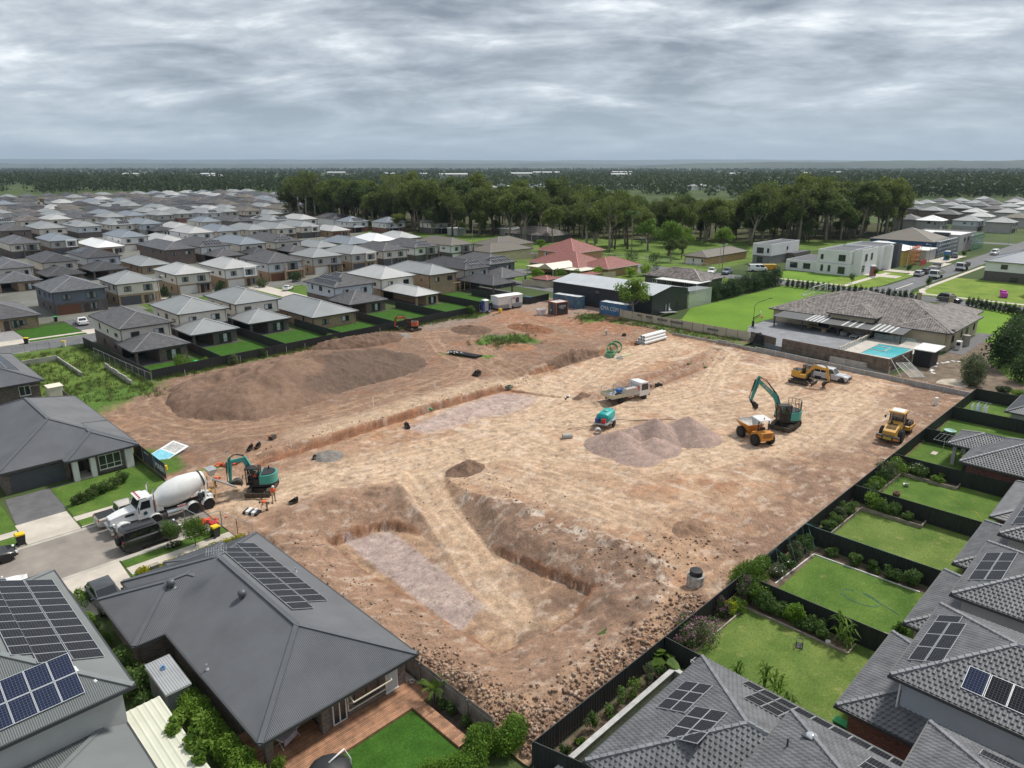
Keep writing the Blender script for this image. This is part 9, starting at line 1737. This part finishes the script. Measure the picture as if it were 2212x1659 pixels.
 solo('low_table',m,[FRAMEW],'low pale table between the grey terrace seats','table',(147.8,50.2,1.0),R(90)); m=MB(); m.box(-2.6,-.6,.72,2.6,.6,.8)
 for a_ in(-2.3,2.3): m.box(a_-.1,-.5,0,a_+.1,.5,.72)
 solo('long_table',m,[mat('pale timber',(.42,.33,.20),.8,.1)],'long timber table under the verandah roof','table',(149.6,58.4,1.0),R(60))
 t=thing('bicycle','bicycle leaning on the wall at the left end of the verandah','bicycle',(150.6,64.8,1.0),R(-70))
 for x in(-.52,.52): m=MB(); m.tube([(x+.33*math.cos(a),0,.33+.33*math.sin(a)) for a in np.linspace(0,6.3,17)],.025,5); part('wheel',m,[BLK],t)
 m=MB(); [m.bar(a,b,.035) for a,b in(((-.52,0,.33),(-.15,0,.85)),((-.15,0,.8),(.38,0,.82)),((0,0,.3),(.38,0,.8)),((-.15,0,.85),(0,0,.3)),((.38,0,.85),(.52,0,.33)),((-.52,0,.33),(0,0,.3)))]; part('frame',m,[FRAMED],t); m=MB(); m.bar((-.28,0,.95),(.0,0,.95),.1,.05); part('saddle',m,[BLK],t); m=MB(); m.bar((.36,-.28,.98),(.36,.28,.98),.03); part('handlebar',m,[BLK],t)
 t=thing('basketball_hoop','black basketball post with white backboard and curved lamp arm at the terrace corner','basketball hoop',(143.3,69.6,.3),R(-60)); m=MB(); m.box(-.25,-.25,0,.25,.25,1.9); m.bar((0,0,1.9),(.0,0,2.8),.18); m.bar((0,0,2.6),(1.3,0,3.4),.14); m.bar((0,0,2.2),(1.2,0,3.0),.1); m.tube([(0,0,2.8),(0,0,5.2),(.5,0,5.9),(2.9,0,7.0)],.05,6); m.cbox((3.1,0,7.0),(.5,.25,.12)); part('post',m,[BLK],t); m=MB(); m.box(1.3,-.9,2.8,1.36,.9,4.0); part('backboard',m,[FRAMEW],t); m=MB(); m.box(1.365,-.82,2.88,1.37,.82,3.92); part('backboard_glass',m,[mat('grey green glass',(.2,.26,.25),.1)],t); m=MB(); m.tube([(1.62+.23*math.cos(a),.23*math.sin(a),3.0) for a in np.linspace(0,6.3,15)],.02,5); m.lathe([(.22,3.0),(.14,2.6)],(1.62,0,0),10); part('rim',m,[OM],t)
 t=thing('soccer_goal','white framed soccer goal with net at the far end of the green lawn','goal',(0,0,0)); m=MB(); A,B,h=Vector((194.5,78.2,0)),Vector((203.4,77.9,0)),Vector((0,0,2.7)); bk=Vector((-1.0,2.8,0))
 for a,b in((A,A+h),(B,B+h),(A+h,B+h),(A,A+bk),(B,B+bk),(A+bk,B+bk),(A+h,A+bk),(B+h,B+bk)): m.bar(a+Vector((0,0,.05)),b+Vector((0,0,.05)),.16)
 part('frame',m,[FRAMEW],t); m=MB(); m.quad(A+h,B+h,B+bk,A+bk); m.add([A,A+h,A+bk],[(0,1,2)]); m.add([B,B+h,B+bk],[(0,1,2)]); part('net',m,[MESHM],t)
 m=MB()
 for p,q in(((207.6,56.0),(208.2,55.0)),((209.0,48.9),(209.5,47.8))): m.box(p[0],q[1],0,q[0],p[1],2.3)
 solo('gate_pier',m,[mat('tan pier',(.40,.33,.24),.85,.08)],'pair of tan rendered gate piers behind the bungalow','gate pier'); m=MB()
 for k in range(22): m.bar((208.1+.045*k,54.9-.27*k,.1),(208.1+.045*k,54.9-.27*k,1.7),.05)
 m.bar((208.1,54.9,1.65),(209.1,49,1.65),.07); m.bar((208.1,54.9,.2),(209.1,49,.2),.07); solo('gate',m,[GALV],'white barred driveway gate between the tan piers','gate')
 Rw=WALL['orange']; t=thing('house','orange brick two-storey house under a red tiled roof in the middle distance','house'); hipblock(t,188.5,158.6,206,176.4,5.7,24,'red',Rw,.6,gm=FASCL); hipblock(t,178.0,147.5,195,170.5,2.85,24,'red',Rw,.6,name='lower_roof',wname='lower_wall',gm=FASCL); hipblock(t,182.5,139,200,152,2.85,22,'red',Rw,.6,name='side_roof',wname='side_wall',gm=FASCL)
 for y,w in((172,1.6),(168.5,.8),(163,2.0)): window(t,189.1,y,3.7,w,1.3,'w','wb')
 t=thing('pergola','cream striped gable pergola on arched posts before the red tiled house','pergola'); m=MB(); CRM=mat('cream pergola sheet',(.66,.62,.52),.6,.04); m.add([(168.6,150.2,2.9),(168.6,157.0,2.9),(180.4,157.0,2.9),(180.4,150.2,2.9),(168.6,153.6,4.5),(180.4,153.6,4.5)],[(0,4,5,3),(4,1,2,5)]); m.box(170.6,157.2,2.6,181,164,2.72); m.box(173,142.6,2.6,182,150,2.72); part('roof',m,[CRM],t); m=MB(); m.add([(168.58,150.2,2.9),(168.58,157,2.9),(168.58,153.6,4.5)],[(2,1,0)]); part('gable',m,[WALL['beige']],t)
 for x,y in((168.7,150.3),(168.7,156.9),(170.8,163.7),(173.2,142.8),(173.2,147)): m=MB(); m.bar((x,y,0),(x,y,2.75),.16); part('post',m,[CRM],t)
 for i,(x0,y0,x1,y1) in enumerate(((153.8,139.2,160.5,146),(165,136.6,176.4,141))): t=thing('garden_shed',f'red roofed cream garden shed behind the dark shed, {("left","right")[i]} one','shed'); hipblock(t,x0,y0,x1,y1,2.3,14,'terra' if 0 else 'red',WALL['beige'],.3)
 for lab,pts in (('cream steel fence behind the black fence yards, left of the dark shed',[(151.8,147.5),(152.6,146),(157,139.5),(158,128)]),('tan block wall with hedge by the red roofed sheds',[(160.8,146),(178,140),(185,138)]),('long cream fence before the mottled tile house',[(186,195),(203.6,190.4),(206,178)])): steel_fence(pts,1.9,lab,TANF,fine=False,name='cream_fence')
 for lab,x0,y0,x1,y1,ze,st,wl in (('low house with mottled grey tiled roof behind the cream fence',186.5,198,210,212,2.9,'mixed','beige'),('second mottled roofed wing house behind the first, farther back',204,212,226,228,2.9,'mixed','beige'),('brown tiled brick cottage among the trees',250,226,268,256,3.0,'brownt','dkbrick'),('dark brown tiled house with white awning behind the dark shed',180,104,193,124,2.9,'brownt','dkbrick'),('low brick house with mottled tiles and twin white garage doors',231,132,262,142,2.9,'mixed','orange'),('two-storey house with grey roof and brick base at the far right edge',262,28,283,53.5,6.0,'steel','dkbrick')):
  t=thing('house',lab,'house'); hipblock(t,x0,y0,x1,y1,ze,20,st,WALL[wl],.5)
  if ze>5: walls(t,x0+.46,y0+.46,x1-.46,y1-.46,3.0,5.8,WALL['white'],'upper_wall'); window(t,x0+4,y1-.5,.9,1,1,'n','d'); [window(t,x0+.46,y,z_,w_,1.3,'w','d') for y,z_,w_ in((48,3.9,1.8),(40,3.9,1.8),(45,.3,1.9))]
  else: [window(t,x0+.5,y0+(y1-y0)*f,.9,1.6,1.2,'w','w') for f in(.25,.55,.8)]
  if y0==132: [part('garage_door',MB().box(231.35,y,0,231.45,y+3,2.2),[GAR['white']],t) for y in(134.5,138)]
 m=MB(); m.box(176,103,2.7,184,117,2.85); t=solo('patio_roof',m,[MATS['white sheet roof']],'long flat white patio roof between the dark shed and brown tiles','patio roof'); m=MB(); [m.box(x,y,0,x+.1,y+.1,2.7) for x in(176.3,183.6) for y in(103.3,116.6)]; part('posts',m,[FRAMEW],t)
 for lab,x,y,w,d,h in (('long white roofed farm shed before the dark trees',262,262,26,9,3.4),('grey walled shed at the edge of the dark trees',244,284,12,8,3.4)): t=thing('farm_shed',lab,'shed'); walls(t,x,y,x+w*.5,y+d,0,h,WALL['grey']); m=MB(); m.box(x-.4,y-.4,h,x+w*.5+.4,y+d+.4,h+.2); part('roof',m,[MATS['white sheet roof']],t)
 WR=mat('bright white render',(.70,.70,.69),.8,.03,.5); DKR=mat('dark flat roof',(.07,.075,.085),.6,.08); GD=mat('grey render dark',(.20,.20,.20),.8,.06)
 def cube(lab,blocks,wins,roofm=DKR):
  t=thing('house',lab,'house')
  for x0,y0,x1,y1,z0,z1,m_ in blocks:
   walls(t,x0,y0,x1,y1,z0,z1,m_); m=MB(); m.box(x0+.25,y0+.25,z1+.004,x1-.25,y1-.25,z1+.03); part('flat_roof',m,[roofm],t)
   if z1>5: m=MB(); [m.box(*q) for q in((x0,y0,z1,x1,y0+.22,z1+.5),(x0,y1-.22,z1,x1,y1,z1+.5),(x0,y0+.22,z1,x0+.22,y1-.22,z1+.5),(x1-.22,y0+.22,z1,x1,y1-.22,z1+.5))]; part('parapet',m,[m_],t)
  for x,y,z,w,h,f in wins: window(t,x,y,z,w,h,f,'d')
  return t
 cube('white cube house with dark flat roof and grey base beside the van',((249,116.8,272,124,3.2,6.9,WR),(249.2,117,266,123.8,0,3.2,GD),(262,113.8,276,117,0,3.4,WALL['dkbrick'])),((249,121,4.0,2.6,2.0,'w'),(249.2,121,.7,2.2,2.0,'w'),(249,118,4.3,.8,1.6,'w'),(262,116.8,4.6,1.2,1.2,'s')))
 cube('large white rendered house with black windows on the street corner',((242,97.2,262,107.8,0,3.6,WR),(241,86,258,97,0,3.6,WR),(241.5,86.6,262,97,3.6,7.4,WR),(243.5,83.6,258,86,0,7.9,WR)),((242,105,1,2.6,1.8,'w'),(242,100.5,1,2.4,1.8,'w'),(241,95,1,.8,2,'w'),(241,92.6,1,.8,2,'w'),(241,88.6,.6,2.2,2.2,'w'),(241.5,95.5,4.8,.9,1.5,'w'),(241.5,89,4.6,2.2,2,'w'),(246,83.6,1.2,2,2,'s'),(252.5,83.6,4.6,1.6,2.2,'s'),(247.5,83.6,4.6,2,2.2,'s')))
 cube('white house with dark framed balconies next to the large white one',((262.5,84,277,96,0,7.6,WR),(266,82,268,84,0,7.8,WR),(273.5,82,276.8,84,0,7.8,DKR)),((270.5,84,4.2,3.2,2.4,'s'),(270.5,84,.3,3.2,2.4,'s')))
 t=thing('unfinished_house','house being built with white roof, yellow wall wrap and orange scaffold','house'); hipblock(t,279,82,296,102,5.4,15,'white',mat('yellow wall wrap',(.62,.48,.10),.7,.06),.5)
 t=thing('garage_building','white skillion roofed grey garage beside the yellow wrapped house','garage'); walls(t,299,80,311,97,0,4.0,WALL['grey']); m=MB(); m.box(298.5,79.5,4.0,311.5,97.5,4.3); part('roof',m,[MATS['white sheet roof']],t)
 t=thing('unfinished_house','house being built with mottled tiled roof and blue scaffold mesh','house'); hipblock(t,314,82,338,106,6.0,20,'mixed',mat('blue scaffold mesh',(.03,.08,.17),.8,.1),.4)
 cube('long white flat roofed two-storey house behind green scaffold mesh',((342,80,368,100,0,6.6,WALL['grey']),(341,84,344,90,0,7.2,DKR)),((350,80,4,2,1.6,'s'),(356,80,4,2,1.6,'s')),MATS['white sheet roof'])
 def scaff(lab,x0,y0,x1,y1,h,c,net=None):
  t=thing('scaffold',lab,'scaffold'); m=MB(); n=max(1,int(math.hypot(x1-x0,y1-y0)/2.2))
  for k in range(n+1):
   x,y=x0+(x1-x0)*k/n,y0+(y1-y0)*k/n; m.bar((x,y,0),(x,y,h),.12); m.bar((x,y-1,0),(x,y-1,h),.12)
  for z in np.arange(1.6,h,1.6): m.bar((x0,y0,z),(x1,y1,z),.1); m.bar((x0,y0-1,z+.5),(x1,y1-1,z+.5),.1); m.bar((x0,y0-.5,z),(x1,y1-.5,z),.9,.08)
  part('tubes',m,[c],t)
  if net: m=MB(); m.quad((x0,y0-1.1,0),(x1,y1-1.1,0),(x1,y1-1.1,h),(x0,y0-1.1,h)); part('net',m,[net],t)
 scaff('orange scaffold tower at the yellow wrapped house',281,80.5,290,80.5,7,COR); scaff('steel scaffold round the blue meshed house',313,80.5,338,80.5,7.5,GALV); scaff('scaffold with green mesh on the long white house',352,78.5,371,78.5,7,GALV,alphaglass('green scaffold net',(.03,.22,.14),.6)); scaff('tall scaffold at the right edge with site signs',231,33,240,38,6.5,mat('rusty tube',(.22,.15,.12),.7,.2)); scaff('second scaffold bay behind it at the right edge',238,31,248,34,7.5,MATS['rusty tube'])
 m=MB(); m.cbox((0,0,.8),(2.6,1.6,1.2)); m.cbox((.3,.2,1.6),(1.4,1.0,.6),0,.5); solo('wrapped_pallet',m,[mat('magenta wrap',(.55,.06,.42),.5,.15,1)],'magenta wrapped building pallet at the right hand building plot','pallet',(230.4,41,0),.3); m=MB(); m.box(285,77.6,0,292,77.7,1.8); solo('site_hoarding',m,[mat('red banner',(.45,.05,.05),.7,.1)],'red hoarding banner before the orange scaffold','hoarding')
 pos=[(449,126.8,'slate','grey'),(447.9,115,'white','grey'),(461,100,'mid','bluew'),(460,84,'mid','grey'),(516.6,124.2,'dark','brown'),(554,144,'mid','brown'),(563,160,'dark','brown'),(552,118,'light','greyb'),(562,102,'mid','grey'),(600,138,'mid','brown'),(604,118,'dark','grey'),(610,100,'light','white'),(643,182,'mid','white'),(667,180,'mid','cream'),(713,182,'slate','cream'),(687,165,'dark','cream'),(728,170,'mid','white'),(690,150,'mid','white'),(683,134,'dark','cream'),(700,118,'light','white'),(640,155,'mid','cream'),(645,136,'slate','grey'),(650,118,'mid','white'),(735,150,'dark','cream'),(740,132,'mid','cream'),(745,114,'light','white'),(505,104,'light','white'),(508,86,'mixed','grey'),(520,70,'terra','white'),(565,84,'terra','terra' if 0 else 'orange'),(612,82,'mid','white'),(655,98,'dark','cream'),(700,98,'mid','white'),(470,66,'terra','orange'),(760,95,'mid','white'),(790,140,'dark','cream'),(785,165,'mid','white')]
 for i,(x,y,ro,wl) in enumerate(pos): est_house(x,y,14,13.5,ro,wl,wl if wl!='bluew' else 'grey',f"{TCOL[ro]} roofed house, {WCOL[wl]} walls, {ORD[i%20]} from front, {'first' if i<20 else 'second'} lot beyond trees",front='s' if i<5 else 'n',detail=1 if i<12 else 0,group='houses far right beyond the trees',name='house')
mid()
# ================================================================ trees, far country, air
TENS=['','','twenty','thirty','forty','fifty','sixty','seventy','eighty']
def ordw(k): return ORD[k] if k<20 else ((TENS[(k+1)//10]+'-'+ORD[(k+1)%10-1]) if (k+1)%10 else {30:'thirtieth',40:'fortieth',50:'fiftieth',60:'sixtieth',70:'seventieth',80:'eightieth'}[k+1])
def trees():
 r=random.Random(12); front=[(236,446),(244,350),(246,298),(266,258),(292,212),(304,162),(320,148),(374,133),(432,126)]
 L=[0]
 for a,b in zip(front[:-1],front[1:]): L.append(L[-1]+math.hypot(b[0]-a[0],b[1]-a[1]))
 def at(s):
  for i in range(len(L)-1):
   if s<=L[i+1] or i==len(L)-2: f=(s-L[i])/(L[i+1]-L[i]); a,b=front[i],front[i+1]; return a[0]+(b[0]-a[0])*f,a[1]+(b[1]-a[1])*f
 rows=(('front',0,9.5),('second',16,9.0),('third',34,9.5),('fourth',54,10.5),('back',78,12))
 for ri,(rn,dp,st) in enumerate(rows):
  s=4; k=0
  while s<L[-1]-4:
   x,y=at(s); off=dp+r.uniform(-7,7); x+=off*.72; y+=off*.72; gap=abs(s-250)<8 and ri<2
   if not gap:
    h=r.uniform(.92,1.58)*(.74 if 170<y<268 else 1.0); v='thin%d'%r.randrange(3) if (ri==0 and r.random()<.35) else ('dk%d'%r.randrange(4) if r.random()<(.55 if s<190 else .28) else 'gum%d'%r.randrange(7))
    tree('gum_tree',f"{'thin pale' if v[0]=='t' else ('dark' if v[0]=='d' else 'green')} gum tree, {ordw(k)} from left in the {rn} row of the tree belt",(x,y,0),v,h,r.uniform(0,6.28),'trees of the belt',h*r.uniform(.92,1.12)); k+=1
   s+=st*r.uniform(.75,1.25)
 sheet('bushland_floor',[(212,432),(226,350),(250,288),(292,205),(330,158),(380,121),(430,112),(520,190),(480,260),(400,400),(330,520)],.02,grassmat('leaf litter',(.045,.050,.022),(.085,.085,.036),.08,(.14,.11,.06),.5))
 for k in range(20): x,y=r.uniform(238,306),r.uniform(172,250); tree('gum_tree',f'gum tree between the red roofed house and the belt, {ordw(k)} of the scattered group',(x,y,0),r.choice(['thin0','gum1','gum3','dk1','gum6','thin2']),r.uniform(.85,1.3),k,'gums behind the red roofed house')
 for k in range(80):
  s=6+k*(L[-1]-12)/79; x,y=at(s); x+=r.uniform(-4,22); y+=r.uniform(-4,22); tree('understorey_tree',f'low leafy tree under the tall gums, {ordw(k)} from left',(x,y,0),r.choice(['dk0','dk1','bright0','gum1']),r.uniform(.5,.95),r.uniform(0,6),'low trees under the belt')
 tree('tree','round bright green tree on the grass beyond the brown tiled house',(247,158.5,0),'bright0',1.35); tree('tree','smaller bright tree beside the round green one on the grass',(259.5,159.5,0),'bright1',1.0,1.0); tree('tree','light green spreading tree before the dark belt, left of the round one',(258,176,0),'bright1',1.25,2); tree('tree','bushy tree on grass near the low brick house',(276,150,0),'bright0',1.0,3)
 tree('tree','leafy tree growing through the sand coloured fence before the dark shed',(135.6,95.6,.4),'bright1',.86,.4); bush('fence_bush','leafy bush at the foot of the tree by the sand coloured fence','bush',(135.0,94.8,.4),clump(np.random.default_rng(3),0,0,.8,1.4,1.2,.8,7),1500,.2,'shrub',4)
 for k,(x,y,v,sc) in enumerate(((262,248,'dk2',.75),(274,240,'gum2',.9),(248,272,'dk1',.8),(240,300,'dk3',.7),(228,312,'gum4',.6),(231,147,'dk0',.5),(243,150,'dk2',.45),(296,560,'thin0',.8),(239,182,'thin1',1.15),(236.5,192,'thin0',1.25),(268,195,'gum3',1.1),(240,283,'thin2',1.2),(258,272,'gum5',1.25),(299,256,'thin1',1.2),(222,205,'bright0',.5))): tree('tree',f'tree standing apart before the belt, {ordw(k)} of the loose trees from the middle outward',(x,y,0),v,sc,k)
 frond_palm('tall_palm','tall slender palm with drooping fronds before the dark tree belt',(243.5,174,0),15.5,22,4.2,'palm' if 0 else 'shrub',2,droop=1.5)
 for k in range(13): tree('conifer',f'dense dark conifer in the tall hedge beside the lawn, {ordw(k)} from left',(169.5+3.1*k+r.uniform(-.3,.3),94.6+r.uniform(-.4,.4),0),'con%d'%(k%3),r.uniform(.98,1.14),k,'conifers of the tall hedge')
 for k in range(25): f=k/24; tree('small_conifer',f'small conifer in the row along the road behind the lawn, {ordw(k)} from left',(206+2.2*f,90.5-34.5*f,0),'col%d'%(k%3),r.uniform(.95,1.2),k,'small conifers along the road')
 for k in range(13): f=k/12; tree('small_conifer',f'small conifer right of the tiled gateway, {ordw(k)} from left',(209.6-6.5*f,44.5-13*f,0),'col%d'%(k%3),r.uniform(1,1.2),k,'small conifers right of the gateway')
 for lab,x,y,v,sc in (('big dark conifer bush right of the black cubby',146,24.5,'con0',1.55),('second big dark conifer behind the first at the right edge',153,24,'con1',1.6),('dark conifer at the right edge beside the lawn',162,25,'con2',1.45),('dark conifer farther along the right edge',170,27,'con0',1.3),('low dark conifer by the far fence corner',139,20,'con1',1.1)): tree('conifer',lab,(x,y,0),v,sc,x)
 bush('grey_bush','grey green feathery bush growing at the retaining wall end','bush',(132,25.6,0),clump(np.random.default_rng(8),0,0,2.3,2.4,2.2,2.2,11)+[(0,0,2,1.6,1.6,2)],6500,.24,'olive',9,stem=[([(0,0,0),(.5,.3,2)],[.15,.06]),([(0,0,0),(-.6,.2,2)],[.12,.05])])
 for k,(x,y,h,rx,lf) in enumerate(((127.5,17,1.8,1.8,'bright'),(132,15.5,2.2,2.2,'bright'),(137,15,2.0,2.0,'shrub'),(129,20.5,1.2,1.2,'olive'))): bush('creeper_bush',f'bright leafy bush beyond the far fence corner, {ORD[k]} from left','bush',(x,y,0),clump(np.random.default_rng(90+k),0,0,h*.5,rx,rx,h*.5,8),1800,.26,lf,95+k)
 for k,(x,y,h,rx,lf,lab) in enumerate(((43.6,124.4,3.2,1.4,'bright','leafy young tree in the yard of the first black fence house'),(111.2,125.0,2.3,.8,'bright','upright leafy shrub before the black fence beside the portable toilet'),(73.5,125.2,1.6,1.2,'bright','leafy shrub leaning over the black fence by the single-storey house'),(51.6,122.1,1.8,.9,'olive','grey green wispy shrub before the black fence'),(57.5,122.7,1.9,.35,'shrub','narrow climber on the black fence'),(47.8,125,1.4,.8,'bright','low bright shrub in the first black fence yard'))): bush('fence_shrub',lab,'shrub',(x,y,0),clump(np.random.default_rng(140+k),0,0,h*.58,rx,rx,h*.42,8),1500,.2,lf,150+k,stem=[([(0,0,0),(0,0,h*.6)],[.06,.03])])
 for k,(x,y) in enumerate(((172,142),(176,139),(180,141),(186,143),(190,136),(195,133),(168,147),(163,152),(205,186))): bush('garden_palm_shrub',f'golden green palm shrub round the red tiled house, {ORD[k]} of the group','shrub',(x,y,0),clump(np.random.default_rng(170+k),0,0,2,2,2,1.6,8),1100,.4,'lime' if k%3 else 'bright',180+k,'shrubs round the red tiled house')
 for k,(x,y) in enumerate(((206,147),(208,138),(96,200),(83,199),(108,203),(68,199))): bush('yard_shrub',('dark round tree by the road right of the red roofs','dark shrub beside the dark round tree','round silver green shrub before the brown garage','dark conifer shrub by the white box house','clipped shrub by the brown garage drive','green shrub by the tan brick house')[k],'shrub',(x,y,0),clump(np.random.default_rng(190+k),0,0,1.6 if k>1 else 3,1.5 if k>1 else 2.6,1.5 if k>1 else 2.6,1.5 if k>1 else 2.8,8),1300,.3,'olive' if k==2 else 'conif',200+k)
 for k,(x,y) in enumerate(((244,79),(262,74.5),(234,60.6),(226,79.5),(304,74),(322,73))): tree('street_tree',f'young street tree on the right hand verges, {ORD[k]} of the saplings outward from the corner',(x,y,0),'st1',1.1,k,'street saplings on the right')
 def lamp(lab,x,y,h,rz): t=thing('street_lamp',lab,'street lamp',(x,y,0),rz); m=MB(); m.tube([(0,0,0),(0,0,h-1),(.4,0,h-.3),(2.2,0,h)],[.1,.08,.06,.05],6); part('pole',m,[GALV],t); m=MB(); m.cbox((2.4,0,h),(.7,.28,.14)); part('lamp_head',m,[FRAMEW],t)
 for k,(x,y,h,a) in enumerate(((216,304,9,-45),(224,250,9,-30),(207,196,9,-60),(222,152,9,90),(222,122,9,-20),(268,77,7,-30),(392,72,8,-40),(64,196,7,-30),(146,205,8,-45),(296,78,7,160))): lamp('curved grey street lamp, '+('at the left edge of the dark trees','before the grey shed','beside the red tiled house','right of the red roofs','behind the conifer hedge','by the large white house','at the far right road','among second row houses','before the box window house','by the scaffolded houses')[k],x,y,h,R(a))
 for lab,x,y,h in (('timber power pole beside the conifer hedge and grey utility',207.5,113,11),('tall lattice like pole in the far estate, left one',206,800,17),('tall pole in the far estate, right one',197,752,19),('slim timber pole on the grass beside the mottled roofs',241,232,9)):
  t=thing('power_pole',lab,'power pole',(x,y,0)); m=MB(); m.cyl((0,0,0),(0,0,h),.16,.12,8); part('pole',m,[mat('pole timber',(.24,.22,.18),.9,.15)],t)
  m=MB(); m.bar((-1.1,0,h-.5),(1.1,0,h-.5),.14); part('crossarm',m,[MATS['pole timber']],t)
 m=MB()
 for z in(.15,1.1): m.bar((226,186,z),(231,160,z),.07); m.bar((231,160,z),(228,128,z),.07)
 for k in range(27): f=k/26; y=186-58*f; x=226+5*f/.45 if f<.45 else 231-3*(f-.45)/.55; m.bar((x,y,0),(x,y,1.15),.07)
 solo('white_fence',m,[FRAMEW],'low white railing fence along the road before the green trees','fence')
 small_truck('white truck with red patterned side parked high in the far estate',(266,706,0),R(-40),WHITE_P,boxc=mat('red panel',(.55,.03,.03),.5),kind='tipper',scale=2.0)
def lw(l,d): return ((d+l)*.70711,(d-l)*.70711)
def far():
 g=np.random.default_rng(99); r=random.Random(5)
 def wood(name,n,d0,d1,l0,l1,hmin,hmax,q=12,size=5.2,mask=None):
  u=g.random(n); d=1/(1/d0+u*(1/d1-1/d0)); l=(l0+(l1-l0)*g.random(n))*d
  keep=np.ones(n,bool) if mask is None else mask(l,d); d,l=d[keep],l[keep]; n=len(d); h=(hmin+(hmax-hmin)*g.random(n))
  c=np.repeat(np.stack([(d+l)*.70711,(d-l)*.70711,h*.55],1),q,0); v=g.normal(size=(n*q,3)); v/=np.linalg.norm(v,axis=1)[:,None]; hh=np.repeat(h,q)[:,None]
  P=c+v*hh*np.array([[.42,.42,.46]]); tag(put(name,quads_mesh(name,leafquads(P,v,size*np.ones(n*q)*np.repeat(np.clip(d/1600,.75,2.2),q),g,.7),[LEAF['far']])),kind='stuff')
 clear=lambda l,d:(fbm(l/d*9,np.log(d)*4.2,1.0,3,7)>.40)
 wood('far_wood',5200,980,5200,-.80,-.10,11,19,12,5.0,clear); wood('far_wood',3800,900,5200,-.10,.34,11,19,12,5.0,clear); wood('far_wood',5200,760,5200,.30,.85,13,22,12,5.2,lambda l,d:(d>840+0*l)&(clear(l,d)|(d<2200)))
 wood('far_wood',3000,5200,11000,-.85,.85,14,24,6,9)
 ro=['dark','mid','light','slate','white','steel']
 for k in range(40):
  l=-70+k*10.5+r.uniform(-3,3); d=1130+r.uniform(-60,110); x,y=lw(l,d); a=r.choice(ro); w=r.choice(['white','cream','grey'])
  est_house(x,y,13,14,a,w,w,f'{TCOL[a]} roofed {WCOL[w]} house, {ordw(k)} from left in the suburb beyond the tree belt',detail=0,group='suburb beyond the tree belt')
 sh=[(-1080,2100,90,14),(-960,2350,120,12),(-820,2050,80,10),(-640,2700,150,14),(-420,2500,110,12),(-300,2400,160,12),(-170,2150,190,13),(30,2300,150,14),(120,2600,220,15),(330,2250,140,12),(430,2900,180,14),(760,2500,120,12),(1050,2700,150,12),(1300,3000,160,13)]
 for k,(l,d,w,h) in enumerate(sh):
  w*=.42; x,y=lw(l,d); t=thing('warehouse',f'pale industrial shed far off among the woods, {ORD[k]} from left','warehouse',(x,y,0),R(-45),'far industrial sheds'); walls(t,-w/2,-16,w/2,16,0,h+1,WALL['grey']); m=MB(); m.loft([[(-w/2-1,-17,h+1),(w/2+1,-17,h+1),(w/2+1,17,h+1),(-w/2-1,17,h+1)],[(-w/2-1,-1,h+4),(w/2+1,-1,h+4),(w/2+1,1,h+4),(-w/2-1,1,h+4)]]); part('roof',m,[mat('pale shed roof',(.52,.53,.53),.5,.05)],t)
 HILL=mat('wooded hill',(.040,.055,.030),.95,.25,.0012)
 for nm,d,l0,l1,f in (('hills',24000,-.95,.95,lambda u:200+190*fbm(u*3.1,u*0,1.0,5,3)-90*sstep(.0,.8,u)),('hills',8500,.05,.95,lambda u:(62+95*fbm(u*6,u*0,1.0,5,9))*sstep(.02,.35,u)),('hills',13000,-.95,.6,lambda u:60+90*fbm(u*5,u*0,1.0,5,15)),('hills',11500,.55,.95,lambda u:(150+80*fbm(u*8,u*0,1.0,5,19))*sstep(.60,.85,u))):
  u=np.linspace(l0,l1,240); v=np.linspace(0,1,9); U,V=np.meshgrid(u,v); D=d*(1+.16*V); Lt=U*d; Z=f(U)*np.sin(np.pi*np.clip(V,0,1))**.8-2; o=put(nm,gridmesh(nm,(D+Lt)*.70711,(D-Lt)*.70711,Z,[HILL],None,None,True)); tag(o,kind='structure')
trees(); far()
def haze():
 m=bpy.data.materials.new('haze'); m.use_nodes=True; nt=m.node_tree; nt.nodes.clear(); o=nt.nodes.new('ShaderNodeOutputMaterial'); v=nt.nodes.new('ShaderNodeVolumePrincipled'); v.inputs['Color'].default_value=(.60,.74,.90,1); v.inputs['Density'].default_value=4.6e-5; v.inputs['Anisotropy'].default_value=.1; nt.links.new(v.outputs[0],o.inputs['Volume'])
 b=MB().box(-33000,-33000,-4,33000,33000,520); tag(part('haze',b,[m],None),kind='stuff')
haze()
